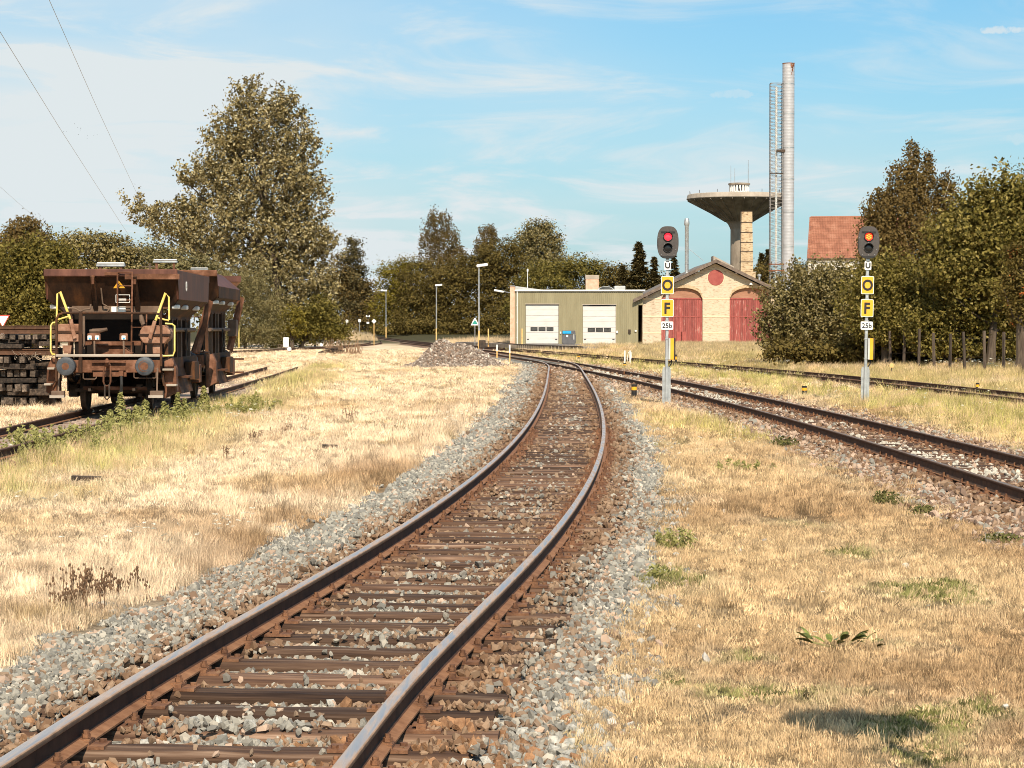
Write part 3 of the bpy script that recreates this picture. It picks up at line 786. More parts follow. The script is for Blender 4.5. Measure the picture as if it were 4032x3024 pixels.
def brick_mat(name, c1, c2, mortar, dark, bands=False):
    m, t, b = new_mat(name)
    tcn = t.nodes.new('ShaderNodeTexCoord'); sp = t.nodes.new('ShaderNodeSeparateXYZ'); t.links.new(tcn.outputs['Object'], sp.inputs[0])
    cm = t.nodes.new('ShaderNodeCombineXYZ'); t.links.new(M(t, 'ADD', sp.outputs[0], sp.outputs[1]), cm.inputs[0]); t.links.new(sp.outputs[2], cm.inputs[1])
    bk = t.nodes.new('ShaderNodeTexBrick'); bk.offset = .5
    bk.inputs['Scale'].default_value = 1; bk.inputs['Brick Width'].default_value = .24; bk.inputs['Row Height'].default_value = .072; bk.inputs['Mortar Size'].default_value = .008
    bk.inputs['Color1'].default_value = (*c1, 1); bk.inputs['Color2'].default_value = (*c2, 1); bk.inputs['Mortar'].default_value = (*mortar, 1); bk.inputs['Bias'].default_value = -.1
    t.links.new(cm.outputs[0], bk.inputs['Vector'])
    n = t.nodes.new('ShaderNodeTexNoise'); n.inputs['Scale'].default_value = 1.3; n.inputs['Detail'].default_value = 7; n.inputs['Roughness'].default_value = .7; t.links.new(cm.outputs[0], n.inputs[0])
    n2 = t.nodes.new('ShaderNodeTexNoise'); n2.inputs['Scale'].default_value = 1; n2.inputs['Detail'].default_value = 3
    mp = t.nodes.new('ShaderNodeMapping'); mp.inputs['Scale'].default_value = (2.4, 9, 1); t.links.new(cm.outputs[0], mp.inputs[0]); t.links.new(mp.outputs[0], n2.inputs[0])
    mx = t.nodes.new('ShaderNodeMix'); mx.data_type = 'RGBA'
    f = M(t, 'MULTIPLY', ramp(t, n.outputs[0], .48, .72), .45); f = M(t, 'ADD', f, M(t, 'MULTIPLY', ramp(t, n2.outputs[0], .52, .68), .75), clamp=True)
    t.links.new(f, mx.inputs['Factor']); t.links.new(bk.outputs[0], mx.inputs[6]); mx.inputs[7].default_value = (*dark, 1)
    t.links.new(mx.outputs[2], b.inputs['Base Color']); b.inputs['Roughness'].default_value = .92; b.inputs['Specular IOR Level'].default_value = .15
    return m
mat_ybrick = brick_mat('yellow_brick', (.575, .465, .345), (.50, .39, .28), (.55, .47, .37), (.34, .24, .165))
mat_ybrick2 = brick_mat('yellow_brick_sooty', (.56, .42, .27), (.44, .30, .17), (.50, .40, .28), (.17, .09, .045))
def peel_mat():
    """old red oxide paint peeling off vertical boards"""
    m, t, b = new_mat('red_paint_peeling')
    tcn = t.nodes.new('ShaderNodeTexCoord'); mp = t.nodes.new('ShaderNodeMapping'); mp.inputs['Scale'].default_value = (2.2, 1, .35); t.links.new(tcn.outputs['Object'], mp.inputs[0])
    oi = t.nodes.new('ShaderNodeObjectInfo'); vm = t.nodes.new('ShaderNodeVectorMath'); vm.operation = 'SCALE'; vm.inputs[0].default_value = (11, 7, 23)
    t.links.new(oi.outputs['Random'], vm.inputs['Scale']); t.links.new(vm.outputs[0], mp.inputs['Location'])
    n = t.nodes.new('ShaderNodeTexNoise'); n.inputs['Scale'].default_value = 3; n.inputs['Detail'].default_value = 8; n.inputs['Roughness'].default_value = .72; t.links.new(mp.outputs[0], n.inputs[0])
    cr = t.nodes.new('ShaderNodeValToRGB'); e = cr.color_ramp.elements
    e[0].position = .42; e[0].color = (.24, .050, .042, 1); e[1].position = .58; e[1].color = (.31, .080, .068, 1)
    q = e.new(.64); q.color = (.40, .19, .16, 1); q = e.new(.70); q.color = (.52, .40, .35, 1)
    t.links.new(n.outputs[0], cr.inputs[0])
    hs = t.nodes.new('ShaderNodeHueSaturation'); t.links.new(M(t, 'MULTIPLY_ADD', oi.outputs['Random'], .5, .75), hs.inputs['Value']); t.links.new(cr.outputs[0], hs.inputs['Color'])
    t.links.new(hs.outputs[0], b.inputs['Base Color']); b.inputs['Roughness'].default_value = .8
    return m
mat_peel = peel_mat()
mat_redplain = surf('red_paint_plain', [(.27, .052, .044), (.34, .085, .07)], scale=2, rough=.65)
mat_transom = surf('brown_transom_boards', [(.27, .125, .075), (.38, .20, .13)], scale=2, stretch=(.4, 1, 4), rough=.8, bump=.2)
mat_roof = surf('roofing_felt', [(.12, .10, .09), (.20, .17, .15)], scale=1.2, rough=.9)
mat_wtrim = surf('weathered_bargeboard', [(.10, .07, .055), (.20, .15, .12)], scale=3, stretch=(1, 1, 1), rough=.85)

# ---------------------------------------------------------------- garage
GD = 235.0
Z0 = q4(900, 868, GD).z
gx0 = q4(312, 0, GD).x; gx1 = q4(1508, 0, GD).x; gx2 = q4(1552, 0, GD).x
groot = empty('workshop_garage', ((gx0 + gx1) / 2, GD, Z0), 0, 'flat-roofed olive green workshop with two white roller doors', 'building')
ox = groot.location.x
def L4(zx): return q4(zx, 0, GD).x - ox
def H4(zy): return q4(0, zy, GD).z - Z0
top = H4(362)
def corrugated(x0, x1, z0, z1, y, pitch=.2, dep=.035):
    n = max(1, int(round((x1 - x0) / pitch))); p = (x1 - x0) / n
    pts = []
    for i in range(n):
        a = x0 + i * p; pts += [(a, y), (a + p * .5, y), (a + p * .62, y - dep), (a + p * .88, y - dep)]
    pts.append((x1, y))
    vs = [(x, yy, z) for x, yy in pts for z in (z0, z1)]
    return vs, [(2 * i, 2 * i + 2, 2 * i + 3, 2 * i + 1) for i in range(len(pts) - 1)]
wall = MB()
d1 = (L4(417), L4(737), H4(487)); d2 = (L4(970), L4(1292), H4(492))
for a, b_, z0, z1 in ((L4(312), d1[0], -.3, top), (d1[0], d1[1], d1[2], top), (d1[1], d2[0], -.3, top), (d2[0], d2[1], d2[2], top), (d2[1], L4(1508), -.3, top), (L4(1508), L4(1552), H4(495), top)):
    wall.add(*corrugated(a, b_, z0, z1, 0))
wall.build('cladding_wall', mat_green, groot)
body = MB()                                                    # the block behind the cladding
for a, b_, z0, z1 in ((L4(312), d1[0], -.3, top), (d1[0], d1[1], d1[2] + .06, top), (d1[1], d2[0], -.3, top), (d2[0], d2[1], d2[2] + .06, top), (d2[1], L4(1508), -.3, top), (L4(1508), L4(1552), H4(495), top)):
    body.span((a + .004, .01, z0), (b_ - .004, .28, z1 - .01))
body.span((L4(312), .5, -.3), (L4(312) + .2, 13, top - .02)); body.span((L4(1508) - .2, .3, -.3), (L4(1508) - .01, 13, top - .02)); body.span((L4(312), 12.8, -.3), (L4(1552), 13, top - .02))
body.build('masonry', mat_conc_lt, groot)
MB().span((L4(312), .6, -.35), (L4(1508), 12.5, -.02)).build('floor_slab', mat_dark, groot)
MB().span((L4(1508) + .02, 6.0, -.3), (L4(1552) + 1.5, 6.3, H4(495))).build('passage_end_wall', mat_dark, groot)
# roof, fascia, gutter
MB().span((L4(305), -.05, top + .02), (L4(1575), 13.2, top + .16)).build('roof', mat_roof, groot)
MB().span((L4(305), -.20, top + .01), (L4(1575), -.055, H4(346))).build('fascia', mat_white, groot, bevel=.01)
MB().prism([(L4(316), H4(346)), (L4(590), H4(346)), (L4(318), H4(309))], 1.0, 9.0).build('roof_wedge', mat_grey, groot)
pier = MB(); pier.span((L4(266), -.35, -.4), (L4(311), 13.3, H4(312)))
pier.build('end_wall', mat_salmon, groot)
MB().span((L4(264), -.42, H4(312) + .003), (L4(313), 13.4, H4(307))).build('wall_coping', mat_grey, groot)
dp = MB(); dp.tube([(L4(335), -.12, top), (L4(335), -.12, -.2)], .055, 8)
for z in (.6, 2.2, 3.9): dp.box((L4(335), -.10, z), (.16, .12, .05))
dp.build('downpipe', mat_white, groot)
for (a, b_, h), wins, wz, seam in ((d1, ((465, 533), (542, 610), (620, 687)), (708, 745), 0), (d2, ((1019, 1089), (1097, 1166), (1175, 1243)), (715, 753), .07)):
    door = empty('roller_door', ((a + b_) / 2, .16, 0)); door.parent = groot
    hh = h - seam; n = 7; z = 0.0; cx = (a + b_) / 2
    for i in range(n):
        z1 = hh * (i + 1) / n
        MB().span((a - cx + .02, -.02, z + .006), (b_ - cx - .02, .04, z1 - .010)).build('door_panel', mat_door_w, door, bevel=.008)
        z = z1
    for u0, u1 in wins:
        w0, w1 = L4(u0) - cx, L4(u1) - cx; za, zb = H4(wz[1]), H4(wz[0])
        fr = MB(); fr.span((w0, -.05, za), (w1, -.024, za + .06)).span((w0, -.05, zb - .06), (w1, -.024, zb)).span((w0, -.05, za + .06), (w0 + .06, -.024, zb - .06)).span((w1 - .06, -.05, za + .06), (w1, -.024, zb - .06))
        fo = fr.build('window', mat_black, door)
        MB().span((w0 + .05, -.035, za + .05), (w1 - .05, -.023, zb - .05)).build('pane', mat_glass, fo)
    for hx in (.25, (b_ - a) - .25):
        MB().box((a - cx + hx, -.04, .45), (.22, .04, .09)).build('lift_handle', mat_black, door, bevel=.01)
    if seam:
        s = MB(); pts = [(a - cx + (b_ - a) * i / 12, h - .01 - .10 * math.sin(PI * i / 12)) for i in range(13)]
        for p, q in zip(pts, pts[1:]): s.add([(p[0], -.03, h + .02), (q[0], -.03, h + .02), (q[0], -.03, q[1] - .04), (p[0], -.03, p[1] - .04)], [(0, 1, 2, 3)])
        s.build('sagging_seal', mat_black, door)
    MB().span((a - cx - .06, -.2, h), (b_ - cx + .06, -.165, h + .07)).build('lintel_trim', mat_conc_lt, door)
ch = MB(); cb = q4(993, 345, GD + 5); cb2 = q4(1127, 205, GD + 5)
chm = empty('chimney', ((cb.x + cb2.x) / 2 - ox, 5, top)); chm.parent = groot
cw = cb2.x - cb.x; chh = cb2.z - Z0 - top
MB().span((-cw / 2 + .05, -cw * .35, 0), (cw / 2 - .05, cw * .35, chh - .45)).build('stack', mat_salmon, chm)
MB().span((-cw / 2, -cw * .38, chh - .447), (cw / 2, cw * .38, chh)).build('cap', mat_conc_lt, chm, bevel=.04)
sky_ = MB(); k0 = q4(1110, 345, GD + 3); k1 = q4(1268, 308, GD + 3); wd = (k1.x - k0.x) / 2
pr = [(wd * math.cos(PI * i / 12) * -1, math.sin(PI * i / 12) * (k1.z - k0.z)) for i in range(13)]
o = MB().prism(pr, -1.2, 1.2).build('skylight', mat_grey, groot); o.location = ((k0.x + k1.x) / 2 - ox, 3, top + .16)
o2 = MB().prism([(x * .84, z * .78 + .05) for x, z in pr], -1.22, -1.205).build('pane', mat_glass, o)
k2 = q4(1275, 345, GD + 3.5).x - ox; k3 = q4(1380, 325, GD + 3.5).x - ox
MB().span((k2, 3, top + .16), (k3, 5, top + .62)).build('roof_hatch', mat_grey, groot, bevel=.05)
a0 = q4(436, 320, GD + 2); a1 = q4(436, 165, GD + 2)
MB().tube([(a0.x - ox, 2, top), (a0.x - ox, 2, a1.z - Z0)], .035, 6).lathe([(.03, 0), (.09, .05), (.09, .28), (.03, .33)], 8, (a0.x - ox, 2, a1.z - Z0 - .1)).build('aerial', mat_white, groot)
wl = empty('wall_lamp', (L4(266), -.5, H4(376))); wl.parent = groot
MB().tube([(0, 0, 0), (-.6, -.2, .10), (-.9, -.3, .14)], .03, 6).build('arm', mat_galv, wl)
MB().box((-1.15, -.35, .17), (1.0, .36, .20), Matrix.Rotation(.18, 3, 'Y')).build('lamp_head', mat_white, wl, bevel=.04)
for zx, zy, w, h in ((1303, 755, .18, .26), (1423, 750, .26, .42), (1483, 745, .2, .16), (755, 762, .14, .2)):
    MB().box((L4(zx), -.10, H4(zy)), (w, .12, h)).build('wall_box', mat_white if zx != 1423 else mat_grime, groot, bevel=.015)

# ---------------------------------------------------------------- engine shed
SD = 235.25
SZ = q2(600, 1215, SD).z
sroot = empty('engine_shed', (q2(620, 0, SD).x, SD, SZ), 0, 'yellow brick engine shed with red double doors under a gabled roof', 'building')
sx = sroot.location.x
def LS(zx): return q2(zx, 0, SD).x - sx
def HS(zy): return q2(0, zy, SD).z - SZ
SW2 = LS(1180); eave = HS(832); apex = HS(562)
arches = [(LS(205), LS(522)), (LS(730), LS(1047))]
spring = HS(812); crown_z = HS(750)
def arch_top(a, b_, x):
    u = (x - (a + b_) / 2) / ((b_ - a) / 2)
    return spring - .35 + (crown_z - spring + .35) * math.sqrt(max(0, 1 - abs(u) ** 2.4))
DEP = 26.0
# gable front as columns of quads so that the arched openings are real
xsn = sorted(set([-SW2, SW2, 0.0] + [a + (b_ - a) * i / 16 for a, b_ in arches for i in range(17)] + [-SW2 + 2 * SW2 * i / 14 for i in range(15)]))
gb = MB()
for x0, x1 in zip(xsn, xsn[1:]):
    if x1 - x0 < 1e-4: continue
    zt0 = eave + (apex - eave) * (1 - abs(x0) / SW2); zt1 = eave + (apex - eave) * (1 - abs(x1) / SW2)
    xm = (x0 + x1) / 2; ar = [q for q in arches if q[0] < xm < q[1]]
    zb0 = arch_top(*ar[0], x0) if ar else -.6; zb1 = arch_top(*ar[0], x1) if ar else -.6
    gb.add([(x0, 0, zb0), (x1, 0, zb1), (x1, 0, zt1), (x0, 0, zt0), (x0, .45, zb0), (x1, .45, zb1), (x1, .45, zt1), (x0, .45, zt0)], [(0, 1, 2, 3), (7, 6, 5, 4), (4, 5, 1, 0)])
for a, b_ in arches:
    for x in (a, b_): gb.add([(x, 0, -.6), (x, .45, -.6), (x, .45, arch_top(a, b_, x)), (x, 0, arch_top(a, b_, x))], [(0, 1, 2, 3)])
for s in (-1, 1): gb.add([(s * SW2, 0, -.6), (s * SW2, 0, eave), (s * SW2, DEP, eave), (s * SW2, DEP, -.6)], [(0, 1, 2, 3)])
gb.add([(-SW2, DEP, -.6), (SW2, DEP, -.6), (SW2, DEP, eave), (0, DEP, apex), (-SW2, DEP, eave)], [(0, 1, 2, 3, 4)])
gb.build('brick_wall', mat_ybrick, sroot)
# paler brick bands and arch hoods
mat_band = surf('pale_band_bricks', [(.66, .50, .33), (.72, .57, .40)], scale=3, rough=.9)
for zy in (832, 968, 1094):
    for x0, x1 in ((-SW2, arches[0][0]), (arches[0][1], arches[1][0]), (arches[1][1], SW2)):
        MB().span((x0 + .02, -.03, HS(zy) - .08), (x1 - .02, -.002, HS(zy) + .08)).build('brick_band', mat_band, sroot)
for a, b_ in arches:
    h = MB(); pts = [(a + (b_ - a) * i / 16, arch_top(a, b_, a + (b_ - a) * i / 16)) for i in range(17)]
    for p, q in zip(pts, pts[1:]): h.add([(p[0], -.035, p[1] + .02), (q[0], -.035, q[1] + .02), (q[0], -.035, q[1] + .34), (p[0], -.035, p[1] + .34), (p[0], 0, p[1] + .02), (q[0], 0, q[1] + .02), (q[0], 0, q[1] + .34), (p[0], 0, p[1] + .34)], [(0, 1, 2, 3), (3, 2, 6, 7), (1, 0, 4, 5)])
    h.build('arch_hood', mat_ybrick2, sroot)
    dr = empty('shed_door', ((a + b_) / 2, .28, 0)); dr.parent = sroot; cx = (a + b_) / 2; hw = (b_ - a) / 2
    tr_z = HS(828)
    tp = MB()
    for i in range(16):
        x0 = a + (b_ - a) * i / 16; x1 = a + (b_ - a) * (i + 1) / 16
        tp.add([(x0 - cx, .05, tr_z), (x1 - cx, .05, tr_z), (x1 - cx, .05, max(tr_z, arch_top(a, b_, x1))), (x0 - cx, .05, max(tr_z, arch_top(a, b_, x0)))], [(0, 1, 2, 3)])
    tp.build('transom', mat_transom, dr)
    nb = 22
    for i in range(nb):                                        # upright boards
        x0 = -hw + .03 + (2 * hw - .06) * i / nb; x1 = -hw + .03 + (2 * hw - .06) * (i + 1) / nb
        MB().span((x0 + .008, -.01 + (i % 3) * .007, -.35), (x1 - .008, .06, tr_z - .02)).build('board', mat_peel, dr)
    MB().span((-hw + .02, -.06, tr_z - .13), (hw - .02, -.005, tr_z + .03)).build('door_rail', mat_redplain, dr)
    MB().span((-hw + .02, -.045, HS(972)), (hw - .02, -.015, HS(964))).build('door_rail', mat_redplain, dr)
    MB().span((-hw, -.05, -.35), (-hw + .07, .09, tr_z)).span((hw - .07, -.05, -.35), (hw, .09, tr_z)).build('frame', mat_redplain, dr)
    MB().span((-.04, -.04, -.35), (.04, .0, tr_z - .15)).build('cover_strip', mat_redplain, dr)
    if a < 0: MB().span((-.55, -.04, .3), (.45, -.018, 1.75)).build('wicket_door', mat_redplain, dr)
MB().span((-SW2 + .3, .6, -.6), (SW2 - .3, DEP - .4, -.45)).build('floor', mat_dark, sroot)
ro = MB().lathe([(.82, -.05), (.82, .02)], 40, (LS(623), -.03, HS(669)), 'Y'); rd = ro.build('round_shutter', mat_redplain, sroot)
MB().lathe([(.90, -.03), (.90, .0)], 40, (LS(623), -.012, HS(669)), 'Y').build('rim', mat_band, rd)
# roof slopes with overhang, bargeboards and purlin ends
sl = (apex - eave) / SW2; ohx = 1.0; ohy = .75; th = .16
for s in (-1, 1):
    x_e = s * (SW2 + ohx); z_e = eave - sl * ohx
    MB().add([(0, -ohy, apex + .20), (x_e, -ohy, z_e + .20), (x_e, DEP + .5, z_e + .20), (0, DEP + .5, apex + .20), (0, -ohy, apex + .20 + th), (x_e, -ohy, z_e + .20 + th), (x_e, DEP + .5, z_e + .20 + th), (0, DEP + .5, apex + .20 + th)], [(0, 1, 2, 3), (7, 6, 5, 4), (0, 4, 5, 1), (1, 5, 6, 2), (2, 6, 7, 3), (3, 7, 4, 0)]).build('roof_slope', mat_roof, sroot)
    MB().add([(0, -ohy - .06, apex + .08), (x_e, -ohy - .06, z_e + .08), (x_e, -ohy - .06, z_e + .44), (0, -ohy - .06, apex + .44), (0, -ohy - .004, apex + .08), (x_e, -ohy - .004, z_e + .08), (x_e, -ohy - .004, z_e + .44), (0, -ohy - .004, apex + .44)], [(0, 1, 2, 3), (7, 6, 5, 4), (0, 4, 5, 1), (1, 5, 6, 2), (2, 6, 7, 3), (3, 7, 4, 0)]).build('bargeboard', mat_wtrim, sroot)
    for f in (.28, .62, .95):
        MB().box((s * f * SW2, -.32, eave + (apex - eave) * (1 - f) + .06), (.20, .80, .24)).build('purlin_end', mat_wtrim, sroot)
# raised ridge hood and roof fittings seen over the right slope
def on_roof(x, y, up=0): return (x, y, eave + (apex - eave) * (1 - abs(x) / SW2) + .20 + th + up)
rv = MB(); p0 = on_roof(.15, 4.0, .02); p1 = on_roof(2.3, 4.0, .02)
rv.add([p0, p1, (p1[0], 4.0, p1[2] + .55), (p0[0], 4.0, p0[2] + .62), (p0[0], 7, p0[2]), (p1[0], 7, p1[2]), (p1[0], 7, p1[2] + .55), (p0[0], 7, p0[2] + .62)], [(0, 1, 2, 3), (7, 6, 5, 4), (3, 2, 6, 7), (1, 5, 6, 2), (0, 3, 7, 4)])
rv.build('roof_monitor', mat_conc_lt, sroot)
for x in (2.9, 3.6, 4.4, 5.2, 6.1):
    p = on_roof(x, 1.2, .1); MB().box((p[0], p[1] + .8, p[2]), (.62, 1.4, .16), Matrix.Rotation(math.atan(sl), 3, 'Y')).build('roof_light', mat_grey, sroot, bevel=.02)
p = on_roof(LS(963), .6); MB().lathe([(.10, 0), (.10, .55), (.20, .56), (.20, .74), (.05, .82)], 12, p).build('roof_vent', mat_galv, sroot)
wl = empty('wall_lamp', (LS(890), -.05, HS(722))); wl.parent = sroot
MB().tube([(0, 0, -.15), (0, -.25, -.05), (0, -.40, 0)], .03, 6).build('arm', mat_grime, wl)
MB().lathe([(.05, .16), (.17, .02), (.17, -.04), (.12, -.05)], 12, (0, -.42, 0)).build('lamp_head', mat_white, wl)
# brick stack and steel flue behind the ridge
cc0 = q2(856, 600, SD + 9); 
stk = empty('brick_stack', (cc0.x - sx, 9, 0)); stk.parent = sroot
zt = q2(0, 160, SD + 9).z - SZ; zb = apex - 2.6; hw0, hw1 = .66, .56
nseg = 6; bands = [q2(0, y, SD + 9).z - SZ for y in (160, 246, 322, 400, 470, 548, 625)]
for z1, z0 in zip(bands, bands[1:]):
    f0 = hw0 + (hw1 - hw0) * (z0 - bands[-1]) / (bands[0] - bands[-1]); f1 = hw0 + (hw1 - hw0) * (z1 - bands[-1]) / (bands[0] - bands[-1])
    MB().box((0, 0, (z0 + z1) / 2), (2 * f0, 2 * f0, z1 - z0 - .02), None, f1 / f0).build('stack_stage', mat_ybrick2, stk)
    MB().box((0, 0, z1 - .02), (2 * f1 + .06, 2 * f1 + .06, .07)).build('iron_band', mat_grime, stk)
MB().span((-.9, -.9, bands[-1] - 2.2), (.9, .9, bands[-1] - .01)).build('stack_base', mat_ybrick2, stk)
f0 = q2(398, 610, SD + 8); f1 = q2(398, 215, SD + 8); fx = f0.x - sx; ztop = f1.z - SZ
fl = empty('steel_flue', (fx, 8, 0)); fl.parent = sroot
zk = on_roof(fx, 8)[2] - .3
MB().lathe([(.205, zk), (.205, ztop - .85), (.29, ztop - .62), (.29, ztop - .35), (.22, ztop)], 20).build('flue_pipe', mat_galv, fl, smooth=True)
for z in (zk + 1.2, zk + 2.6, zk + 3.8): MB().lathe([(.225, z), (.225, z + .05)], 20).build('flue_joint', mat_galv, fl)
s0 = q2(413, 447, SD + 8); s1 = q2(530, 542, SD + 8)
MB().tube([(s0.x - sx - fx, 0, s0.z - SZ), (s1.x - sx - fx, 0, s1.z - SZ)], .025, 6).build('stay_rod', mat_galv, fl)
MB().span((-.1, -.5, zk - .1), (2.4, 1.2, zk + .35)).build('flue_housing', mat_grey, fl, bevel=.03)

# ---------------------------------------------------------------- water tower
WD = 400.0
wc = q2(800, 560, WD); wr = empty('water_tower', (wc.x, WD, .3), 0, 'mushroom-shaped concrete water tower with lantern and aerials on top', 'water tower')
def HW(zy): return q2(0, zy, WD).z - .3
pxm = FP / WD * 1.952
rad = 402 / pxm; stem = 66 / pxm; flare = 108 / pxm
nn = 28
MB().lathe([(stem * 1.04, -.5), (stem, HW(300))], 40).build('shaft', mat_conc, wr, smooth=True)
prof = [(stem * 1.003, HW(303)), (stem * 1.06, HW(290)), (flare * .80, HW(258)), (flare, HW(236)), (rad * .55, HW(168)), (rad * .985, HW(76)), (rad, HW(70))]
MB().lathe(prof, nn, cap=False).build('bowl', mat_conc, wr)
for i in range(nn):                                           # ribs between the shuttering panels
    a = 2 * PI * i / nn; c, s = math.cos(a), math.sin(a)
    rb_ = MB()
    for (r0, z0), (r1, z1) in zip(prof[3:6], prof[4:6]): rb_.bar((r0 * c, r0 * s, z0 - .03), (r1 * c, r1 * s, z1 - .03), .16, .22)
    rb_.build('bowl_rib', mat_conc, wr)
MB().lathe([(rad, HW(70)), (rad * 1.004, HW(66)), (rad * .985, HW(36)), (rad * .97, HW(32))], 56, cap=False).build('rim', mat_conc_lt, wr)
MB().lathe([(rad * .97, HW(33)), (rad * .3, HW(22)), (.1, HW(20))], 56, cap=False).build('roof', mat_conc_lt, wr)
lan = empty('lantern', (0, 0, HW(22))); lan.parent = wr
lr = 75 / pxm
MB().lathe([(lr, 0), (lr, .35)], 32).build('lantern_base', mat_white, lan)
MB().lathe([(lr * .86, .3), (lr * .86, 1.5)], 32).build('lantern_glass', mat_glass, lan)
for i in range(20):
    a = 2 * PI * i / 20; MB().box((lr * .95 * math.cos(a), lr * .95 * math.sin(a), .85), (.26, .26, 1.1), Matrix.Rotation(a, 3, 'Z')).build('lantern_post', mat_white, lan)
MB().lathe([(lr * 1.06, 1.42), (lr * 1.12, 1.46), (lr * 1.12, 1.72), (lr * .95, 1.80)], 32).build('lantern_roof', mat_conc, lan)
for zx, y0, r_ in ((737, 880, .05), (767, 900, .05), (870, 840, .07)):
    b0 = q6(zx, 1055, WD); b1 = q6(zx, y0, WD); zz0 = HW(22) + 1.7
    MB().tube([(b0.x - wc.x, 0, zz0), (b0.x - wc.x, 0, (zz0 + b1.z - .3) / 2), (b0.x - wc.x, 0, b1.z - .3)], [r_, r_, r_ * .7], 6).build('aerial', mat_galv, wr)
for i in range(14):
    a = 2 * PI * (i + .3) / 14; MB().box((rad * .96 * math.cos(a), rad * .96 * math.sin(a), HW(30) + .25), (.08, .08, .5)).build('rail_post', mat_grime, wr)

# ---------------------------------------------------------------- steel chimney with lattice mast
CD = 270.0
def HC(zy): return q6(0, zy, CD).z
def XC(zx): return q6(zx, 0, CD).x
def band_mat():
    m, t, b = new_mat('ribbed_bright_steel')
    tcn = t.nodes.new('ShaderNodeTexCoord'); sp = t.nodes.new('ShaderNodeSeparateXYZ'); t.links.new(tcn.outputs['Object'], sp.inputs[0])
    n = t.nodes.new('ShaderNodeTexNoise'); n.inputs['Scale'].default_value = 1.6; n.inputs['Detail'].default_value = 6; t.links.new(tcn.outputs['Object'], n.inputs[0])
    cr = t.nodes.new('ShaderNodeValToRGB'); e = cr.color_ramp.elements; e[0].position = .3; e[1].position = .7
    e[0].color = (.37, .36, .375, 1); e[1].color = (.47, .46, .475, 1); t.links.new(n.outputs[0], cr.inputs[0]); t.links.new(cr.outputs[0], b.inputs['Base Color'])
    b.inputs['Metallic'].default_value = .15; b.inputs['Roughness'].default_value = .5
    return m
mat_ribbed = band_mat()
cz0 = .3
chx = XC(1180); chr_ = empty('steel_chimney', (chx, CD, cz0), 0, 'tall silver steel chimney with rust flaking at its tip', 'chimney')
rc = (1229 - 1137) / 2 / 1.951 / FP * CD
levels = [HC(y) - cz0 for y in (103, 255, 485, 745, 985, 1240, 1505, 1700)] + [0]
for i, (z1, z0) in enumerate(zip(levels, levels[1:])):
    n = int((z1 - z0) / .34); pr_ = []
    for k in range(n):
        za = z0 + (z1 - z0) * k / n; zb_ = z0 + (z1 - z0) * (k + 1) / n
        pr_ += [(rc, za), (rc, zb_ - .07), (rc * 1.006, zb_ - .05), (rc * 1.006, zb_ - .02)]
    pr_.append((rc, z1))
    MB().lathe(pr_, 36).build('chimney_section', mat_ribbed, chr_, smooth=True)
    if i: MB().lathe([(rc * 1.03, z1 - .05), (rc * 1.03, z1 + .03)], 36).build('clamp_ring', mat_galv, chr_)
MB().lathe([(rc * .99, levels[0]), (rc * 1.02, levels[0] + .02), (rc * 1.02, levels[0] + .12), (rc * .9, levels[0] + .12), (rc * .9, levels[0] - 1)], 36, cap=False).build('tip_ring', mat_rust, chr_)
for a0, n_, dz in ((-1.15, 3, .35), (-1.05, 2, .75), (-1.28, 2, .18), (-.9, 4, .12), (-1.12, 1, 1.15)):
    for k in range(n_):
        a = a0 + k * .14
        MB().add([(rc * 1.021 * math.cos(a + u * .065), rc * 1.021 * math.sin(a + u * .065), levels[0] - dz + v * (.16 + .05 * k)) for u, v in ((-1, -.8), (1, -1), (1.1, 1), (-.9, 1))], [(0, 1, 2, 3)]).build('rust_patch', mat_rust, chr_)
# lattice mast
mat_lat = surf('weathered_lattice_steel', [(.16, .14, .13), (.27, .245, .23)], scale=3, rough=.7, metal=.2)
lx = XC(1088); lm = empty('lattice_mast', (lx, CD, cz0), 0, 'slim steel lattice mast standing beside the silver chimney', 'mast')
hw = (1134 - 1042) / 2 / 1.951 / FP * CD; ltop = HC(250) - cz0
legs = [(-hw, -hw * .6), (hw, -hw * .6), (hw, hw * 1.0), (-hw, hw * 1.0)]
for x, y in legs: MB().bar((x, y, 0), (x, y, ltop), .07).build('leg', mat_lat, lm)
pitch = 2 * 13.6 / 1.951 / FP * CD
nb = int(ltop / pitch)
zz1 = MB().bar((-hw, -hw * .6, 0), (hw, -hw * .6, pitch / 2), .035).mesh('brace', mat_lat)
zz2 = MB().bar((hw, -hw * .6, pitch / 2), (-hw, -hw * .6, pitch), .035).mesh('brace', mat_lat)
rear = MB()
for k in range(nb):
    link('brace', zz1, lm, (0, 0, k * pitch)); link('brace', zz2, lm, (0, 0, k * pitch))
    for (xa, ya), (xb, yb) in ((legs[1], legs[2]), (legs[2], legs[3]), (legs[3], legs[0])):
        rear.bar((xa, ya, k * pitch), (xb, yb, (k + .5) * pitch), .03).bar((xb, yb, (k + .5) * pitch), (xa, ya, (k + 1) * pitch), .03)
tag(rear.build('rear_bracing', mat_lat, lm), kind='stuff')
MB().tube([(0, 0, 0), (0, 0, ltop - .4)], .13, 10).build('pipe', mat_white, lm)
for (xa, ya), (xb, yb) in zip(legs, legs[1:] + legs[:1]): MB().bar((xa, ya, ltop), (xb, yb, ltop), .06).build('top_ring', mat_lat, lm)
for y in (745, 985, 1240, 1505): MB().bar((hw, 0, HC(y) - cz0), (chx - lx - rc * .3, -.3, HC(y) - cz0 + .03), .09).build('bracket', mat_lat, lm)
MB().box((hw * .7, -.2, HC(770) - cz0), (1.0, .8, .3)).build('platform', mat_grime, lm)
MB().bar((-hw * 1.1, -hw * .62, HC(943) - cz0), (hw * 1.1, -hw * .62, HC(943) - cz0), .12).build('cross_bar', mat_grime, lm)
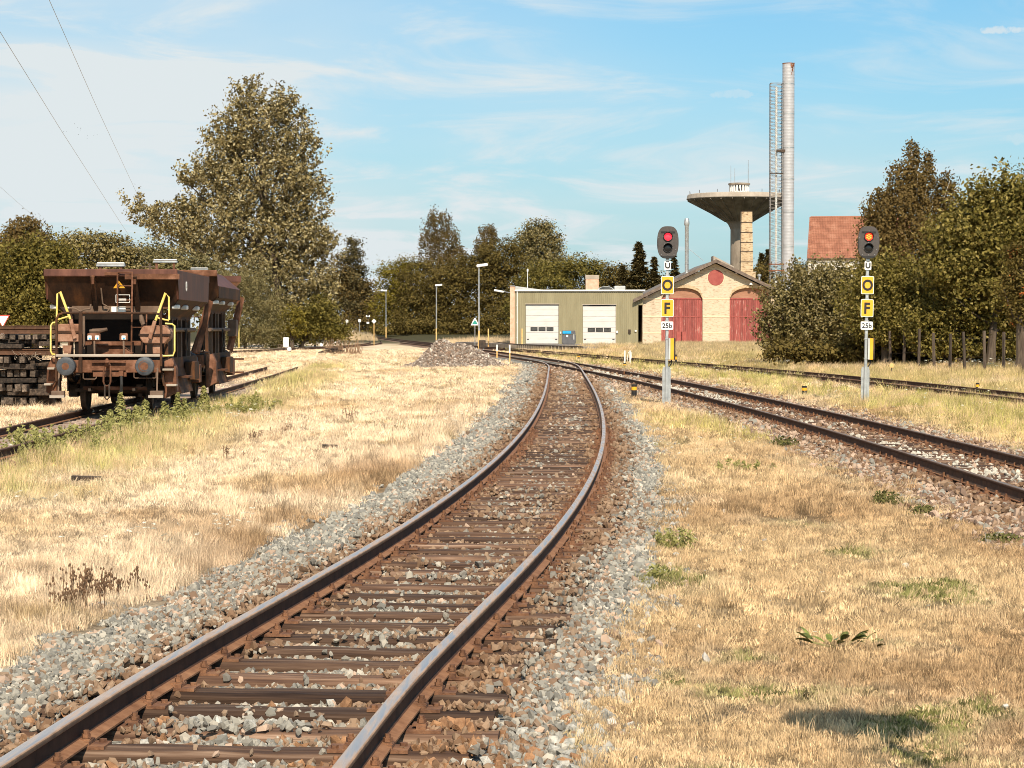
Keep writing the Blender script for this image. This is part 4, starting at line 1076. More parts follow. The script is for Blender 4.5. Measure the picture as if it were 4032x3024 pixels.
for y in (1640, 1690): MB().bar((-hw * 1.3, -hw * .65, HC(y) - cz0), (hw * 1.3, -hw * .65, HC(y) - cz0), .14).build('cross_bar', mat_rust, lm)

# ---------------------------------------------------------------- house with tiled roof
HD = 276.0
mat_tile = surf('red_clay_pantiles', [(.22, .085, .05), (.29, .115, .068), (.36, .165, .105)], scale=1.1, rough=.85, bump=.2, detail=8)
mat_wash = surf('limewashed_wall', [(.50, .42, .33), (.68, .62, .54), (.74, .70, .63)], scale=.9, rough=.92, detail=8)
def HH(zy, D=HD): return q2(0, zy, D).z
hx0 = q2(1334, 0, HD).x; hx1 = hx0 + 12.5; hz0 = .4
hr = empty('tiled_house', (hx0, HD, hz0), R(-11), 'pale rendered house with red pantile roof behind the birch', 'house')
hc = hr.location.x; ze = HH(520) - hz0; zr = HH(206, HD + 4.5) - hz0
MB().span((hx0 - hc, 0, -.5), (hx1 - hc, 9, ze)).build('wall', mat_wash, hr)
for x in (hx0 - hc + .02, hx1 - hc - .02): MB().add([(x, 0, ze), (x, 9, ze), (x, 4.5, zr - .1)], [(0, 1, 2)]).build('gable', mat_wash, hr)
rows = 17; colsn = int((hx1 - hx0 + .3) / .2)
tl = MB(); prw = [(0, 0), (.05, .035), (.10, .045), (.15, .015), (.185, -.01)]
for r_ in range(rows):
    t0, t1 = r_ / rows, (r_ + 1.08) / rows
    y0, z0 = -.35 + 4.85 * t0, ze - .12 + (zr - ze + .12) * t0; y1, z1 = -.35 + 4.85 * t1, ze - .12 + (zr - ze + .12) * t1
    vs = []
    for c in range(colsn):
        for px_, pz_ in prw:
            x = hx0 - hc - .15 + c * .2 + px_
            vs += [(x, y0, z0 + pz_ + .05), (x, y1, z1 + pz_ + .01)]
    tl.add(vs, [(2 * i, 2 * i + 2, 2 * i + 3, 2 * i + 1) for i in range(len(vs) // 2 - 1)])
roofp = MB().add([(hx0 - hc - .12, 4.5, zr - .02), (hx1 - hc + .12, 4.5, zr - .02), (hx1 - hc + .12, 9.4, ze - .1), (hx0 - hc - .12, 9.4, ze - .1)], [(0, 1, 2, 3)]).build('roof', mat_tile, hr)
tag(tl.build('roof_tiles', mat_tile, roofp), kind='stuff')
rt = MB().tube([(0, 0, 0), (.38, 0, 0)], .12, 10).mesh('ridge_tile', mat_tile)
for i in range(int((hx1 - hx0) / .36)): link('ridge_tile', rt, roofp, (hx0 - hc + i * .36, 4.5, zr + .0))
gu = MB().tube([(hx0 - hc - .15, -.42, ze - .12), (hx1 - hc + .15, -.42, ze - .12)], .07, 8)
gu.build('gutter', mat_grime, hr)
MB().tube([(hx0 - hc - .05, -.3, ze - .15), (hx0 - hc - .03, -.08, ze - .5), (hx0 - hc - .03, -.08, 0)], .05, 8).build('downpipe', mat_grime, hr)

# ---------------------------------------------------------------- loading platform in front of the garage
e0 = gnd(2297, 1372, .42)
plat = empty('loading_platform', (0, 0, 0), 0, 'low loading platform with timber edge before the workshop', 'platform')
edge_px = [(1915, 1345.5), (2050, 1349), (2150, 1357), (2297, 1367)]
epts = [gnd(x, y, .44) for x, y in edge_px]
epts = [Vector((-6.5, 262, .44)), epts[0], Vector((.6, 222, .44)), Vector((3.2, 207, .44)), Vector((5.9, 197, .44))]
slab = MB(); 
pv = [(p.x, p.y, .44) for p in epts] + [(13.5, 199, .44), (15.5, 226, .45), (15.5, 234.5, .45), (-.4, 234.5, .45), (-6.5, 270, .44)]
n = len(pv); slab.add(pv + [(x, y, -.2) for x, y, z in pv], [tuple(range(n))] + [(i, (i + 1) % n, (i + 1) % n + n, i + n) for i in range(n)])
slab.build('paved_deck', mat_asph, plat)
for p, q in zip(epts[1:], epts[2:]):
    MB().bar(p + Vector((0, -.12, .02)), q + Vector((0, -.12, .02)), .2, .14).build('edge_beam', mat_grime, plat)
    L = (q - p).length; n = int(L / 1.15)
    for i in range(n):
        c = p.lerp(q, (i + .5) / n); MB().box((c.x, c.y - .16, .16), (.26, .2, .55)).build('edge_post', mat_conc_lt, plat)
c = epts[-1]; MB().box((c.x + .0, c.y - .1, .2), (.4, .5, .6)).build('end_post', mat_grime, plat)
# grit bin with blue lid
bx = q4(834, 876, 228); bn = empty('storage_bin', (bx.x, 228, .45), 0, 'grey plastic storage bin with bright blue hatch beside the roller door', 'bin')
bw = (900 - 766) / 2.458 / FP * 228; bh = (876 - 742) / 2.458 / FP * 228
mat_bin = surf('grey_plastic', [(.085, .08, .085), (.12, .115, .12)], scale=3, rough=.5)
mat_blue = surf('blue_plastic', [(.02, .30, .62), (.03, .38, .72)], scale=3, rough=.4)
MB().prism([(-bw * .42, 0), (bw * .42, 0), (bw * .5, bh * .12), (bw * .5, bh * .70), (-bw * .5, bh * .70), (-bw * .5, bh * .12)], -.5, .5).build('tub', mat_bin, bn, bevel=.04)
MB().prism([(-bw * .49, bh * .71), (bw * .49, bh * .71), (bw * .46, bh), (-bw * .46, bh)], -.48, .48).build('lid', mat_bin, bn, bevel=.04)
MB().box((-bw * .14, -.5, bh * .87), (bw * .62, .06, bh * .2)).build('blue_hatch', mat_blue, bn, bevel=.015)
MB().box((-bw * .12, -.53, bh * .6), (bw * .13, .04, bh * .16)).build('lock_plate', mat_white, bn)
MB().box((bw * .36, -.53, bh * .55), (bw * .06, .06, bh * .4)).build('strap', mat_grey, bn)
# ================================================================== trees
mat_bark = surf('bark_brown', [(.055, .038, .026), (.13, .095, .068)], scale=3, stretch=(3, 3, .6), rough=.9, bump=.5)
mat_bark_w = surf('bark_birch', [(.10, .085, .07), (.50, .46, .40), (.62, .58, .52)], scale=2.2, stretch=(1, 1, 3), rough=.85)
LM = {
 'poplar': leafy('leaf_white_poplar', [(.095, .070, .026), (.16, .120, .046), (.25, .192, .080), (.36, .29, .142), (.47, .40, .235)], .22),
 'olive': leafy('leaf_olive', [(.075, .052, .015), (.115, .082, .022), (.155, .112, .031), (.20, .146, .042)], .28),
 'green': leafy('leaf_green', [(.085, .068, .015), (.135, .108, .024), (.19, .152, .035), (.25, .196, .052)], .30),
 'lime': leafy('leaf_yellow_green', [(.13, .100, .017), (.20, .155, .026), (.28, .215, .038)], .35),
 'birch': leafy('leaf_birch', [(.105, .068, .023), (.155, .103, .036), (.215, .148, .052)], .30),
 'spruce': leafy('needle_spruce', [(.065, .050, .020), (.105, .081, .033), (.15, .116, .047)], .12),
 'willow': leafy('leaf_willow', [(.13, .108, .044), (.20, .168, .072), (.29, .245, .120)], .28),
 'apple': leafy('leaf_apple', [(.095, .073, .024), (.165, .130, .044), (.25, .198, .080), (.38, .31, .165)], .25),
 'hedge': leafy('leaf_hedge', [(.085, .068, .016), (.15, .121, .028), (.225, .180, .042), (.36, .28, .095)], .30),
}
mat_berry = surf('orange_berries', [(.50, .11, .02), (.62, .17, .03)], scale=4, rough=.5)
def unit(g, n):
    v = g.normal(size=(n, 3)); return v / np.linalg.norm(v, axis=1, keepdims=True)
def leaf_quads(P, Nrm, size, g, asp=.62):
    """one small folded diamond for every point"""
    n = len(P)
    r = unit(g, n); U = np.cross(Nrm, r); U /= np.linalg.norm(U, axis=1, keepdims=True) + 1e-9
    W = np.cross(Nrm, U)
    s = (size * g.uniform(.6, 1.35, n))[:, None]
    V = np.stack([P - U * s * .5, P + W * s * asp * .5 - U * s * .05 + Nrm * s * .1, P + U * s * .5, P - W * s * asp * .5 - U * s * .05 + Nrm * s * .1], 1)
    return V.reshape(-1, 3)
def quads_mesh(name, V, mat):
    me_ = bpy.data.meshes.new(name); n = len(V) // 4
    me_.vertices.add(len(V)); me_.vertices.foreach_set('co', np.asarray(V, np.float32).ravel())
    me_.loops.add(4 * n); me_.loops.foreach_set('vertex_index', np.arange(4 * n))
    me_.polygons.add(n); me_.polygons.foreach_set('loop_start', np.arange(0, 4 * n, 4)); me_.polygons.foreach_set('loop_total', np.full(n, 4))
    me_.update(); me_.materials.append(mat); return me_
def crown_points(L, n_leaf, g, clump, style, inner=.22):
    """L: lobes (cx,cy,cz,rx,ry,rz)"""
    L = np.asarray(L, float); area = (L[:, 3] * L[:, 5]); pr = area / area.sum()
    per = 34; nc = max(8, int(n_leaf * (1 - inner) / per))
    li = g.choice(len(L), nc, p=pr); d = unit(g, nc)
    d[:, 2] = np.where((d[:, 2] < -.5) & (g.random(nc) < .5), -d[:, 2] * .6, d[:, 2])
    rr = g.uniform(.58, 1.04, nc) ** .75
    C = L[li, :3] + d * L[li, 3:] * rr[:, None]
    ck = clump * g.uniform(.55, 1.5, nc)
    ci = np.repeat(np.arange(nc), per); m = len(ci)
    e = g.normal(size=(m, 3)) * .55
    if style == 'hang':
        P = C[ci] + e * ck[ci][:, None] * np.array((.45, .45, .5)); P[:, 2] -= g.random(m) ** .8 * ck[ci] * 2.6
        Nr = unit(g, m) * .7 + d[ci] * .7
    elif style == 'up':                                  # shoots that point up and outwards
        ax = d[ci] * .75 + np.array((0, 0, .75)); ax /= np.linalg.norm(ax, axis=1, keepdims=True)
        P = C[ci] + e * ck[ci][:, None] * .42 + ax * (g.random(m) ** 1.2 * ck[ci] * 1.9)[:, None]
        Nr = unit(g, m) * .75 + d[ci] * .5 + np.array((0, 0, .25))
    else:
        P = C[ci] + e * ck[ci][:, None] * np.array((1, 1, .65))
        Nr = unit(g, m) * .65 + d[ci] * .5 + np.array((0, 0, .45))
    k = int(n_leaf * inner); l2 = g.choice(len(L), k, p=pr)
    Pi = L[l2, :3] + unit(g, k) * L[l2, 3:] * (g.random(k) ** .5 * .72)[:, None]
    Ni = unit(g, k)
    Nr /= np.linalg.norm(Nr, axis=1, keepdims=True) + 1e-9
    return np.r_[P, Pi], np.r_[Nr, Ni], C
K = 1.82278
def lobes_px(D, lob, depth=.85):
    out_ = []
    for q in lob:
        cx, cy, rx, ry = q[:4]; dd = q[4] if len(q) > 4 else 0
        c = at(cx * K, cy * K, D + dd); k = (D + dd) * K / FP
        out_.append((c.x, c.y, c.z, rx * k, max(.4, rx * k * depth), ry * k))
    return out_
def gz1(x, y): return float(ground_z(np.array([x]), np.array([y]))[0])
TREE_N = [0]
def tree(label, cat, D, lob, mat, leaf, n_leaf, clump, trunk_px=None, style='ball', trunk_r=.25, bark=None, name='tree', group=None, depth=.85, n_limb=10, asp=.62, inner=.22):
    TREE_N[0] += 1; g = np.random.default_rng(500 + TREE_N[0])
    L = lobes_px(D, lob, depth); A = np.array(L)
    bx_ = at(trunk_px * K, 1300, D).x if trunk_px else float((A[:, 0] * A[:, 3]).sum() / A[:, 3].sum())
    bz = gz1(bx_, D) - .1
    root = empty(name, (bx_, D, bz), 0, label, cat, group); o = np.array((bx_, D, bz))
    P, Nr, C = crown_points(L, int(n_leaf * 3.6), g, clump, style, inner)
    P[:, 2] = np.where(P[:, 2] < bz + .12, bz + .1 + g.random(len(P)) * .5, P[:, 2])
    V = leaf_quads(P - o, Nr, leaf * .78, g, asp)
    cr_ = link('crown', quads_mesh('crown', V, mat), root)
    # trunk and limbs
    topz = A[:, 2].max() - o[2]
    i_top = int(A[:, 2].argmax()); tp = A[i_top, :3] - o
    n = 7; pts = [(0, 0, 0)]; rs = [trunk_r * 1.35]
    for i in range(1, n):
        t = i / (n - 1); pts.append((tp[0] * t ** 1.5 + g.normal(0, .05) * topz * .06, tp[1] * t ** 1.5 + g.normal(0, .05) * topz * .06, tp[2] * t)); rs.append(trunk_r * (1 - .85 * t) + .02)
    tr = MB().tube(pts, rs, 8).build('trunk', bark or mat_bark, root, smooth=True)
    for j in range(n_limb):
        c = C[g.integers(len(C))] - o
        t = min(.9, max(.15, c[2] / topz * g.uniform(.45, .8))); i = int(t * (n - 1)); a = Vector(pts[i]).lerp(Vector(pts[min(n - 1, i + 1)]), t * (n - 1) - i)
        cv = Vector(c); mid = a.lerp(cv, .5) + Vector((0, 0, -.06 * (cv - a).length))
        r0 = trunk_r * (1 - .8 * t) * .55
        MB().tube([a, mid, cv], [r0, r0 * .6, r0 * .2], 6).build('limb', bark or mat_bark, tr, smooth=True)
    return root, C
def conifer(label, D, px, top, base, wpx, mat, n=2600, name='spruce_tree', group='spruces beyond the shed'):
    TREE_N[0] += 1; g = np.random.default_rng(900 + TREE_N[0])
    tpt = at(px * K, top * K, D); bpt = at(px * K, base * K, D); W = wpx * K * D / FP
    root = empty(name, (tpt.x, D, gz1(tpt.x, D) - .1), 0, label, 'tree', group); o = np.array(root.location)
    H = tpt.z - o[2]; h0 = max(.8, bpt.z - o[2])
    P = []; Nv = []
    nb = n // 14
    for i in range(nb):
        t = g.random() ** .8; z = h0 + (H - h0) * t; L = (W * (1 - t) ** .85 + .12) * g.uniform(.65, 1.15); a = g.uniform(0, 2 * PI)
        u = g.random(14); x = u * L
        P.append(np.c_[np.cos(a) * x, np.sin(a) * x, z - .22 * x - .12 * x * u + g.normal(0, .06, 14) * L] + g.normal(0, .05, (14, 3)) * L); Nv.append(np.c_[g.normal(0, .5, 14), g.normal(0, .5, 14), np.ones(14)])
    P = np.concatenate(P); Nv = np.concatenate(Nv); Nv /= np.linalg.norm(Nv, axis=1, keepdims=True)
    V = leaf_quads(P, Nv, W * .28 + .16, g, .4)
    link('crown', quads_mesh('crown', V, mat), root)
    MB().tube([(0, 0, 0), (0, 0, H * .6), (0, 0, H)], [W * .07 + .08, W * .04 + .03, .02], 6).build('trunk', mat_bark, root)
    return root

# the big white poplar behind the wagons
tree('huge broad white poplar towering behind the hopper wagons', 'tree', 245, [(535, 221, 29, 40), (610, 241, 33, 36), (560, 291, 83, 58), (480, 316, 38, 36), (650, 336, 31, 68), (458, 391, 53, 38), (403, 391, 31, 16.12), (555, 396, 113, 78), (655, 446, 48, 68), (410, 451, 43, 22), (300, 451, 31, 10.54), (375, 496, 68, 26), (330, 476, 33, 13.64), (490, 496, 113, 68), (630, 536, 73, 68), (700, 541, 22.32, 38), (430, 546, 73, 30), (560, 586, 103, 48), (660, 626, 63, 48), (640, 686, 63, 33), (690, 646, 33, 48), (650, 718, 53, 16.12), (705, 701, 21.08, 28), (600, 706, 43, 24), (560, 646, 53, 38)], LM['poplar'], .44, 21000, .80, 610, 'up', .55, group=None, name='poplar_tree', n_limb=26, inner=.16)
tree('grey-green willow shrub right behind the second wagon', 'shrub', 228, [(545, 650, 50, 55), (500, 630, 45, 40), (572, 700, 40, 45), (520, 715, 60, 38), (450, 640, 45, 50), (560, 735, 45, 18), (510, 740, 50, 14)], LM['willow'], .36, 6500, .90, 530, 'up', .12, name='willow_shrub', asp=.3)
tree('low leafy bush at the foot of the poplar', 'shrub', 236, [(640, 705, 60, 38), (690, 690, 38, 48), (600, 725, 50, 25), (725, 720, 34, 26)], LM['green'], .36, 4200, .75, 650, name='leafy_bush')
tree('bright green sapling in the shade under the poplar', 'shrub', 232, [(632, 690, 22, 30), (625, 715, 25, 20)], LM['lime'], .34, 700, .6, 630, name='leafy_bush')
tree('brown-green tree behind the hedge at the far left', 'tree', 260, [(60, 490, 48, 34), (30, 520, 45, 45), (85, 530, 40, 40), (50, 580, 70, 40)], LM['birch'], .40, 4200, .95, 55, 'hang', .22)
tree('bushy pale-leaved apple tree left of the poplar', 'tree', 225, [(190, 530, 70, 34), (130, 560, 45, 40), (250, 560, 60, 48), (200, 600, 90, 50), (300, 600, 45, 50), (220, 670, 110, 60)], LM['apple'], .40, 7500, .85, 210, name='apple_tree')
tree('dark shrub between apple tree and poplar', 'shrub', 230, [(330, 560, 45, 40), (380, 590, 60, 45), (330, 640, 70, 60), (430, 600, 40, 50)], LM['willow'], .36, 4500, .8, 350, name='leafy_bush')
tree('dense hedge bush behind the give-way sign at left', 'shrub', 100, [(30, 600, 55, 50), (95, 590, 55, 40), (120, 640, 50, 60), (50, 660, 80, 55), (150, 690, 40, 50), (90, 710, 70, 40)], LM['green'], .20, 11000, .46, 70, 'up', name='hedge_bush')
tree('tall dark pine behind the right edge of the poplar', 'tree', 470, [(764, 528, 13, 16), (760, 555, 24, 22), (772, 585, 24, 20), (756, 605, 34, 24), (775, 625, 26, 20), (760, 650, 40, 40)], LM['spruce'], .6, 2600, 1.1, 764, trunk_r=.3, name='pine_tree')
tree('shadowy tree over the far track beside the pine', 'tree', 470, [(735, 610, 40, 60), (775, 640, 40, 50), (760, 695, 60, 36), (805, 670, 30, 45)], LM['birch'], .60, 3600, 1.3, 765, bark=mat_bark_w)
tree('yellowish tree at the left end of the centre wood', 'tree', 400, [(852, 610, 38, 55), (835, 660, 34, 50), (880, 660, 45, 60), (850, 705, 40, 30), (885, 590, 30, 40)], LM['lime'], .50, 4200, 1.05, 860)
tree('tall weeping birch standing out above the centre wood', 'birch', 410, [(945, 478, 32, 38), (965, 510, 34, 30), (925, 520, 26, 34), (985, 545, 24, 32), (950, 575, 62, 45)], LM['birch'], .38, 4600, .75, 948, 'hang', .25, mat_bark_w, name='birch_tree', inner=.12)
tree('broad dark tree below the tall birch', 'tree', 392, [(930, 610, 70, 52), (910, 670, 62, 55), (975, 650, 65, 65), (940, 705, 75, 30), (1000, 600, 50, 50)], LM['olive'], .50, 7500, 1.1, 950)
tree('small birch top peeping over the centre wood', 'birch', 415, [(1052, 497, 20, 20), (1048, 525, 26, 24), (1045, 560, 40, 35)], LM['birch'], .38, 2000, .7, 1050, 'hang', .2, mat_bark_w, name='birch_tree')
tree('brownish tree in the middle of the centre wood', 'tree', 390, [(1080, 560, 55, 48), (1050, 610, 55, 55), (1110, 620, 55, 60), (1070, 680, 75, 50)], LM['olive'], .50, 6500, 1.1, 1080)
tree('round grey-green tree top above the workshop', 'tree', 400, [(1165, 505, 42, 34), (1195, 535, 26, 30), (1140, 540, 40, 36), (1175, 575, 60, 46)], LM['apple'], .48, 4600, .95, 1165)
tree('wide olive tree directly behind the workshop roof', 'tree', 360, [(1180, 610, 70, 52), (1245, 590, 55, 38), (1290, 595, 28, 34), (1150, 670, 60, 50), (1235, 660, 80, 50), (1290, 650, 40, 46)], LM['green'], .46, 7500, 1.05, 1200)
tree('low tree between the workshop and the engine shed', 'tree', 330, [(1335, 600, 38, 34), (1390, 625, 45, 34), (1330, 650, 60, 46), (1430, 620, 36, 30)], LM['olive'], .42, 3600, .9, 1340)
for i, (px, top, w, lab) in enumerate(((1380, 526, 52, 'tallest spruce left of the left signal'), (1413, 556, 34, 'small spruce right beside the left signal head'), (1456, 550, 30, 'reddish spruce just right of the left signal'), (1345, 575, 36, 'spruce standing lowest behind the workshop roof'), (1645, 548, 36, 'spruce left of the lattice mast'), (1658, 540, 28, 'pointed spruce behind the lattice mast'), (1718, 555, 15, 'thin spruce right of the silver chimney'))):
    conifer(lab, 320, px, top, 690, w, LM['spruce'], 2000 if w > 20 else 900)
tree('low shrub right of the silver chimney', 'shrub', 300, [(1735, 590, 34, 24), (1640, 590, 30, 20), (1700, 620, 60, 30)], LM['olive'], .38, 1800, .8, 1730, name='leafy_bush')
tree('dark undergrowth along the foot of the centre wood', 'shrub', 384, [(x, 716 - (i % 3) * 6, 40, 20) for i, x in enumerate(range(835, 1320, 44))], LM['olive'], .55, 3600, 1.0, 1000, name='leafy_bush', trunk_r=.1)
# right-hand side
tree('large birch rising behind the right signal', 'birch', 150, [(1970, 322, 22, 30), (2003, 340, 14, 24), (1945, 362, 32, 26), (1990, 385, 46, 36), (1960, 405, 50, 34), (2045, 395, 24, 40), (1905, 425, 42, 28), (1960, 450, 95, 50), (2050, 460, 40, 50), (1890, 480, 38, 40), (1955, 520, 105, 60), (1985, 590, 100, 60)], LM['birch'], .25, 10500, .72, 1975, 'hang', .22, mat_bark_w, name='birch_tree', n_limb=16, inner=.15)
tree('pale-flecked thorn bush before the right end of the shed', 'shrub', 122, [(1700, 680, 46, 50), (1745, 635, 55, 42), (1790, 655, 50, 60), (1685, 725, 42, 36), (1750, 720, 60, 46), (1820, 700, 50, 60), (1830, 630, 32, 46)], LM['apple'], .21, 12000, .46, 1750, 'up', name='thorn_bush')
tree('dense green bush just right of the right signal post', 'shrub', 112, [(1905, 605, 42, 38), (1880, 660, 46, 50), (1945, 650, 55, 55), (1910, 715, 60, 40), (1970, 710, 45, 40)], LM['hedge'], .20, 10000, .44, 1915, 'up', name='leafy_bush')
tree('leafy maple rising at the right edge of the photo', 'tree', 108, [(2125, 470, 50, 42), (2185, 440, 46, 42), (2080, 530, 55, 46), (2150, 540, 65, 60), (2215, 520, 40, 70), (2060, 600, 55, 55), (2130, 620, 65, 60), (2200, 630, 50, 70), (2240, 600, 40, 80)], LM['hedge'], .26, 13000, .55, 2140, 'up', trunk_r=.2, name='maple_tree')
tree('shady understorey bush behind the fence posts', 'shrub', 114, [(2030, 660, 50, 46), (2040, 720, 60, 40), (2110, 715, 70, 45), (2190, 720, 60, 45), (1990, 740, 50, 30), (2100, 755, 80, 26), (1860, 750, 60, 26), (1930, 755, 60, 26), (2210, 750, 50, 30), (1900, 735, 60, 40), (1980, 720, 60, 50), (2160, 680, 60, 50), (1850, 772, 60, 22), (1940, 772, 60, 22), (2030, 772, 60, 22), (2120, 772, 60, 22), (2200, 772, 60, 22), (1770, 765, 60, 22), (1700, 760, 50, 20)], LM['olive'], .27, 17000, .42, 2080, name='leafy_bush')
tree('low leafy bush pressing against the right end of the fence', 'shrub', 109, [(1990, 715, 36, 34), (2050, 690, 46, 40), (2110, 705, 46, 40), (2170, 700, 46, 50), (2215, 730, 40, 40), (2020, 755, 40, 24), (2090, 758, 46, 22), (2150, 755, 46, 26)], LM['hedge'], .21, 5200, .44, 2100, 'up', name='leafy_bush')
rw, rc_ = tree('rowan with orange berries at the right edge', 'tree', 101, [(2205, 560, 26, 40), (2190, 620, 28, 50), (2215, 680, 30, 50)], LM['olive'], .17, 2200, .35, 2205, name='rowan_tree')
g = np.random.default_rng(5); bb = MB()
for c in rc_[g.choice(len(rc_), 34)]:
    for k in range(7):
        p = Vector(c) - rw.location + Vector(g.normal(0, .09, 3)); bb.lathe([(.012, -.028), (.034, -.01), (.034, .015), (.01, .03)], 5, p)
tag(bb.build('berries', mat_berry, rw), kind='stuff')
# the mass of woodland that closes the horizon
g = np.random.default_rng(77); LW = []
for px in range(-500, 2750, 55):
    D = 520 + g.uniform(-20, 60); c = at(px * K, (700 - g.uniform(0, 30)) * K, D); LW.append((c.x, c.y, max(4, c.z), 7.5, 6, g.uniform(6, 9)))
P, Nr, C = crown_points(LW, 16000, g, 2.0, 'ball')
P[:, 2] = np.maximum(P[:, 2], .1)
fw = link('distant_wood', quads_mesh('distant_wood', leaf_quads(P, Nr, 1.3, g), LM['olive'])); tag(fw, 'dark distant wood closing the horizon behind the yard', 'wood', kind='stuff')

# ---------------------------------------------------------------- fence in front of the right-hand bushes
mat_post = surf('fence_post_wood', [(.045, .031, .023), (.105, .076, .056)], scale=3, stretch=(3, 3, .5), rough=.9, rand=.4)
fposts = [(3104, 1452, 122), (3175, 1452, 120), (3260, 1452, 117), (3506, 1460, 110), (3558, 1462, 109), (3617, 1463, 107), (3679, 1464, 105), (3740, 1466, 103), (3800, 1468, 101), (3877, 1470, 99), (3951, 1473, 96.5), (4029, 1477, 94)]
fen = empty('wire_fence', (at(3617, 1400, 107).x, 107, 0), 0, 'row of weathered fence posts with wires before the bushes', 'fence')
pp = []
for i, (x, y, D) in enumerate(fposts):
    p = at(x, y, D); z = gz1(p.x, p.y); h = (1.8 if i > 2 else 1.25) * random.uniform(.93, 1.06)
    loc = (p.x - fen.location.x, p.y - 107, z - .15)
    MB().box((0, 0, h / 2 + .1), (.11, .11, h + .2), None, .94).build('fence_post', mat_post, fen, loc=loc, rot=(random.uniform(-.03, .03), random.uniform(-.04, .04), random.random()), bevel=.01)
    pp.append(Vector((loc[0], loc[1], z + h - .15)))
for dz in (-.1, -.9):
    for a, b_ in zip(pp[3:], pp[4:]): MB().tube([a + Vector((0, -.07, dz)), a.lerp(b_, .5) + Vector((0, -.07, dz - .03)), b_ + Vector((0, -.07, dz))], .004, 4).build('wire', mat_post, fen)
# ================================================================== hopper wagons
mat_wred = surf('wagon_brown_paint', [(.062, .022, .014), (.105, .038, .024), (.165, .066, .042)], scale=1.6, stretch=(2, 2, .5), rough=.62, bump=.12, bscale=30, spec=.35, detail=8)
mat_wdark = surf('wagon_dark_rust', [(.022, .011, .007), (.055, .025, .013), (.14, .056, .020)], scale=1.3, stretch=(1.5, 1, .6), rough=.8, bump=.2, bscale=25, spec=.25, detail=8)
mat_wrust = surf('wagon_orange_rust', [(.070, .028, .014), (.135, .056, .029), (.26, .125, .078)], scale=2.6, rough=.8, bump=.2, bscale=25, spec=.25)
mat_wpale = surf('wagon_faded_paint', [(.105, .062, .040), (.185, .122, .085)], scale=2.5, rough=.8)
mat_gear = surf('gearbox_rust_faded', [(.17, .075, .042), (.28, .14, .085), (.38, .22, .15)], scale=4, rough=.8, bump=.15)
mat_wyel = surf('yellow_handrail', [(.70, .50, .10), (.86, .70, .26)], scale=6, rough=.6)
mat_buf = surf('buffer_steel', [(.045, .048, .055), (.10, .105, .115)], scale=5, rough=.5, metal=.3)
q1 = zc(0, 950, 1.952)
WY = 50.8
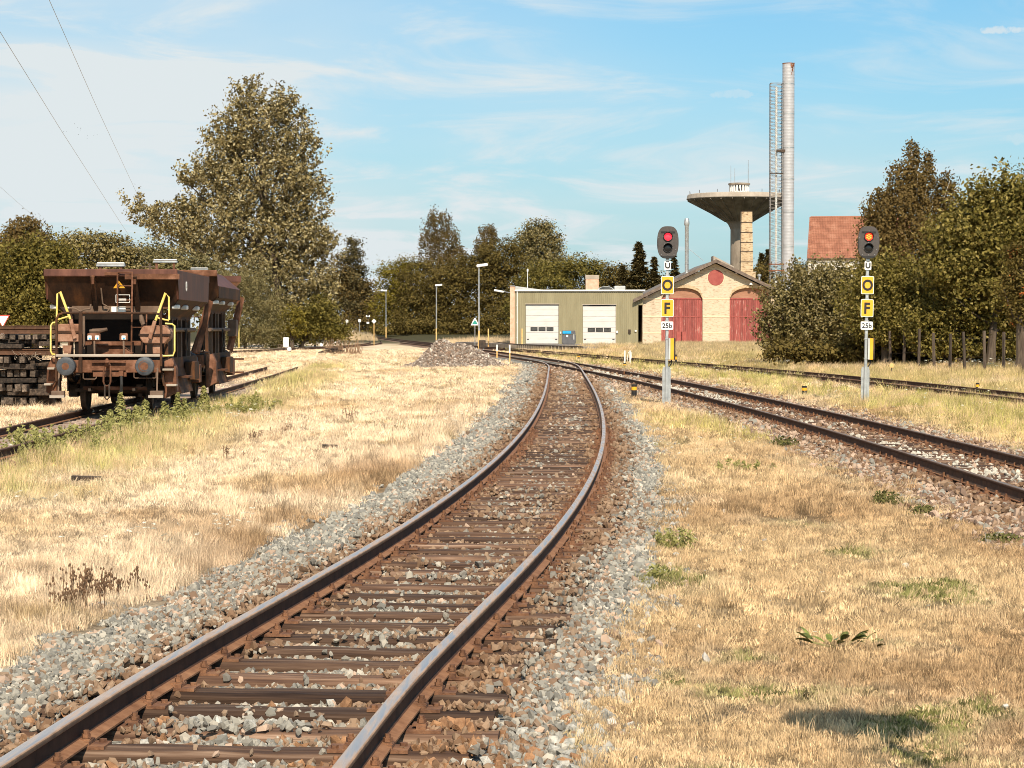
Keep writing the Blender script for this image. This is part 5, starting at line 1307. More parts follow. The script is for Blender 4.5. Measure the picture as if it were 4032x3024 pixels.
def wagon(y0, label, L, rim, bent, front):
    th_ = -math.atan(float(TW.slope(y0 + L / 2))); x0 = float(TW(y0)) + .10
    root = empty('hopper_wagon', (x0, y0, RAILTOP), th_, label, 'railway wagon', 'hopper wagons standing on the weedy track')
    inv = Matrix.Rotation(-th_, 3, 'Z')
    def W(zx, zy, y):                                   # photo position at depth y behind the buffer faces
        p = q1(zx, zy, y0 + y); return inv @ (p - Vector((x0, y0, RAILTOP)))
    P = lambda n, mb, m, par=root, **k: mb.build(n, m, par, **k)
    # running gear
    for yy in (2.1, L - 2.1):
        ax = empty('wheelset', (0, yy, .46)); ax.parent = root
        for s in (-1, 1):
            P('wheel', MB().lathe([(.10, -.05), (.40, -.045), (.42, -.065), (.49, -.065), (.49, -.04), (.463, -.03), (.455, .065), (.41, .065), (.39, .03), (.10, .05)], 32, (s * .755, 0, 0), 'X') if s > 0 else MB().lathe([(.10, .05), (.40, .045), (.42, .065), (.49, .065), (.49, .04), (.463, .03), (.455, -.065), (.41, -.065), (.39, -.03), (.10, -.05)], 32, (s * .755, 0, 0), 'X'), mat_grime, ax, smooth=True)
            P('axle_box', MB().box((s * 1.02, 0, 0), (.22, .30, .30)), mat_grime, ax, bevel=.02)
            P('leaf_spring', MB().bar((s * 1.02, -.65, .34), (s * 1.02, 0, .20), .10, .09).bar((s * 1.02, .65, .34), (s * 1.02, 0, .20), .10, .09), mat_grime, ax)
        P('axle', MB().tube([(-.95, 0, 0), (.95, 0, 0)], .08, 10), mat_grime, ax)
    for s in (-1, 1):
        P('sole_bar', MB().span((s * 1.08, .75, .92), (s * 1.16, L - .75, 1.20)), mat_wdark)
        P('axle_guard', MB().span((s * 1.10, 1.75, .45), (s * 1.13, 2.45, .95)), mat_grime)
        P('axle_guard', MB().span((s * 1.10, L - 2.45, .45), (s * 1.13, L - 1.75, .95)), mat_grime)
    for yy, sg in ((.62, 1), (L - .62, -1)):
        hb = empty('headstock', (0, yy, 1.05)); hb.parent = root
        P('beam', MB().span((-1.16, 0 if sg > 0 else -.13, -.16), (1.16, .13 if sg > 0 else 0, .14)), mat_wrust, hb, bevel=.015)
        for s in (-1, 1):
            P('buffer_plate', MB().lathe([(.03, .05), (.10, .062), (.20, .035), (.215, .01), (.215, -.015), (.10, -.03)], 28, (s * .875, -sg * .56, 0), 'Y') if sg > 0 else MB().lathe([(.215, -.03), (.215, .03)], 28, (s * .875, -sg * .56, 0), 'Y'), mat_buf, hb, smooth=True)
            if sg > 0: P('buffer_wear_mark', MB().lathe([(.095 + .035 * (s > 0), .064), (.06, .072)], 20, (s * .875 - .01, -.552, .0), 'Y'), mat_wrust, hb, smooth=True)
            P('buffer_casing', MB().tube([(s * .875, -sg * .50, 0), (s * .875, -sg * .28, 0), (s * .875, -sg * .27, 0), (s * .875, 0, 0)], [.075, .075, .13, .15], 16), mat_grime, hb)
    # body: hopper with sloped ends, outward side panels and narrow lower part
    xo, xb = 1.51, 1.05; zr_, zp, zb_ = rim, rim - .68, rim - 1.15
    e0, e1 = .95, L - .95; s0, s1 = 2.05, L - 2.05
    zs = rim - .85; sf = 1.5
    P('hopper_end', MB().add([(-xo, e0, zr_ - .16), (xo, e0, zr_ - .16), (xb + .2, sf, zs), (-xb - .2, sf, zs), (-xo, e0 + .03, zr_ - .16), (xo, e0 + .03, zr_ - .16), (xb + .2, sf + .05, zs), (-xb - .2, sf + .05, zs)], [(0, 3, 2, 1), (4, 5, 6, 7), (0, 1, 5, 4), (1, 2, 6, 5), (3, 0, 4, 7)]), mat_wdark)
    P('hopper_end', MB().add([(-xo, e1, zr_ - .16), (xo, e1, zr_ - .16), (xb, s1, zs), (-xb, s1, zs)], [(0, 1, 2, 3)]), mat_wdark)
    P('top_rim', MB().span((-xo, e0 - .05, zr_ - .17), (xo, e0 + .06, zr_)), mat_wred if not bent else mat_wrust, bevel=.02)
    P('top_rim', MB().span((-xo, e1 - .06, zr_ - .17), (xo, e1 + .05, zr_)), mat_wred)
    for s in (-1, 1):
        ca, cb = .22, .28
        if not bent:
            pn = [(s * xo, e0 + .01, zr_ - .02), (s * xo, e1 - .01, zr_ - .02), (s * xo, e1 - ca, zp), (s * xo, e0 + cb, zp)]
            o = P('side_panel', MB().add(pn + [(s * (xo - .05), y, z) for x, y, z in pn], [(0, 1, 2, 3), (7, 6, 5, 4), (0, 4, 5, 1), (1, 5, 6, 2), (2, 6, 7, 3), (3, 7, 4, 0)]), mat_wred)
        else:
            pn = [(s * (xo - .45), e0, zr_), (s * (xo - .45), e1 - 1.2, zr_), (s * xo, e1 - .3, zr_ - .42), (s * xo, e0 + .4, zr_ - .42)]
            o = P('side_panel', MB().add(pn, [(0, 1, 2, 3)]), mat_wred)
            pn2 = [(s * xo, e0 + .4, zr_ - .421), (s * xo, e1 - .3, zr_ - .421), (s * xo, e1 - .4, zp - .05), (s * xo, e0 + .5, zp - .05)]
            P('side_panel', MB().add(pn2 + [(s * (xo - .05), y, z) for x, y, z in pn2], [(0, 1, 2, 3), (7, 6, 5, 4), (1, 5, 6, 2), (2, 6, 7, 3), (3, 7, 4, 0)]), mat_wdark)
            P('hopper_corner', MB().add([(s * (xo - .45), e0, zr_), (s * xo, e0 + .4, zr_ - .42), (s * xo, e0 + .5, zp - .05), (s * xb, s0, zs)], [(0, 1, 2, 3)]), mat_wdark)
        P('hopper_slope', MB().add([(s * xo, e0 + cb, zp), (s * xo, e1 - ca, zp), (s * xb, s1, zb_), (s * xb, s0, zb_)], [(0, 1, 2, 3)]), mat_wdark)
        P('hopper_corner', MB().add([(s * xo, e0 + .02, zr_ - .16), (s * xo, e0 + cb, zp), (s * xb, s0, zb_), (s * (xb + .2), sf, zs)], [(0, 1, 2, 3)]), mat_wdark)
        P('lower_side', MB().add([(s * xb, s0, zb_), (s * xb, s1, zb_), (s * (xb - .45), s1 - .6, 1.25), (s * (xb - .45), s0 + .6, 1.25)], [(0, 1, 2, 3)]), mat_dark)  # near-black colour stands in for the shade below the hopper
        for i in range(6):
            yy = s0 + .1 + (s1 - s0 - .2) * i / 5
            P('side_post', MB().span((s * 1.06, yy - .09, 1.2), (s * 1.15, yy + .09, zb_ + .03)), mat_wpale if i % 2 else mat_wdark)
        P('side_girder', MB().span((s * 1.02, s0 - .1, zb_ + .0), (s * 1.13, s1 + .1, zb_ + .13)), mat_wdark)
        for j, yy in enumerate((e0 + .7, e0 + 2.4, e0 + 4.9)):
            lp = P('side_lamp', MB().box((s * (xo - .12), yy, zp - .17), (.16, .34, .10)), mat_white, bevel=.02); P('lamp_bracket', MB().box((s * (xo - .14), yy, zp - .06), (.07, .12, .14)), mat_grime, lp)
        P('air_pipe', MB().tube([(s * 1.22, s0 - .3, 1.86), (s * 1.22, s1 + .3, 1.86)], .05, 8), mat_wpale)
        P('chute', MB().add([(s * 1.14, 3.0, 1.0), (s * 1.14, L - 3.0, 1.0), (s * 1.34, L - 3.2, .35), (s * 1.34, 3.2, .35), (s * .5, 3.0, 1.0), (s * .5, L - 3.0, 1.0), (s * .9, L - 3.2, .35), (s * .9, 3.2, .35)], [(0, 1, 2, 3), (7, 6, 5, 4), (0, 3, 7, 4), (1, 5, 6, 2), (3, 2, 6, 7)]), mat_wdark)
        P('side_step', MB().span((s * 1.20, 3.4, .72), (s * 1.48, 4.2, .76)), mat_wrust)
        P('brake_lever_box', MB().prism([(s * 1.20, .3), (s * 1.48, .45), (s * 1.46, 1.0), (s * 1.36, 1.22), (s * 1.20, 1.15)], 1.0, 1.35), mat_wrust)
        P('diagonal_stay', MB().bar((s * 1.18, L - 1.1, 1.25), (s * 1.50, L - .75, zp + .05), .12, .16), mat_wrust)
        P('tool_box', MB().span((s * 1.17, 5.3, .62), (s * 1.42, 6.3, 1.08)), mat_wdark, bevel=.02)
        P('tool_box', MB().span((s * 1.17, 6.8, .52), (s * 1.38, 7.3, .98)), mat_wrust, bevel=.02)
        P('hand_wheel', MB().tube([(s * 1.30, 4.6 + .24 * math.cos(a), 1.62 + .24 * math.sin(a)) for a in [2 * PI * i / 16 for i in range(16)]], .018, 6, closed=True), mat_grime)
    P('under_shade_box', MB().add([(-.60, 2.7, 1.09), (.60, 2.7, 1.09), (.60, L - 2.7, 1.09), (-.60, L - 2.7, 1.09), (-.62, 3.1, .28), (.62, 3.1, .28), (.62, L - 3.1, .28), (-.62, L - 3.1, .28)], [(0, 1, 2, 3), (7, 6, 5, 4), (0, 4, 5, 1), (1, 5, 6, 2), (2, 6, 7, 3), (3, 7, 4, 0)]), mat_dark)  # dark box added to deepen the shade under the wagon
    P('hopper_floor', MB().span((-.62, s0 + .5, 1.10), (.62, s1 - .5, 1.24)), mat_grime)
    P('brake_cylinder', MB().tube([(-.3, 2.9, .8), (-.3, 3.6, .8)], .2, 14), mat_grime)
    P('brake_rigging', MB().bar((-.5, 1.0, .5), (-.5, L - 1.0, .55), .06).bar((.5, 1.0, .5), (.5, L - 1, .55), .06).bar((-.9, 1.5, .48), (.9, 1.5, .48), .07), mat_grime)
    # work lamps over the rim
    def lampbar(zx0, zx1, zy0, zy1, y):
        a = W(zx0, zy1, y); b_ = W(zx1, zy0, y); o = empty('work_lamp', ((a.x + b_.x) / 2, y, a.z)); o.parent = root; w = (b_.x - a.x) / 2; h = b_.z - a.z
        P('lamp_tube', MB().span((-w, -.06, 0), (w, .06, h * .55)), mat_galv, o, bevel=.01); P('lamp_cover', MB().span((-w * .97, -.07, h * .56), (w * .97, .07, h)), mat_white, o, bevel=.02)
        for s in (-1, 1): P('lamp_leg', MB().span((s * w * .72 - .03, -.03, -(a.z - rim) - .05), (s * w * .72 + .03, .03, -.003)), mat_wrust, o)
    if front:
        lampbar(742, 962, 163, 196, 1.5)
    else:
        q = W
        def Wp(zx, zy): return W(zx, zy, 1.0)
        lampbar(1178, 1363, 138, 166, 1.2); lampbar(1465, 1600, 203, 220, 6.5)
        P('socket_plate', MB().span((Wp(1156, 0).x, .86, rim - .05), (Wp(1262, 0).x, .90, rim + .02)), mat_white)
    # end platform
    P('platform_deck', MB().span((-1.2, .6, 1.235), (1.2, 2.0, 1.27)), mat_wdark)
    if not front:
        P('end_rail', MB().tube([(-1.18, .62, 1.27), (-1.18, .62, 2.2), (1.18, .62, 2.2), (1.18, .62, 1.27)], .02, 6), mat_wdark)
        P('handrail', MB().tube([(1.2, L - .7, 1.3), (1.42, L - .7, 1.3), (1.42, L - .7, 2.0), (1.2, L - .7, 2.0)], .018, 6), mat_wyel)
        P('cab_box', MB().span((1.16, L - 1.5, 1.65), (1.42, L - .9, 2.15)), mat_wpale, bevel=.02)
        for z in (.55, .95): P('step', MB().span((1.2, L - .8, z), (1.55, L - .45, z + .05)), mat_wrust)
        return root
    def at_(zx, zy, y): return W(zx, zy, y)
    a = at_(430, 889, .55); b_ = at_(1248, 868, .55)
    P('platform_edge', MB().span((a.x, .54, a.z), (b_.x, .595, b_.z)), mat_conc_lt, bevel=.008)
    # railing in front of the platform
    rp = [at_(x, y, .58) for x, y in ((434, 1075), (434, 600), (450, 565), (490, 550), (1190, 553), (1222, 560), (1238, 590), (1238, 960))]
    P('end_rail', MB().tube(rp, .028, 8), mat_wdark)
    P('end_rail', MB().tube([at_(620, 545, .57), at_(618, 1010, .57)], .045, 8), mat_wdark)
    P('pipe_bend', MB().tube([at_(535, 512, .7), at_(580, 518, .7), at_(618, 540, .6), at_(650, 525, .7), at_(692, 520, .7), at_(698, 485, .7)], .022, 6), mat_wpale)
    P('pipe_bend', MB().tube([at_(775, 345, 1.15), at_(790, 480, 1.3), at_(838, 510, 1.38), at_(830, 535, 1.38)], .018, 6), mat_wpale)
    # ladder
    ld = empty('ladder', (0, .85, 1.27)); ld.parent = root
    def lv(zx, zy): return at_(zx, zy, .85) - Vector((0, .85, 1.27))
    P('ladder_rail', MB().tube([lv(1017, 235), lv(1010, 860)], .02, 6), mat_wrust, ld); P('ladder_rail', MB().tube([lv(903, 235), lv(903, 500)], .02, 6), mat_wrust, ld)
    for x0_, x1_, y in ((903, 1017, 238), (903, 1016, 343), (902, 1015, 452), (1012, 1130, 662), (1012, 1128, 770)): P('rung', MB().tube([lv(x0_, y), lv(x1_, y)], .014, 6), mat_wrust, ld)
    P('ladder_rail', MB().tube([lv(1127, 560), lv(1122, 860)], .018, 6), mat_wrust, ld)
    # plates and signs on the end
    pz = at_(555, 552, 1.47); pz2 = at_(1225, 497, 1.47)
    P('end_plate', MB().span((pz.x, 1.45, pz.z), (pz2.x, 1.51, pz2.z)), mat_wpale)
    for u0, u1 in ((857, 899), (905, 965)):
        a = at_(u0, 551, 1.43); b_ = at_(u1, 502, 1.43); P('white_plate', MB().span((a.x, 1.42, a.z), (b_.x, 1.446, b_.z)), mat_white)
    a = at_(872, 360, 1.05); b_ = at_(962, 360, 1.05); c = at_(915, 303, 1.05)
    tri = P('warning_triangle', MB().add([(a.x, 1.03, a.z), (b_.x, 1.03, b_.z), (c.x, .98, c.z), (a.x, 1.05, a.z), (b_.x, 1.05, b_.z), (c.x, 1.0, c.z)], [(0, 1, 2), (5, 4, 3), (0, 3, 4, 1), (1, 4, 5, 2), (2, 5, 3, 0)]), mat_yellow)
    m_ = (a + b_ + c) / 3
    P('lightning_symbol', MB().add([(m_.x + u * .1, 1.005 - v * .017, m_.z + v * .075) for u, v in ((.25, 1), (-.35, -.05), (.0, -.05), (-.25, -1), (.4, .25), (.05, .25))], [(0, 1, 2, 5), (2, 3, 4, 5)]), mat_black, tri)
    a = at_(895, 470, 1.2); b_ = at_(1000, 412, 1.2)
    fr = MB(); w_ = .012
    for p_, q_ in (((a.x, a.z), (b_.x, a.z)), ((b_.x, a.z), (b_.x, b_.z)), ((b_.x, b_.z), (a.x, b_.z)), ((a.x, b_.z), (a.x, a.z))): fr.bar((p_[0], 1.12, p_[1]), (q_[0], 1.12, q_[1]), w_)
    P('label_frame', fr, mat_white); P('label_card', MB().span((a.x + .06, 1.125, a.z + .03), (b_.x - .08, 1.135, a.z + .085)), mat_white)
    for zx in (712, 1035): P('end_rib', MB().bar(at_(zx, 262, .90), at_(zx + 28, 515, 1.46), .10, .14), mat_wdark); 
    for zx in (715, 1035): P('rib_head', MB().span((at_(zx - 10, 0, .9).x, .86, at_(0, 330, .9).z), (at_(zx + 8, 0, .9).x, .895, at_(0, 260, .9).z)), mat_wrust)
    a = at_(960, 292, .9); b_ = at_(1378, 250, .9); P('rim_plate', MB().span((a.x, .87, a.z), (b_.x, .898, b_.z)), mat_wrust)
    a = at_(805, 262, .9); b_ = at_(918, 238, .9); P('rim_plate', MB().span((a.x, .87, a.z), (b_.x, .898, b_.z)), mat_wrust)
    for zx in (550, 640, 1095, 1230): P('end_post', MB().span((at_(zx - 11, 0, 1.55).x, 1.52, 1.27), (at_(zx + 11, 0, 1.55).x, 1.60, at_(0, 505 if zx in (640, 1095) else 445, 1.55).z)), mat_wpale if zx == 640 else mat_wdark)
    a = at_(650, 800, 1.6); b_ = at_(1080, 770, 1.6); P('cross_beam', MB().span((a.x, 1.61, a.z), (b_.x, 1.68, b_.z)), mat_wrust)
    P('discharge_chute', MB().prism([(at_(720, 0, 2.2).x, 1.28), (at_(1050, 0, 2.2).x, 1.28), (at_(930, 0, 2.2).x, 1.55), (at_(780, 0, 2.2).x, 1.55)], 1.7, 2.1), mat_wrust)
    P('rear_shade', MB().span((-1.02, 2.2, 1.28), (1.02, 2.25, zs)), mat_dark)  # near-black sheet standing in for deep shade behind the platform
    # gearboxes with yellow cranks
    for s, poly, hub in ((-1, [(440, 775), (618, 775), (618, 635), (455, 635), (440, 650)], (560, 670)), (1, [(1110, 785), (1082, 745), (1082, 690), (1110, 650), (1270, 645), (1316, 690), (1312, 745), (1270, 788)], (1175, 680))):
        gb_ = empty('gearbox', (0, .95, 0)); gb_.parent = root
        pts = [at_(x, y, .95) for x, y in poly]
        P('casing', MB().prism([(p.x, p.z) for p in pts], -.2, .35), mat_gear, gb_, bevel=.02)
        zt = [p.z for p in pts]
        P('flange', MB().span((min(p.x for p in pts) - .02, -.23, sum(zt) / len(zt) - .03), (max(p.x for p in pts) + .02, -.204, sum(zt) / len(zt) + .02)), mat_wdark, gb_)
        if s < 0: lever = [(543, 600), (575, 750)]; frame = [(436, 600), (440, 405), (462, 388), (540, 598)]; fr2 = [(446, 602), (535, 575)]; foot = [(490, 800), (560, 800), (553, 862), (500, 862)]
        else: lever = [(1190, 612), (1150, 750)]; frame = [(1300, 605), (1298, 430), (1272, 398), (1196, 608)]; fr2 = [(1298, 610), (1215, 590)]; foot = [(1178, 790), (1240, 790), (1245, 862), (1180, 862)]
        P('crank_lever', MB().bar(at_(*lever[0], .68) - Vector((0, .95, 0)), at_(*lever[1], .68) - Vector((0, .95, 0)), .085, .03, (0, 1, 0)), mat_gear, gb_, bevel=.01)
        P('yellow_frame', MB().tube([at_(x, y, .85) - Vector((0, .95, 0)) for x, y in frame], [.022, .022, .03, .03], 8).tube([at_(x, y, .85) - Vector((0, .95, 0)) for x, y in fr2], .02, 6), mat_wyel, gb_)
        P('pedestal', MB().prism([(at_(x, y, 1.0).x, at_(x, y, 1.0).z) for x, y in foot], -.1, .1), mat_gear, gb_)
        hx = 390 if s < 0 else 1342
        P('handrail', MB().tube([at_(435 if s < 0 else 1250, 872 if s < 0 else 882, .75), at_(hx + (12 if s < 0 else -12), 868 if s < 0 else 878, .75), at_(hx, 845, .75), at_(hx, 650, .75), at_(hx + (15 if s < 0 else -20), 626 if s < 0 else 636, .75), at_(435 if s < 0 else 1270, 622 if s < 0 else 632, .75)], .020, 8), mat_wyel)
    for pts in (((690, 690), (760, 690), (825, 675)), ((1100, 640), (1090, 610), (1082, 565))):
        P('hand_lever', MB().tube([at_(x, y, 1.2) for x, y in pts], [.05, .06, .035], 8), mat_wpale)
    # sockets with cables
    for x0_, x1_, cab in ((670, 772, 725), (918, 982, 950)):
        a = at_(x0_, 765, .62); b_ = at_(x1_, 708, .62); so = P('socket_box', MB().span((a.x, .60, a.z), (b_.x, .68, b_.z)), mat_wrust, bevel=.02)
        for u in ((690, 748) if x0_ < 800 else (950,)):
            p = at_(u, 742, .6); P('socket_lid', MB().box((p.x, .585, p.z), (.095, .03, .10)), mat_white, so, bevel=.01)
            P('socket_pin', MB().lathe([(.02, .0), (.02, .015)], 10, (p.x + .01, .568, p.z - .01), 'Y'), mat_blue, so)
        P('conduit', MB().tube([at_(cab, 765, .6), at_(cab + 2, 885, .6)], .022, 8), mat_wpale, so)
    # draw gear, hose, steps, lower bars
    dg = empty('coupling', (0, .6, 1.05)); dg.parent = root
    P('draw_hook', MB().tube([(0, -.02, 0), (0, -.25, .02), (0, -.36, .09), (0, -.28, .15)], [.06, .055, .05, .03], 10), mat_wrust, dg)
    P('screw_link', MB().tube([(-.075, -.26, .0), (-.08, -.3, -.35), (-.05, -.3, -.44), (.05, -.3, -.44), (.08, -.3, -.35), (.075, -.26, .0)], .022, 8), mat_wrust, dg)
    P('shackle', MB().tube([(-.05, -.31, -.40), (-.05, -.31, -.70), (0, -.31, -.76), (.05, -.31, -.70), (.05, -.31, -.40)], .02, 8), mat_grime, dg)
    P('guide_bars', MB().bar((-.38, -.05, .10), (.38, -.05, .10), .03, .04).bar((-.38, -.05, -.07), (.38, -.05, -.07), .03, .04).bar((-.35, -.03, -.19), (.4, -.03, -.19), .05, .10), mat_wrust, dg)
    P('brake_hose', MB().tube([at_(932, 1000, .5), at_(934, 1100, .45), at_(930, 1180, .5)], .035, 8), mat_black, root)
    P('hose_cock', MB().box(at_(932, 1015, .5), (.10, .10, .12)), mat_wrust, root)
    for x0_, x1_, y in ((640, 740, 1060), (1030, 1200, 1052)): P('lower_bar', MB().tube([at_(x0_, y - 45, .55), at_(x0_, y - 8, .55), at_(x0_ + 10, y, .55), at_(x1_ - 10, y, .55), at_(x1_, y - 8, .55), at_(x1_, y - 45, .55)], .014, 6), mat_wpale)
    P('brake_beam', MB().bar(at_(640, 1128, 1.3), at_(1130, 1132, 1.3), .06, .08), mat_wrust)
    for x0_, x1_, y in ((370, 425, 978), (345, 398, 1100), (1248, 1330, 987), (1278, 1357, 1107)):
        a = at_(x0_, y + 8, .8); b_ = at_(x1_, y - 8, .8); P('step', MB().span((a.x, .7, a.z), (b_.x, 1.0, b_.z)), mat_conc_lt, bevel=.008)
    P('step_hanger', MB().bar(at_(437, 880, .85), at_(432, 1060, .85), .05, .02).bar(at_(432, 1060, .85), at_(405, 1105, .85), .05, .02), mat_wdark)
    P('step_hanger', MB().bar(at_(1235, 940, .85), at_(1262, 1110, .85), .05, .02), mat_wdark)
    for x0_, x1_ in ((398, 496), (1152, 1252)):
        a = at_(x0_, 1200, .35); b_ = at_(x1_, 1150, .35); st = P('guard_block', MB().span((a.x, .3, a.z), (b_.x, .5, b_.z)), mat_wpale, bevel=.01)
        P('guard_lip', MB().span((a.x - .03, .26, a.z - .01), (b_.x + .01, .297, a.z + .05)), mat_conc_lt, st)
        cx_ = (a.x + b_.x) / 2; P('guard_hanger', MB().bar((cx_, .42, b_.z - .01), (cx_, .55, 1.0), .035, .02), mat_wpale, st)
    # marks on the side panel
    for k, dz in enumerate((.06, -.06)):
        pass
    lt = text_mesh('059', .20, mat_white, .01); P2 = link('number_lettering', lt, root, (xo + .006, e0 + 1.75, rim - .36), (PI / 2, 0, PI / 2), (1.0, 1.6, 1.0))
    return root
def text_mesh(s, size, mat, bold=0.0, thick=.002):
    cu_ = bpy.data.curves.new('lettering', 'FONT'); cu_.body = s; cu_.size = size; cu_.align_x = 'CENTER'; cu_.align_y = 'CENTER'; cu_.offset = bold * size; cu_.extrude = thick; cu_.resolution_u = 6
    ob = bpy.data.objects.new('lettering_tmp', cu_); COL.objects.link(ob)
    dg_ = bpy.context.evaluated_depsgraph_get(); me_ = bpy.data.meshes.new_from_object(ob.evaluated_get(dg_))
    bpy.data.objects.remove(ob); me_.materials.clear(); me_.materials.append(mat); me_.name = 'lettering'
    co = np.empty(len(me_.vertices) * 3); me_.vertices.foreach_get('co', co); co = co.reshape(-1, 3)
    c = (co.max(0) + co.min(0)) / 2; co[:, :2] -= c[:2]; me_.vertices.foreach_set('co', co.ravel())
    return me_
w1 = wagon(WY, 'nearer rust-brown ballast hopper wagon with yellow handrails on its end', 8.9, 3.24, False, True)
w2 = wagon(WY + 9.1, 'second rust-brown hopper wagon coupled behind the nearer one', 8.9, 3.45, True, False)

# ================================================================== signals
mat_sigbd = surf('signal_board_black', [(.060, .050, .047), (.085, .072, .066)], scale=14, rough=.75)
mat_lens_off = surf('lens_dark', [(.012, .012, .012), (.022, .020, .02)], scale=4, rough=.25)
mat_red_dim = emit('red_lens_glow', (1.0, .035, .06), .95)
mat_red_lit = emit('red_lamp_lit', (1.0, .03, .012), 2.2)
mat_led = emit('led_lit', (1.0, .30, .02), 2.2)
mat_plate_y = surf('sign_yellow', [(.80, .385, .022), (.84, .42, .035)], scale=5, rough=.45)
mat_plate_w = surf('sign_white', [(.80, .77, .74), (.86, .84, .81)], scale=5, rough=.45)
def rrect(w, h, r, n=5):
    p = []
    for cx, cz, a0 in ((w / 2 - r, h / 2 - r, 0), (-w / 2 + r, h / 2 - r, 90), (-w / 2 + r, -h / 2 + r, 180), (w / 2 - r, -h / 2 + r, 270)):
        for i in range(n + 1): a = R(a0 + 90 * i / n); p.append((cx + r * math.cos(a), cz + r * math.sin(a)))
    return p
SGD = 62.9
spx = FP / SGD
def signal(loc, label, lit, lean, flip=False):
    root = empty('railway_signal', loc, 0, label, 'signal', 'red railway signals on posts')
    zb = gz1(loc[0], loc[1])
    H = lambda yF: CAMZ + (1290.6 - yF) / spx - loc[2]
    P = lambda n, mb, m, par=root, **k: mb.build(n, m, par, **k)
    P('post', MB().box((0, 0, (H(1010) + .12) / 2), (.078, .078, H(1010) - .12)), mat_galv, bevel=.008)
    P('post_foot', MB().box((0, 0, .02), (.085, .085, .22)), mat_rust)
    for s in (-1, 1): P('base_channel', MB().prism([(s * .045, -.1), (s * .115, -.1), (s * .115, H(1458)), (s * .085, H(1444)), (s * .045, H(1444))], .005, .05), mat_galv)
    P('base_back', MB().span((-.10, .052, -.1), (.10, .06, H(1450))), mat_galv)
    for z in (H(1335), H(1412), H(1262), H(1175), H(1085), H(1026)): P('clamp', MB().box((0, 0, z), (.098, .098, .035)), mat_galv, bevel=.005)
    hd = empty('signal_head', (0, -.12, (H(892) + H(1019)) / 2)); hd.parent = root
    w, h = .592, H(892) - H(1019)
    pts = []
    for i in range(48):
        a = 2 * PI * i / 48; c, s = math.cos(a), math.sin(a)
        pts.append((w / 2 * math.copysign(abs(c) ** .62, c), h / 2 * math.copysign(abs(s) ** .86, s)))
    P('backboard', MB().prism(pts, 0, .045), mat_sigbd, hd, bevel=.004)
    P('casing', MB().box((0, .14, -.02), (.34, .18, .62)), mat_sigbd, hd, bevel=.02)
    P('bracket', MB().box((0, .10, -h / 2 - .02), (.09, .1, .14)), mat_galv, hd)
    for k, (dz, on) in enumerate(((.155, True), (-.15, False))):
        lm_ = empty('signal_lamp', (.0, -.002, dz)); lm_.parent = hd
        P('lamp_ring', MB().lathe([(.125, 0), (.125, .03), (.108, .03), (.108, 0)], 28, (0, 0, 0), 'Y', False), mat_black, lm_)
        P('lens', MB().lathe([(.107, .004), (.09, .016), (.04, .024), (.001, .026)], 28, (0, 0, 0), 'Y'), (mat_red_lit if lit else mat_red_dim) if on else mat_lens_off, lm_, smooth=True)
        hood = MB(); n = 18
        for i in range(n):
            a0, a1 = R(-25 + 230 * i / n), R(-25 + 230 * (i + 1) / n)
            l0 = .24 * (.25 + .75 * max(0, math.sin(a0)) ** .6 if math.sin(a0) > 0 else .25); l1 = .24 * (.25 + .75 * max(0, math.sin(a1)) ** .6 if math.sin(a1) > 0 else .25)
            hood.add([(.124 * math.cos(a0), -.031, .124 * math.sin(a0)), (.124 * math.cos(a1), -.031, .124 * math.sin(a1)), (.124 * math.cos(a1), -.031 - l1, .124 * math.sin(a1)), (.124 * math.cos(a0), -.031 - l0, .124 * math.sin(a0)), (.130 * math.cos(a0), -.031, .130 * math.sin(a0)), (.130 * math.cos(a1), -.031, .130 * math.sin(a1)), (.130 * math.cos(a1), -.031 - l1, .130 * math.sin(a1)), (.130 * math.cos(a0), -.031 - l0, .130 * math.sin(a0))], [(0, 1, 2, 3), (7, 6, 5, 4), (3, 2, 6, 7)])
        if not on or True: pass
        P('hood', hood, mat_black, lm_).scale = (1, .42, 1)
        if on and lit:
            for i in range(7):
                x, z = (0, 0) if i == 6 else (.058 * math.cos(2 * PI * i / 6 + .5), .058 * math.sin(2 * PI * i / 6 + .5))
                P('led', MB().lathe([(.023, .016), (.017, .034), (.001, .038)], 12, (x, 0, z), 'Y'), mat_led, lm_)
    P('sun_slot', MB().box((0, -.008, .285), (.39, .02, .042)), mat_black, hd)
    P('side_slot', MB().box((-.275, -.006, -.04), (.02, .016, .24)), mat_black, hd)
    P('lower_flap', MB().prism([(-.19, -.375), (.19, -.375), (.12, -.44), (-.12, -.44)], -.012, -.002), mat_black, hd)
    for x, z in ((-.13, .155), (.14, .12), (0, .31), (0, -.005), (-.1, -.05), (.135, -.15), (0, -.345), (.25, .15), (-.25, .13), (.22, -.2), (-.13, -.17), (-.17, -.33), (.17, -.33)):
        P('screw', MB().lathe([(.011, 0), (.008, .012)], 8, (x, -.001, z), 'Y'), mat_galv, hd)
    for nm, y0_, y1_, w_, m_, txt, sz in (('letter_plate', 1029, 1063, .185, mat_plate_w, 'U', .21), ('letter_plate', 1088, 1158, .348, mat_plate_y, 'O', .36), ('letter_plate', 1179, 1248, .348, mat_plate_y, 'F', .37), ('number_plate', 1266, 1298, .335, mat_plate_w, '25b', .185)):
        za, zb_ = H(y1_), H(y0_)
        pl = P(nm, MB().prism(rrect(w_, zb_ - za, .03), 0, .012), m_ if m_ is mat_plate_w else mat_plate_w, loc=(0, -.07, (za + zb_) / 2))
        if m_ is mat_plate_y: P('yellow_field', MB().prism(rrect(w_ - .03, zb_ - za - .03, .022), -.003, -.0005), mat_plate_y, pl)
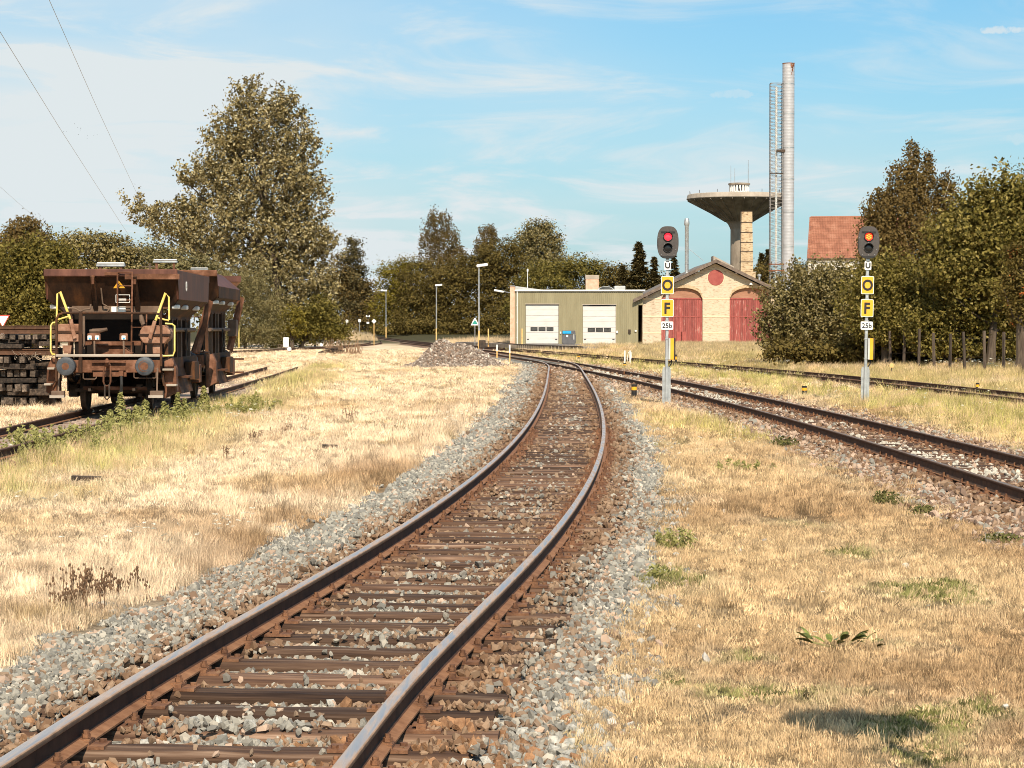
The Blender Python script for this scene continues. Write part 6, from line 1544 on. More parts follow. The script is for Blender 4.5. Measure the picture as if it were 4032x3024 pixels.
        link('lettering', text_mesh(txt, sz, mat_black, .035 if txt != '25b' else .016), pl, (0, -.006, 0), (PI / 2, 0, 0), (1.0, 1.12 if txt in 'OF' else 1.0, 1))
    bx = empty('relay_box', (.135, .0, (H(1331) + H(1416)) / 2)); bx.parent = root
    bh = H(1331) - H(1416)
    P('box_body', MB().box((0, .05, 0), (.20, .24, bh)), mat_grime, bx, bevel=.012); P('yellow_panel', MB().box((.005, -.076, 0), (.095, .01, bh * .985)), mat_plate_y, bx)
    P('side_fin', MB().box((-.068, -.075, 0), (.05, .012, bh * .98)), mat_grey, bx)
    P('cable', MB().tube([(0, .03, -bh / 2), (-.01, .03, -bh / 2 - .12), (-.09, .03, -bh / 2 - .24), (-.125, .02, -bh / 2 - .3)], .018, 6), mat_black, bx)
    root.rotation_euler = (0, lean, 0)
    return root
p = gnd(2621, 1590, 0); signal((p.x, SGD, gz1(p.x, SGD) - .02), 'left signal post with dull red lens and O and F plates', False, .006)
p = gnd(3399, 1590, 0); signal((p.x, SGD, gz1(p.x, SGD) - .02), 'right signal post with glowing red lamp before the bushes', True, .016)
# unseen board added right of the frame to cast the shadow on the grass
zc_ = 4.5; hl = zc_ / math.tan(R(SUN_EL)); bxp, byp = 1.84 + hl * math.sin(R(SUN_AZ)), 12.15 - hl * math.cos(R(SUN_AZ))
sb = empty('shadow_board', (bxp, byp, gz1(bxp, byp)), R(-SUN_AZ), 'unseen round board on a thin post, added to cast a shadow', 'sign')
MB().lathe([(.40, -.01), (.40, .01)], 40, (0, 0, zc_), 'Y').build('board', mat_plate_w, sb); sb.children[0].scale = (1, 1, 1)
MB().tube([(0, .03, -.2), (0, .03, zc_)], .03, 8).build('post', mat_galv, sb)

# ================================================================== stack of old sleepers
q7 = zc(0, 1180, 1.83)
mat_old = surf('old_sleeper_wood', [(.018, .012, .009), (.042, .029, .021), (.085, .062, .047)], scale=3, stretch=(5, .5, 5), rough=.9, bump=.4, rand=.5)
mat_oldend = surf('old_sleeper_end_grain', [(.05, .036, .027), (.115, .085, .064), (.22, .17, .135)], scale=14, rough=.95, bump=.5, rand=.45)
def old_sleeper(w, h, L, seed):
    r = random.Random(seed); b_ = MB(); b_.box((0, L / 2 + .01, 0), (w, L, h))
    me_ = b_.mesh('timber', mat_old, bevel=.012); me_.materials.append(mat_oldend)
    for pol in me_.polygons:
        if abs(pol.normal.y) > .9 and pol.area > .01: pol.material_index = 1
    return me_
OS = [old_sleeper(.140 + .01 * i, .195, 2.3 + .05 * i, i) for i in range(4)]
ordn = ['first', 'second', 'third', 'fourth', 'fifth', 'sixth', 'seventh', 'eighth', 'ninth', 'tenth', 'eleventh', 'twelfth']
SKD = 60.0
layers = [('bottom', 702, 758, -60, 252), ('second', 603, 664, -60, 215), ('third', 505, 560, -60, 235), ('fourth', 408, 458, -60, 200), ('top', 248, 286, -40, 392)]
for nm, za, zb_, xa, xb_ in layers:
    a = q7(xa, zb_, SKD); b_ = q7(xb_, za, SKD); h = b_.z - a.z; x = a.x; k = 0
    while x < b_.x - .06:
        me_ = OS[random.randrange(4)]; w_ = .14 + random.uniform(0, .045)
        o = link('old_sleeper', me_, None, (x + .075, SKD + random.uniform(-.25, .16), (a.z + b_.z) / 2 + random.uniform(-.012, .008)), (0, random.uniform(-.08, .08), random.uniform(-.04, .04)), (1, 1, h / .2 * random.uniform(.93, 1.0)))
        tag(o, '%s weathered sleeper end from the left in the %s end-on layer of the stack' % (ordn[min(k, 11)], nm), 'sleeper', 'old sleepers in the stack')
        x += w_ + random.choice((.005, .012, .03, .09)); k += 1
cross = [('hidden upper', 352, 404, -60, 400, .5), ('hidden upper middle', 440, 500, -60, 400, .6), ('hidden lower middle', 520, 600, -60, 395, .6), ('hidden lower', 606, 700, -60, 390, .6), ('hidden ground', 690, 790, -60, 390, .5), ('lowest', 642, 690, 60, 380, .2), ('second lowest', 566, 600, -40, 262, .1), ('middle', 462, 502, -40, 255, .05), ('second highest', 318, 350, -50, 165, 0), ('highest right-hand', 300, 335, 275, 372, .1), ('broken brown', 290, 316, -50, 300, .3)]
for nm, za, zb_, xa, xb_, dd in cross:
    a = q7(xa, zb_, SKD + dd); b_ = q7(xb_, za, SKD + dd)
    o = link('old_sleeper', MB().box((0, 0, 0), (b_.x - a.x, .24, b_.z - a.z)).mesh('timber', mat_old, bevel=.012), None, ((a.x + b_.x) / 2, SKD + dd, (a.z + b_.z) / 2), (0, random.uniform(-.015, .015), random.uniform(-.05, .05)))
    tag(o, '%s crosswise bearer timber between the layers of stacked sleepers' % nm, 'sleeper', 'old sleepers in the stack')
    for dy in (1.1, 2.1):
        o = link('old_sleeper', MB().box((0, 0, 0), ((b_.x - a.x) * .95, .24, b_.z - a.z)).mesh('timber', mat_old, bevel=.012), None, ((a.x + b_.x) / 2 - .2, SKD + dd + dy, (a.z + b_.z) / 2)); tag(o, '%s bearer %s behind the face of the sleeper stack' % (nm, 'just' if dy < 2 else 'farther'), 'sleeper', 'old sleepers in the stack')
me_rail = rail_mesh(Line([(0, 0), (1, 0), (2, 0), (4.6, 0)]), 0, 0, 4.6, 'old_rail', mat_rail_rusty, 0)
for i, (zy, dy, lab) in enumerate(((246, .15, 'lowest front'), (238, .9, 'middle'), (228, 1.6, 'rearmost'), (398, -.05, 'lower side'))):
    c = q7(395 if i < 3 else 420, zy, SKD + dy)
    o = link('old_rail', me_rail, None, (c.x, SKD + dy, c.z), (0, 0, PI / 2 + random.uniform(-.03, .03))); tag(o, '%s rusty rail lying across the sleeper stack' % lab, 'rail', 'scrap rails on the stack')
br = MB(); g = random.Random(3)
for i in range(26):
    a = q7(g.uniform(100, 330), g.uniform(415, 440), SKD - .05); pts = [a]
    for k in range(3): pts.append(pts[-1] + Vector((g.uniform(-.14, .14), g.uniform(-.1, .1), g.uniform(.0, .1))))
    br.tube(pts, [.009, .008, .006, .003], 4)
tag(br.build('dry_branches', surf('dry_twigs', [(.26, .20, .15), (.42, .35, .28)], scale=5, rough=.9)), 'tangle of dry pale branches lying on the sleeper stack', 'branches')
# give-way board at the left edge
sg = empty('track_sign', (at(10, 1262, 75).x, 75, gz1(-16, 75)), 0, 'white inverted triangle board with red rim above the sleeper stack', 'sign')
H_ = at(10, 1240, 75).z - sg.location.z; mat_redrim = surf('sign_red', [(.42, .05, .03), (.5, .07, .045)], scale=5, rough=.5)
k = 75 / FP
for up, z0, w_, h_ in ((1, H_, 38, 52), (-1, H_ - 92 * k, 24, 46)):
    if up > 0:
        MB().prism([(-w_ * .5 * k * 1.5, z0), (w_ * .5 * k * 1.5, z0), (0, z0 - h_ * k)], .02, .03).build('red_rim', mat_redrim, sg); MB().prism([(-w_ * .5 * k * 1.2, z0 - 5 * k), (w_ * .5 * k * 1.2, z0 - 5 * k), (0, z0 - h_ * k * .86)], .008, .018).build('white_field', mat_plate_w, sg)
    else:
        MB().prism([(-w_ * .5 * k * 1.2, z0), (w_ * .5 * k * 1.2, z0), (0, z0 + h_ * k)], .02, .03).build('red_rim', mat_redrim, sg); MB().prism([(-w_ * .5 * k * .9, z0 + 3 * k), (w_ * .5 * k * .9, z0 + 3 * k), (0, z0 + h_ * k * .8)], .008, .018).build('white_field', mat_plate_w, sg)
MB().tube([(0, .06, 0), (0, .06, H_)], .03, 8).build('post', mat_galv, sg)
# ================================================================== lamp posts, signs, markers
mat_orange = surf('faded_orange_paint', [(.60, .36, .12), (.70, .46, .20)], scale=4, rough=.7)
mat_lampwhite = surf('lamp_head_white', [(.80, .79, .76), (.86, .85, .83)], scale=3, rough=.4)
def lamp_post(px, top, D, label, hd):
    x = at(px, 1300, D).x; z0 = gz1(x, D); H = at(px, top, D).z - z0
    r = empty('lamp_post', (x, D, z0), 0, label, 'lamp post', 'white-headed yard lamp posts')
    MB().tube([(0, 0, 1.9), (0, 0, H)], [.085, .055], 10).build('pole', mat_galv, r, smooth=True)
    MB().tube([(0, 0, -.2), (0, 0, 1.898)], .10, 10).build('painted_base', mat_orange, r)
    MB().box((hd[0], 0, H + .08), (hd[1], .45, .26), Matrix.Rotation(hd[2], 3, 'Y')).build('lamp_head', mat_lampwhite, r, bevel=.05)
    MB().tube([(0, 0, H - .1), (hd[0] * .5, 0, H + .04)], .04, 6).build('head_arm', mat_galv, r)
lamp_post(1886, 1048, 213, 'tallest lamp post beside the gravel heap', (.30, 1.05, -.14))
lamp_post(1718, 1125, 319, 'lamp post between the heap and the birch wood', (.33, 1.0, -.10))
lamp_post(1520, 1146, 365, 'leftmost lamp post at the far track', (-.35, 1.0, .06))
def post_thing(name, label, cat, px, D, base=None, group=None):
    x = at(px, 1300, D).x; z0 = gz1(x, D); return empty(name, (x, D, z0), 0, label, cat, group), z0
def diamond(px, py, D, s, label, post_m):
    r, z0 = post_thing('diamond_sign', label, 'sign', px, D, None, 'white diamond track signs')
    z = at(px, py, D).z - z0; k = s * D / FP
    MB().prism([(-k, z), (0, z - k), (k, z), (0, z + k)], 0, .02).build('board', mat_plate_w, r)
    MB().tube([(0, .05, -.1), (0, .05, z - k * .5)], .05, 8).build('post', post_m, r)
diamond(1472.5, 1265, 268, 9.5, 'nearer white diamond sign on a yellowish post', mat_orange)
diamond(1365.6, 1266, 430, 9, 'farther white diamond sign at the edge of the wood', mat_plate_w)
r, z0 = post_thing('square_sign', 'small square white board on a thin post by the far track', 'sign', 1416, 440)
z = at(1416, 1263, 440).z - z0; MB().box((0, 0, z), (.52, .04, .56)).build('board', mat_plate_w, r, bevel=.04); MB().tube([(0, .06, -.1), (0, .06, z)], .05, 8).build('post', mat_galv, r); MB().box((.02, -.03, z), (.2, .02, .22)).build('mark', mat_grey, r)
r, z0 = post_thing('shunting_signal', 'dark far signal showing two small white lights', 'signal', 1448.6, 430)
z = at(1448, 1246, 430).z - z0; MB().prism([(-.42, z + .32), (.42, z + .32), (.16, z - .42), (-.16, z - .42)], 0, .06).build('backboard', mat_black, r)
for dx in (-.22, .26): MB().lathe([(.12, 0), (.06, .05)], 14, (dx, -.01, z + .05), 'Y').build('white_light', emit('white_lamp', (1, .98, .92), 2.0), r)
zz_ = at(1448, 1271, 430).z - z0; MB().box((0, 0, zz_), (.5, .04, .34)).build('white_plate', mat_plate_w, r); MB().tube([(0, .06, -.1), (0, .06, z)], .06, 8).build('post', mat_grime, r)
r, z0 = post_thing('triangle_sign', 'green triangle sign with white border left of the tall lamp post', 'sign', 1870, 245)
k = 245 / FP; zt = at(1870, 1252, 245).z - z0; zl = at(1870, 1281, 245).z - z0; w_ = 16.5 * k
mat_teal = surf('sign_green', [(.02, .26, .21), (.03, .31, .26)], scale=5, rough=.5)
MB().prism([(-w_, zl), (w_, zl), (.06, zt), (-.06, zt)], .01, .03).build('white_border', mat_plate_w, r); MB().prism([(-w_ * .68, zl + .14), (w_ * .68, zl + .14), (0, zt - .2)], 0, .008).build('green_field', mat_teal, r); MB().tube([(0, .06, -.1), (0, .06, zl + .3)], .045, 8).build('post', mat_galv, r)
r, z0 = post_thing('equipment_cabinet', 'small white cabinet beside the far track', 'cabinet', 1386, 440)
z = at(1386, 1320, 440).z - z0; MB().span((-.36, 0, -.2), (.36, .4, max(.6, z + .5))).build('cabinet_body', mat_white, r, bevel=.03); MB().span((-.4, -.04, max(.6, z + .5) + .002), (.4, .44, max(.6, z + .5) + .07)).build('cabinet_roof', mat_grey, r)
def marker(px, ytop, ybot, D, w, label, yel=True):
    x = at(px, ytop, D).x; z0 = gz1(x, D) - .03; H = at(px, ytop, D).z - z0; rr = w * D / FP / 2
    r = empty('marker_post', (x, D, z0), 0, label, 'marker post', 'black marker posts with a yellow band')
    MB().lathe([(rr, -.1), (rr, H * .60)], 16).build('post_body', mat_black, r); MB().lathe([(rr * 1.01, H * .601), (rr * 1.01, H * .83)], 16).build('yellow_band', mat_plate_y, r); MB().lathe([(rr, H * .831), (rr, H * .99), (rr * .9, H)], 16).build('cap', mat_black, r)
marker(2496.7, 1513, 1560, 70, 21.5, 'black and yellow marker post left of the left signal')
marker(3167, 1519, 1562, 70, 21, 'black and yellow marker post between the two signals')
marker(2278, 1397, 1415, 152, 11, 'small marker post beyond the switch near the workshop')
marker(2459.5, 1429.5, 1451, 118, 11.5, 'marker post at the white cable hoop')
marker(2898, 1429, 1440, 122, 13, 'low marker post behind the siding before the shed')
marker(3849, 1507, 1523, 76, 14, 'marker post among the weeds at the right edge')
marker(2661.5, 1396, 1440, 128, 8, 'slim marker post right behind the left signal box')
marker(1622, 1348, 1355, 310, 7, 'left of two tiny marker posts beyond the heap')
marker(1671, 1344, 1352, 330, 7, 'right of two tiny marker posts beyond the heap')
def stake(px, y0, D, w, mt, label, mb=None):
    x = at(px, y0, D).x; z0 = gz1(x, D) - .05; H = at(px, y0, D).z - z0; ww = w * D / FP
    r = empty('marker_stake', (x, D, z0), 0, label, 'stake', 'pale stakes by the switch')
    MB().box((0, 0, H * .78), (ww, ww, H * .44)).build('stake_top', mt, r, bevel=.01); MB().box((0, 0, H * .278), (ww * .97, ww * .97, H * .554)).build('stake_foot', mb or mt, r)
stake(1957, 1357, 160, 5, mat_plate_w, 'white stake right of the gravel heap', mat_orange)
stake(2007, 1358, 142, 5.5, mat_plate_w, 'stake with orange foot nearest the switch', mat_orange)
stake(1923, 1294, 240, 5, mat_orange, 'yellow stake left of the workshop end wall')
stake(2056, 1294, 231, 6, mat_orange, 'yellow stake before the left roller door')
stake(1311, 1320, 300, 5, mat_galv, 'left grey stake under the poplar'); stake(1319, 1316, 300, 5, mat_plate_w, 'right pale stake under the poplar')
r, z0 = post_thing('cable_post', 'grey cable cabinet post beside the tall lamp', 'cabinet', 1899, 209)
MB().box((0, 0, .65), (.62, .35, .75)).build('cabinet_body', mat_grime, r, bevel=.03); MB().box((-.25, 0, .2), (.1, .1, .9)).build('leg', mat_galv, r); MB().box((.12, 0, .1), (.1, .1, .6)).build('leg', mat_galv, r)
r, z0 = post_thing('cable_hoop', 'pair of white cable conduits with a hanging loop', 'cable post', 2470, 130)
for dx in (-.14, .16): MB().tube([(dx, 0, -.1), (dx, 0, .86)], .045, 8).build('conduit', mat_white, r)
MB().tube([(.05, -.05, .0), (.0, -.06, .45), (.06, -.06, .75), (.16, -.05, .84), (.25, -.05, .72), (.22, -.05, .4)], .018, 6).build('cable_loop', mat_white, r)
r, z0 = post_thing('disc_marker', 'small yellow disc on a stake before the fence', 'sign', 3511.6, 100)
z = at(3511, 1438.6, 100).z - z0; MB().lathe([(.10, 0), (.10, .02)], 24, (0, 0, z), 'Y').build('disc', mat_orange, r); MB().tube([(0, .03, -.1), (0, .03, z)], .02, 6).build('stake', mat_post, r)
for px, py, D, mt, lab in ((1240, 1357, 255, mat_orange, 'round yellow ground signal at the far siding'), (1265, 1365, 235, mat_plate_w, 'round white ground signal beside the yellow one'), (1139, 1388, 190, mat_plate_w, 'round white ground signal behind the second wagon'), (1334, 1342, 300, mat_plate_w, 'round white ground signal under the far stakes')):
    r, z0 = post_thing('ground_signal', lab, 'signal', px, D, None, 'round ground signals at the far siding'); z = max(.35, at(px, py, D).z - z0)
    MB().lathe([(.17, 0), (.17, .04)], 24, (0, 0, z), 'Y').build('disc', mt, r); MB().box((0, .1, z * .45), (.22, .2, z * .9)).build('pedestal', mat_grime, r)
r, z0 = post_thing('kilometre_board', 'small upright white board by the siding behind the wagons', 'sign', 1126, 215)
MB().box((0, 0, .75), (.5, .05, .9)).build('board', mat_plate_w, r, bevel=.02); MB().box((.0, .05, .2), (.08, .05, .9)).build('post', mat_galv, r)

# ---------------------------------------------------------------- heap of broken stone
hp = empty('gravel_heap', (gnd(1800, 1440).x, 122, 0), 0, 'rough heap of broken brownish stone left of the switch', 'heap')
hcx = hp.location.x
def heap_h(x, y):
    z = 1.05 * np.exp(-(((x + .85) / 1.05) ** 2 + (y / 1.5) ** 2)) + .84 * np.exp(-(((x - .85) / 1.25) ** 2 + ((y - .1) / 1.5) ** 2)) + .25 * np.exp(-((x / 2.3) ** 2 + (y / 1.9) ** 2))
    return z * (.85 + .3 * fbm(x * 1.3 + 5, y * 1.3, 3)) - .08
u = np.linspace(-3.2, 3.2, 44); v = np.linspace(-2.6, 2.6, 36); ux, uy = np.meshgrid(u, v); uz = heap_h(ux, uy)
hm = MB(); ii = np.arange(ux.size).reshape(ux.shape)
hm.add(list(zip(ux.ravel(), uy.ravel(), uz.ravel())), [tuple(map(int, q)) for q in np.stack([ii[:-1, :-1], ii[:-1, 1:], ii[1:, 1:], ii[1:, :-1]], -1).reshape(-1, 4)])
hm.build('heap_core', mat_bed_brown, hp, smooth=True)
g = np.random.default_rng(41); n = 4200; hx = g.uniform(-2.9, 2.9, n); hy = g.uniform(-2.4, 2.0, n); hz = heap_h(hx, hy); k = (hz > .02) | (g.random(n) < .05); hx, hy, hz = hx[k], hy[k], np.maximum(hz[k], 0)
uu = g.random(len(hx)); hcol = np.where((uu < .4)[:, None], np.array((.235, .19, .155)), np.where((uu < .7)[:, None], np.array((.14, .105, .085)), np.where((uu < .9)[:, None], np.array((.34, .27, .22)), np.array((.46, .40, .34))))); hs_ = np.clip(g.lognormal(math.log(.11), .35, len(hx)), .06, .24)
scatter('heap_stones', np.c_[hx, hy, hz + hs_ * .15], g.uniform(0, 6.28, (len(hx), 3)), np.repeat(hs_[:, None], 3, 1), hcol, g.integers(0, 10, len(hx)), STONE_I, hp)

# ---------------------------------------------------------------- overhead cables and birds
mat_cable = surf('cable_grey', [(.30, .31, .33), (.40, .41, .43)], scale=2, rough=.6)
for lab, pts in (('left one of two long cables crossing the sky', [(-500, -640, 40), (0, 125, 62), (240, 512, 95), (480, 885, 150), (590, 1050, 190)]), ('right one of two long cables ending at the poplar', [(-120, -720, 40), (194, 0, 64), (380, 420, 100), (545, 775, 160), (640, 960, 215)]), ('short cable low at the left edge of the sky', [(-200, 560, 120), (0, 735, 150), (90, 815, 170), (180, 890, 195)])):
    o = MB().tube([at(*p) for p in pts], .0085, 5).build('overhead_cable', mat_cable); tag(o, lab, 'cable', 'overhead cables')
pole_x = at(590, 1050, 190)
r = empty('utility_pole', (pole_x.x, 190, gz1(pole_x.x, 190)), 0, 'wooden pole half hidden where the left cable ends', 'pole')
hz_ = pole_x.z - r.location.z; MB().tube([(0, 0, -.2), (0, 0, hz_ + .3)], [.14, .10], 10).build('pole_shaft', mat_bark, r); MB().box((0, 0, hz_), (1.4, .1, .1)).build('cross_arm', mat_bark, r)
mat_bird = surf('bird_dark', [(.05, .045, .045), (.09, .08, .08)], scale=3, rough=.8)
bird = MB(); bird.tube([(0, -.14, 0), (0, -.05, .01), (0, .08, .01), (0, .2, 0)], [.012, .04, .035, .008], 6)
for s in (-1, 1): bird.add([(0, -.05, .02), (s * .16, -.08, .09), (s * .33, .02, .04), (s * .14, .05, .07), (0, .07, .02)], [(0, 1, 3, 4), (1, 2, 3)])
bird = bird.mesh('bird', mat_bird)
g = random.Random(12)
for i, (bx, by) in enumerate(((262, 519), (294, 488), (306, 503), (317, 512), (309, 530), (318, 505), (345, 535), (343, 545), (369, 533), (384, 531), (250, 519))):
    o = link('bird', bird, None, at(bx, by, 800), (g.uniform(-.4, .4), g.uniform(-.6, .6), g.uniform(0, 6.2))); tag(o, 'tiny dark bird in the small flock left of the poplar', 'bird', 'flock of birds in the sky')

# ---------------------------------------------------------------- weeds, flowers, scattered bits
mat_weed = leafy('weed_leaf', [(.22, .21, .07), (.34, .32, .11), (.48, .44, .18)], .35)
mat_weed_d = leafy('weed_leaf_dark', [(.085, .085, .026), (.14, .135, .042), (.21, .19, .07)], .3)
mat_stem = surf('weed_stem', [(.20, .18, .07), (.30, .26, .10)], scale=6, rough=.8)
def leaf_cluster(pts, nrm, size, seed, mat, asp=.45):
    g = np.random.default_rng(seed); return quads_mesh('leaves', leaf_quads(np.asarray(pts, float), np.asarray(nrm, float), size, g, asp), mat)
def spike(px, ytop, D, label, w=.10):
    x = at(px, ytop, D).x; z0 = gz1(x, D); H = at(px, ytop, D).z - z0
    r = empty('tall_weed', (x, D, z0), 0, label, 'weed', 'tall green weeds beside the wagons')
    g = np.random.default_rng(int(px)); n = int(150 + H * 260)
    t = g.random(n) ** .8; a = g.uniform(0, 6.28, n); rad = 1.35 * w * (1.15 - t) * g.uniform(.3, 1.2, n) + .012
    P_ = np.c_[np.cos(a) * rad, np.sin(a) * rad, .05 + t * (H - .05)]; Nn = np.c_[np.cos(a) * .6, np.sin(a) * .6, np.full(n, .7)] + g.normal(0, .25, (n, 3)); Nn /= np.linalg.norm(Nn, axis=1, keepdims=True)
    link('leaves', leaf_cluster(P_, Nn, .085, int(px) + 1, mat_weed), r); MB().tube([(0, 0, -.03), (0.01, 0, H * .5), (0, 0, H)], [.014, .011, .005], 5).build('stem', mat_stem, r)
q6z = lambda x, y: (x / 1.843, 1500 + y / 1.843)
for i, (zx, zy, D, lab, w) in enumerate(((875, 88, 48.2, 'tallest leafy weed spike before the wagon coupling', .11), (800, 212, 46.5, 'weed spike left of the tallest one', .12), (1055, 140, 49, 'thick weed spike before the right buffer', .12), (985, 180, 48.5, 'slim weed spike in front of the dark wheels', .07), (1190, 150, 50, 'weed spike right of the right buffer step', .08), (1290, 88, 51, 'weed spike beneath the first side panel', .08), (1480, 40, 56, 'weed spike in the shadow between the wagons', .10), (1340, 130, 51.5, 'short weed spike near the side step', .07), (1010, 185, 47.5, 'low weed spike before the hose', .07), (935, 210, 47, 'thin weed spike right of the tallest one', .05))):
    px, py = q6z(zx, zy); spike(px, py, D, lab, w)
def bush_weed(px, py, D, w, h, label, mat, n=260, leaf=.05):
    x = at(px, py, D).x; z0 = gz1(x, D); r = empty('weed_clump', (x, D, z0), 0, label, 'weed', 'leafy weed clumps in the grass')
    g = np.random.default_rng(int(px + py)); d = unit(g, n); d[:, 2] = np.abs(d[:, 2]); P_ = d * np.array((w, w, h)) * (g.random(n) ** .45)[:, None]; Nn = d * .6 + unit(g, n) * .6; Nn /= np.linalg.norm(Nn, axis=1, keepdims=True)
    if mat is mat_weed:                                   # upright, narrow-leaved stalks
        rt_ = g.choice(14, n); ax = np.c_[g.normal(0, w * .5, 14), g.normal(0, w * .5, 14)]; hh = h * g.uniform(.5, 1.25, 14); tt = g.random(n)
        P_ = np.c_[ax[rt_, 0] + g.normal(0, .02, n), ax[rt_, 1] + g.normal(0, .02, n), tt * hh[rt_]]; Nn = np.c_[g.normal(0, .6, n), -.5 + g.normal(0, .6, n), g.normal(.2, .4, n)]; Nn /= np.linalg.norm(Nn, axis=1, keepdims=True)
    link('leaves', leaf_cluster(P_, Nn, leaf, int(px), mat, .34 if mat is mat_weed else .45), r)
    st = MB()
    for k in range(9): a = g.uniform(0, 6.28); st.tube([(0, 0, -.02), (math.cos(a) * w * .6, math.sin(a) * w * .6, h * .75)], [.006, .003], 4)
    st.build('stems', mat_stem, r)
g9 = random.Random(8); ORD16 = ordn + ['thirteenth', 'fourteenth', 'fifteenth', 'sixteenth']
for k_ in range(16):
    u_ = k_ / 15; bush_weed(120 + 930 * u_ + g9.uniform(-30, 30), 1700, 40 + 18 * u_ ** 1.3 + g9.uniform(-1.5, 1.5), g9.uniform(.3, .6), g9.uniform(.22, .42), '%s yellow-green weed clump from the left along the wagon track' % ORD16[k_], mat_weed, 520, .085)
for a in ((3490, 1985, 27.4, .22, .20, 'dark green weed clump by the right-hand ballast edge', mat_weed_d, 420, .05), (3630, 2020, 26.2, .20, .13, 'lower green weed clump beside the dark one', mat_weed_d, 320, .045), (3950, 2130, 22.8, .30, .10, 'flat green weed patch at the right edge', mat_weed_d, 420, .05), (2635, 2150, 22.2, .24, .17, 'grassy green clump at the curve of the ballast', mat_weed, 420, .055), (3085, 1755, 41, .30, .22, 'rounded weed beside the straight track ballast', mat_weed_d, 360, .07), (2890, 1850, 34, .45, .14, 'low grey-green weeds right of the bright rail', mat_weed, 420, .06), (130, 1790, 38.5, .42, .42, 'yellow-green weed thicket at the lower wagon track', mat_weed, 700, .075), (390, 1780, 38.8, .26, .32, 'yellowish weed clump before the wagon track', mat_weed, 420, .07), (60, 1800, 37, .45, .35, 'weed thicket at the left frame edge', mat_weed, 600, .075), (2610, 2270, 19.5, .13, .10, 'small grass clump at the ballast bend', mat_weed, 220, .05), (910, 1640, 55, .7, .40, 'lush weed clump below the second wagon', mat_weed, 700, .09), (1000, 1600, 60, .8, .38, 'lush weed clump right of the wagons', mat_weed, 700, .09)):
    bush_weed(*a)
# sprawling dock plant in the right foreground
x = at(3300, 2533, 15.2); r = empty('sprawling_plant', (x.x, 15.2, gz1(x.x, 15.2)), 0, 'sprawling broad-leaved green plant flat on the dry grass', 'plant')
g = random.Random(9)
lf = MB(); nseg = 5
lv_ = []; fc = []
for i in range(nseg + 1):
    t = i / nseg; w_ = .42 * math.sin(PI * min(1, t * .93 + .05)) ** .8; zz__ = .12 * math.sin(t * 2.4); lv_ += [(t, -w_ / 2, zz__ + .05), (t, 0, zz__), (t, w_ / 2, zz__ + .05)]
for i in range(nseg): fc += [(3 * i, 3 * i + 1, 3 * i + 4, 3 * i + 3), (3 * i + 1, 3 * i + 2, 3 * i + 5, 3 * i + 4)]
lf.add(lv_, fc); lfm = lf.mesh('leaf', surf('dock_leaf', [(.075, .095, .018), (.13, .15, .03), (.24, .225, .05)], scale=5, rough=.5, rand=.45), smooth=True)
for i in range(19):
    a = g.uniform(0, 6.28); d = g.uniform(.05, .24) * (1.5 if abs(math.cos(a)) > .6 else .7); px_, py_ = math.cos(a) * d, math.sin(a) * d * .55
    link('leaf', lfm, r, (px_, py_, g.uniform(.025, .075)), (g.uniform(-.5, .5), g.uniform(-.55, .15), a + g.uniform(-.5, .5)), (g.uniform(.08, .13),) * 3)
st = MB()
for k in range(6): a = g.uniform(0, 6.28); st.tube([(0, 0, 0), (math.cos(a) * .2, math.sin(a) * .12, .05)], [.006, .003], 5)
st.build('stems', mat_stem, r)
# dead brown weeds along the ballast
mat_dead = surf('dead_weed', [(.10, .055, .03), (.19, .11, .06)], scale=8, rough=.9)
def dead(px, py, D, n, h, label):
    x = at(px, py, D).x; r = empty('dead_weed', (x, D, gz1(x, D)), 0, label, 'weed', 'dead brown weeds'); g = random.Random(int(px)); s = MB(); hd = MB()
    for k in range(n):
        bx, by = g.gauss(0, h * .55), g.gauss(0, h * .4); hh = h * g.uniform(.5, 1.1); tx, ty = bx + g.gauss(0, .12) * hh, by + g.gauss(0, .1) * hh
        s.tube([(bx, by, -.02), ((bx + tx) / 2, (by + ty) / 2, hh * .55), (tx, ty, hh)], [.0035, .003, .002], 4)
        for q in range(5): t = g.uniform(.45, 1); c = (bx + (tx - bx) * t + g.gauss(0, .014), by + (ty - by) * t, hh * t); hd.lathe([(.003, -.012), (.009, 0), (.003, .012)], 5, c)
    s.build('stalks', mat_dead, r); hd.build('seed_heads', mat_dead, r)
for a in ((385, 2340, 17.9, 42, .26, 'largest clump of dead brown weeds at the left ballast edge'), (310, 2390, 17.2, 26, .2, 'dead weed clump left of the largest one'), (905, 1790, 37.5, 7, .22, 'pair of dark thistle stalks on the pale grass'), (1010, 1730, 43, 12, .22, 'dark dead stalks on the pale field'), (1120, 1700, 46, 12, .22, 'right-hand dark dead stalks on the pale field'), (1390, 1650, 52, 10, .3, 'dark stalk near the ballast of the curve'), (1610, 1440, 122, 14, .9, 'dead stalk left of the stone heap')):
    dead(*a)
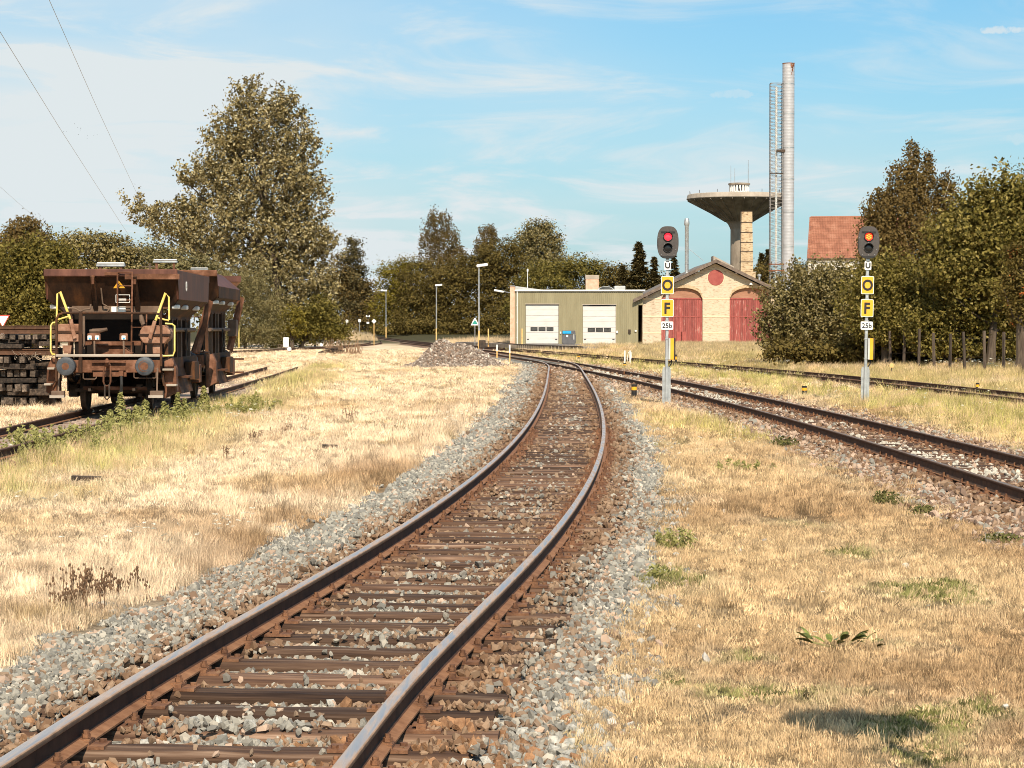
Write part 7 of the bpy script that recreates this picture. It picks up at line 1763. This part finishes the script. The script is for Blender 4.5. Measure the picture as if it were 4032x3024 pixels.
# white umbel flowers: uncountable little heads
mat_fl = leafy('white_petals', [(.72, .70, .58), (.82, .80, .70)], .25)
def flower(seed):
    g = np.random.default_rng(seed); n = 26; a = g.uniform(0, 6.28, n); d = np.sqrt(g.random(n)) * .5
    P_ = np.c_[np.cos(a) * d, np.sin(a) * d, 1 + g.normal(0, .03, n)]; Nn = np.c_[g.normal(0, .25, (n, 2)), np.ones(n)]; Nn /= np.linalg.norm(Nn, axis=1, keepdims=True)
    me_ = quads_mesh('flower', leaf_quads(P_, Nn, .3, g, .9), mat_fl); return me_
FLW = [flower(i) for i in range(3)]
def flowers(cx, cy, sx, sy, n, size, h, seed):
    g = np.random.default_rng(seed); x = cx + g.normal(0, sx, n); y = cy + g.normal(0, sy, n); s = size * g.uniform(.6, 1.3, n); z = ground_z(x, y) + h * g.uniform(.6, 1.1, n) - s
    return np.c_[x, y, z], np.c_[g.normal(0, .25, (n, 2)), g.uniform(0, 6.28, n)], np.repeat(s[:, None], 3, 1), np.ones((n, 3)), g.integers(0, 3, n)
def fp(px, py, *a):
    p = gnd(px, py); return flowers(p.x, p.y, *a)
fl = cat([fp(900, 2085, .25, .5, 22, .045, .14, 1), fp(560, 2150, .3, .4, 14, .05, .15, 2), fp(640, 2100, .3, .3, 8, .045, .14, 3), fp(1780, 1660, .5, 2.2, 60, .06, .16, 4), fp(1850, 1640, .3, 1.5, 30, .06, .16, 5), fp(760, 1640, 1.2, 3.0, 90, .06, .28, 6), fp(880, 1660, .9, 3.0, 60, .06, .22, 7), fp(3100, 1450, 2.2, 3, 60, .09, .5, 8), fp(3900, 1470, 1.6, 2, 110, .09, .45, 9), fp(2850, 1480, 2.0, 4, 60, .08, .3, 10), fp(3700, 1560, 2, 4, 60, .07, .25, 11), fp(2750, 1750, 1.0, 2.0, 60, .045, .10, 12), fp(30, 2020, .5, 1, 14, .06, .18, 13), fp(2300, 1500, .3, 4, 25, .06, .12, 14), fp(2060, 1440, 1.5, 6, 40, .09, .2, 15), fp(3800, 1640, 1.6, 2, 40, .06, .2, 16), fp(3300, 2400, .6, .5, 8, .03, .07, 17)])
tag(scatter('white_flowers', *fl[:4], fl[4], FLW), 'white yarrow flower heads dotted through the weeds and grass', 'flowers', kind='stuff')
# loose pale stones lying in the right-hand grass
g = np.random.default_rng(91)
LS_ = [stone_mesh(300 + i) for i in range(4)]
mat_ls = surf('loose_pale_stone', [(.38, .34, .30), (.58, .53, .47)], scale=3, rough=.9, rand=.2)
for s in LS_: s.materials.append(mat_ls)
for px, py, s in ((2778, 2580, .07), (2550, 2410, .06), (3235, 2245, .045), (3570, 2215, .06), (2645, 2060, .07), (2740, 2115, .06), (2900, 2060, .045), (2915, 2155, .05), (2640, 2210, .06), (2780, 2230, .05), (2350, 2700, .055), (2480, 2655, .06), (2400, 2830, .06), (1105, 2115, .06), (3010, 2110, .04), (3960, 2800, .05), (2680, 2110, .06), (2850, 2000, .05), (3120, 2580, .035), (2560, 2560, .05)):
    p = gnd(px, py); z = gz1(p.x, p.y); link('loose_stone', LS_[int(g.integers(4))], ground, (p.x, p.y, z + s * .3), tuple(g.uniform(0, 6, 3)), (s * 1.3, s * 1.3, s))
for px, py, D, L, a, lab in ((1298, 1762, 40.0, .28, .1, 'short dark timber scrap lying on the pale grass'), (341, 1882, 31.6, .42, .05, 'charred plank end lying in the left field'), (2385, 1395, 172, 1.6, .2, 'dark rail offcut in front of the paved platform')):
    p = at(px, py, D); z = gz1(p.x, D); o = link('timber_scrap', MB().box((0, 0, .03), (L, .1, .07)).mesh('timber', mat_grime, bevel=.01), None, (p.x, D, z + .03), (0, .03, a)); tag(o, lab, 'timber')
# brushwood and dark timber left of the heap
r, z0 = post_thing('brush_pile', 'pile of dark timbers and dry brush far left of the heap', 'brush pile', 1300, 178)
g = random.Random(4)
for k in range(9):
    a = Vector((g.uniform(-1.0, .3), g.uniform(-.4, .4), g.uniform(.05, .5))); MB().bar(a, a + Vector((g.uniform(.6, 1.1), g.uniform(-.3, .3), g.uniform(-.1, .45))), .13, .12).build('timber', mat_grime, r)
tw = MB()
for k in range(150):
    bx = g.uniform(-.4, 2.4); p0 = Vector((bx, g.uniform(-.5, .5), 0)); p1 = p0 + Vector((g.uniform(-.3, .3), g.uniform(-.2, .2), g.uniform(.4, 1.3))); tw.tube([p0, p0.lerp(p1, .5) + Vector((g.uniform(-.1, .1), 0, 0)), p1], [.02, .014, .006], 4)
tw.build('dry_twigs', surf('brush_brown', [(.22, .13, .075), (.36, .23, .14)], scale=4, rough=.9), r)
# tall grass and weeds in front of the shed and along the fence
tall = []
g = np.random.default_rng(64)
def tallgrass(y0, y1, x0f, x1f, n, sc, col, hmul):
    y = g.uniform(y0, y1, n); x = x0f(y) + (x1f(y) - x0f(y)) * g.random(n); c = np.array(col) * g.uniform(.7, 1.25, (n, 1)); s = sc * g.uniform(.7, 1.3, n)
    return np.c_[x, y, ground_z(x, y) - .02], np.c_[g.normal(0, .12, (n, 2)), g.uniform(-.6, .6, n)], np.c_[s, s, s * hmul * g.uniform(.6, 1.3, n)], c, g.integers(5, 8, n)
tall = cat([tallgrass(150, 226, lambda y: np.maximum(T3(y) + 3.4, np.where(y > 192, 14.2, np.where(y > 170, 9.5, 0))), lambda y: T3(y) * 0 + 26, 5200, 3.2, (.46, .36, .21), .75),
            tallgrass(100, 150, lambda y: T3(y) + 1.6, lambda y: T3(y) + 12, 3600, 2.4, (.40, .33, .15), .75),
            tallgrass(66, 102, lambda y: T3(y) + 1.2, lambda y: T3(y) + 7, 2600, 1.9, (.48, .40, .17), .8),
            tallgrass(340, 430, lambda y: T3(y) - 8, lambda y: T3(y) - 2.5, 700, 5.5, (.60, .45, .28), 1.2),
            tallgrass(250, 300, lambda y: T3(y) + 2.5, lambda y: T3(y) + 7, 700, 4.5, (.62, .47, .30), .9),
            tallgrass(197, 222, lambda y: T3(y) + 2.0, lambda y: T3(y) + 3.6, 420, 2.0, (.70, .54, .36), .6)])
tag(scatter('tall_dry_grass', *tall[:4], tall[4], TUFT), 'tall dry grass and weeds before the shed and fence', 'grass', kind='stuff')
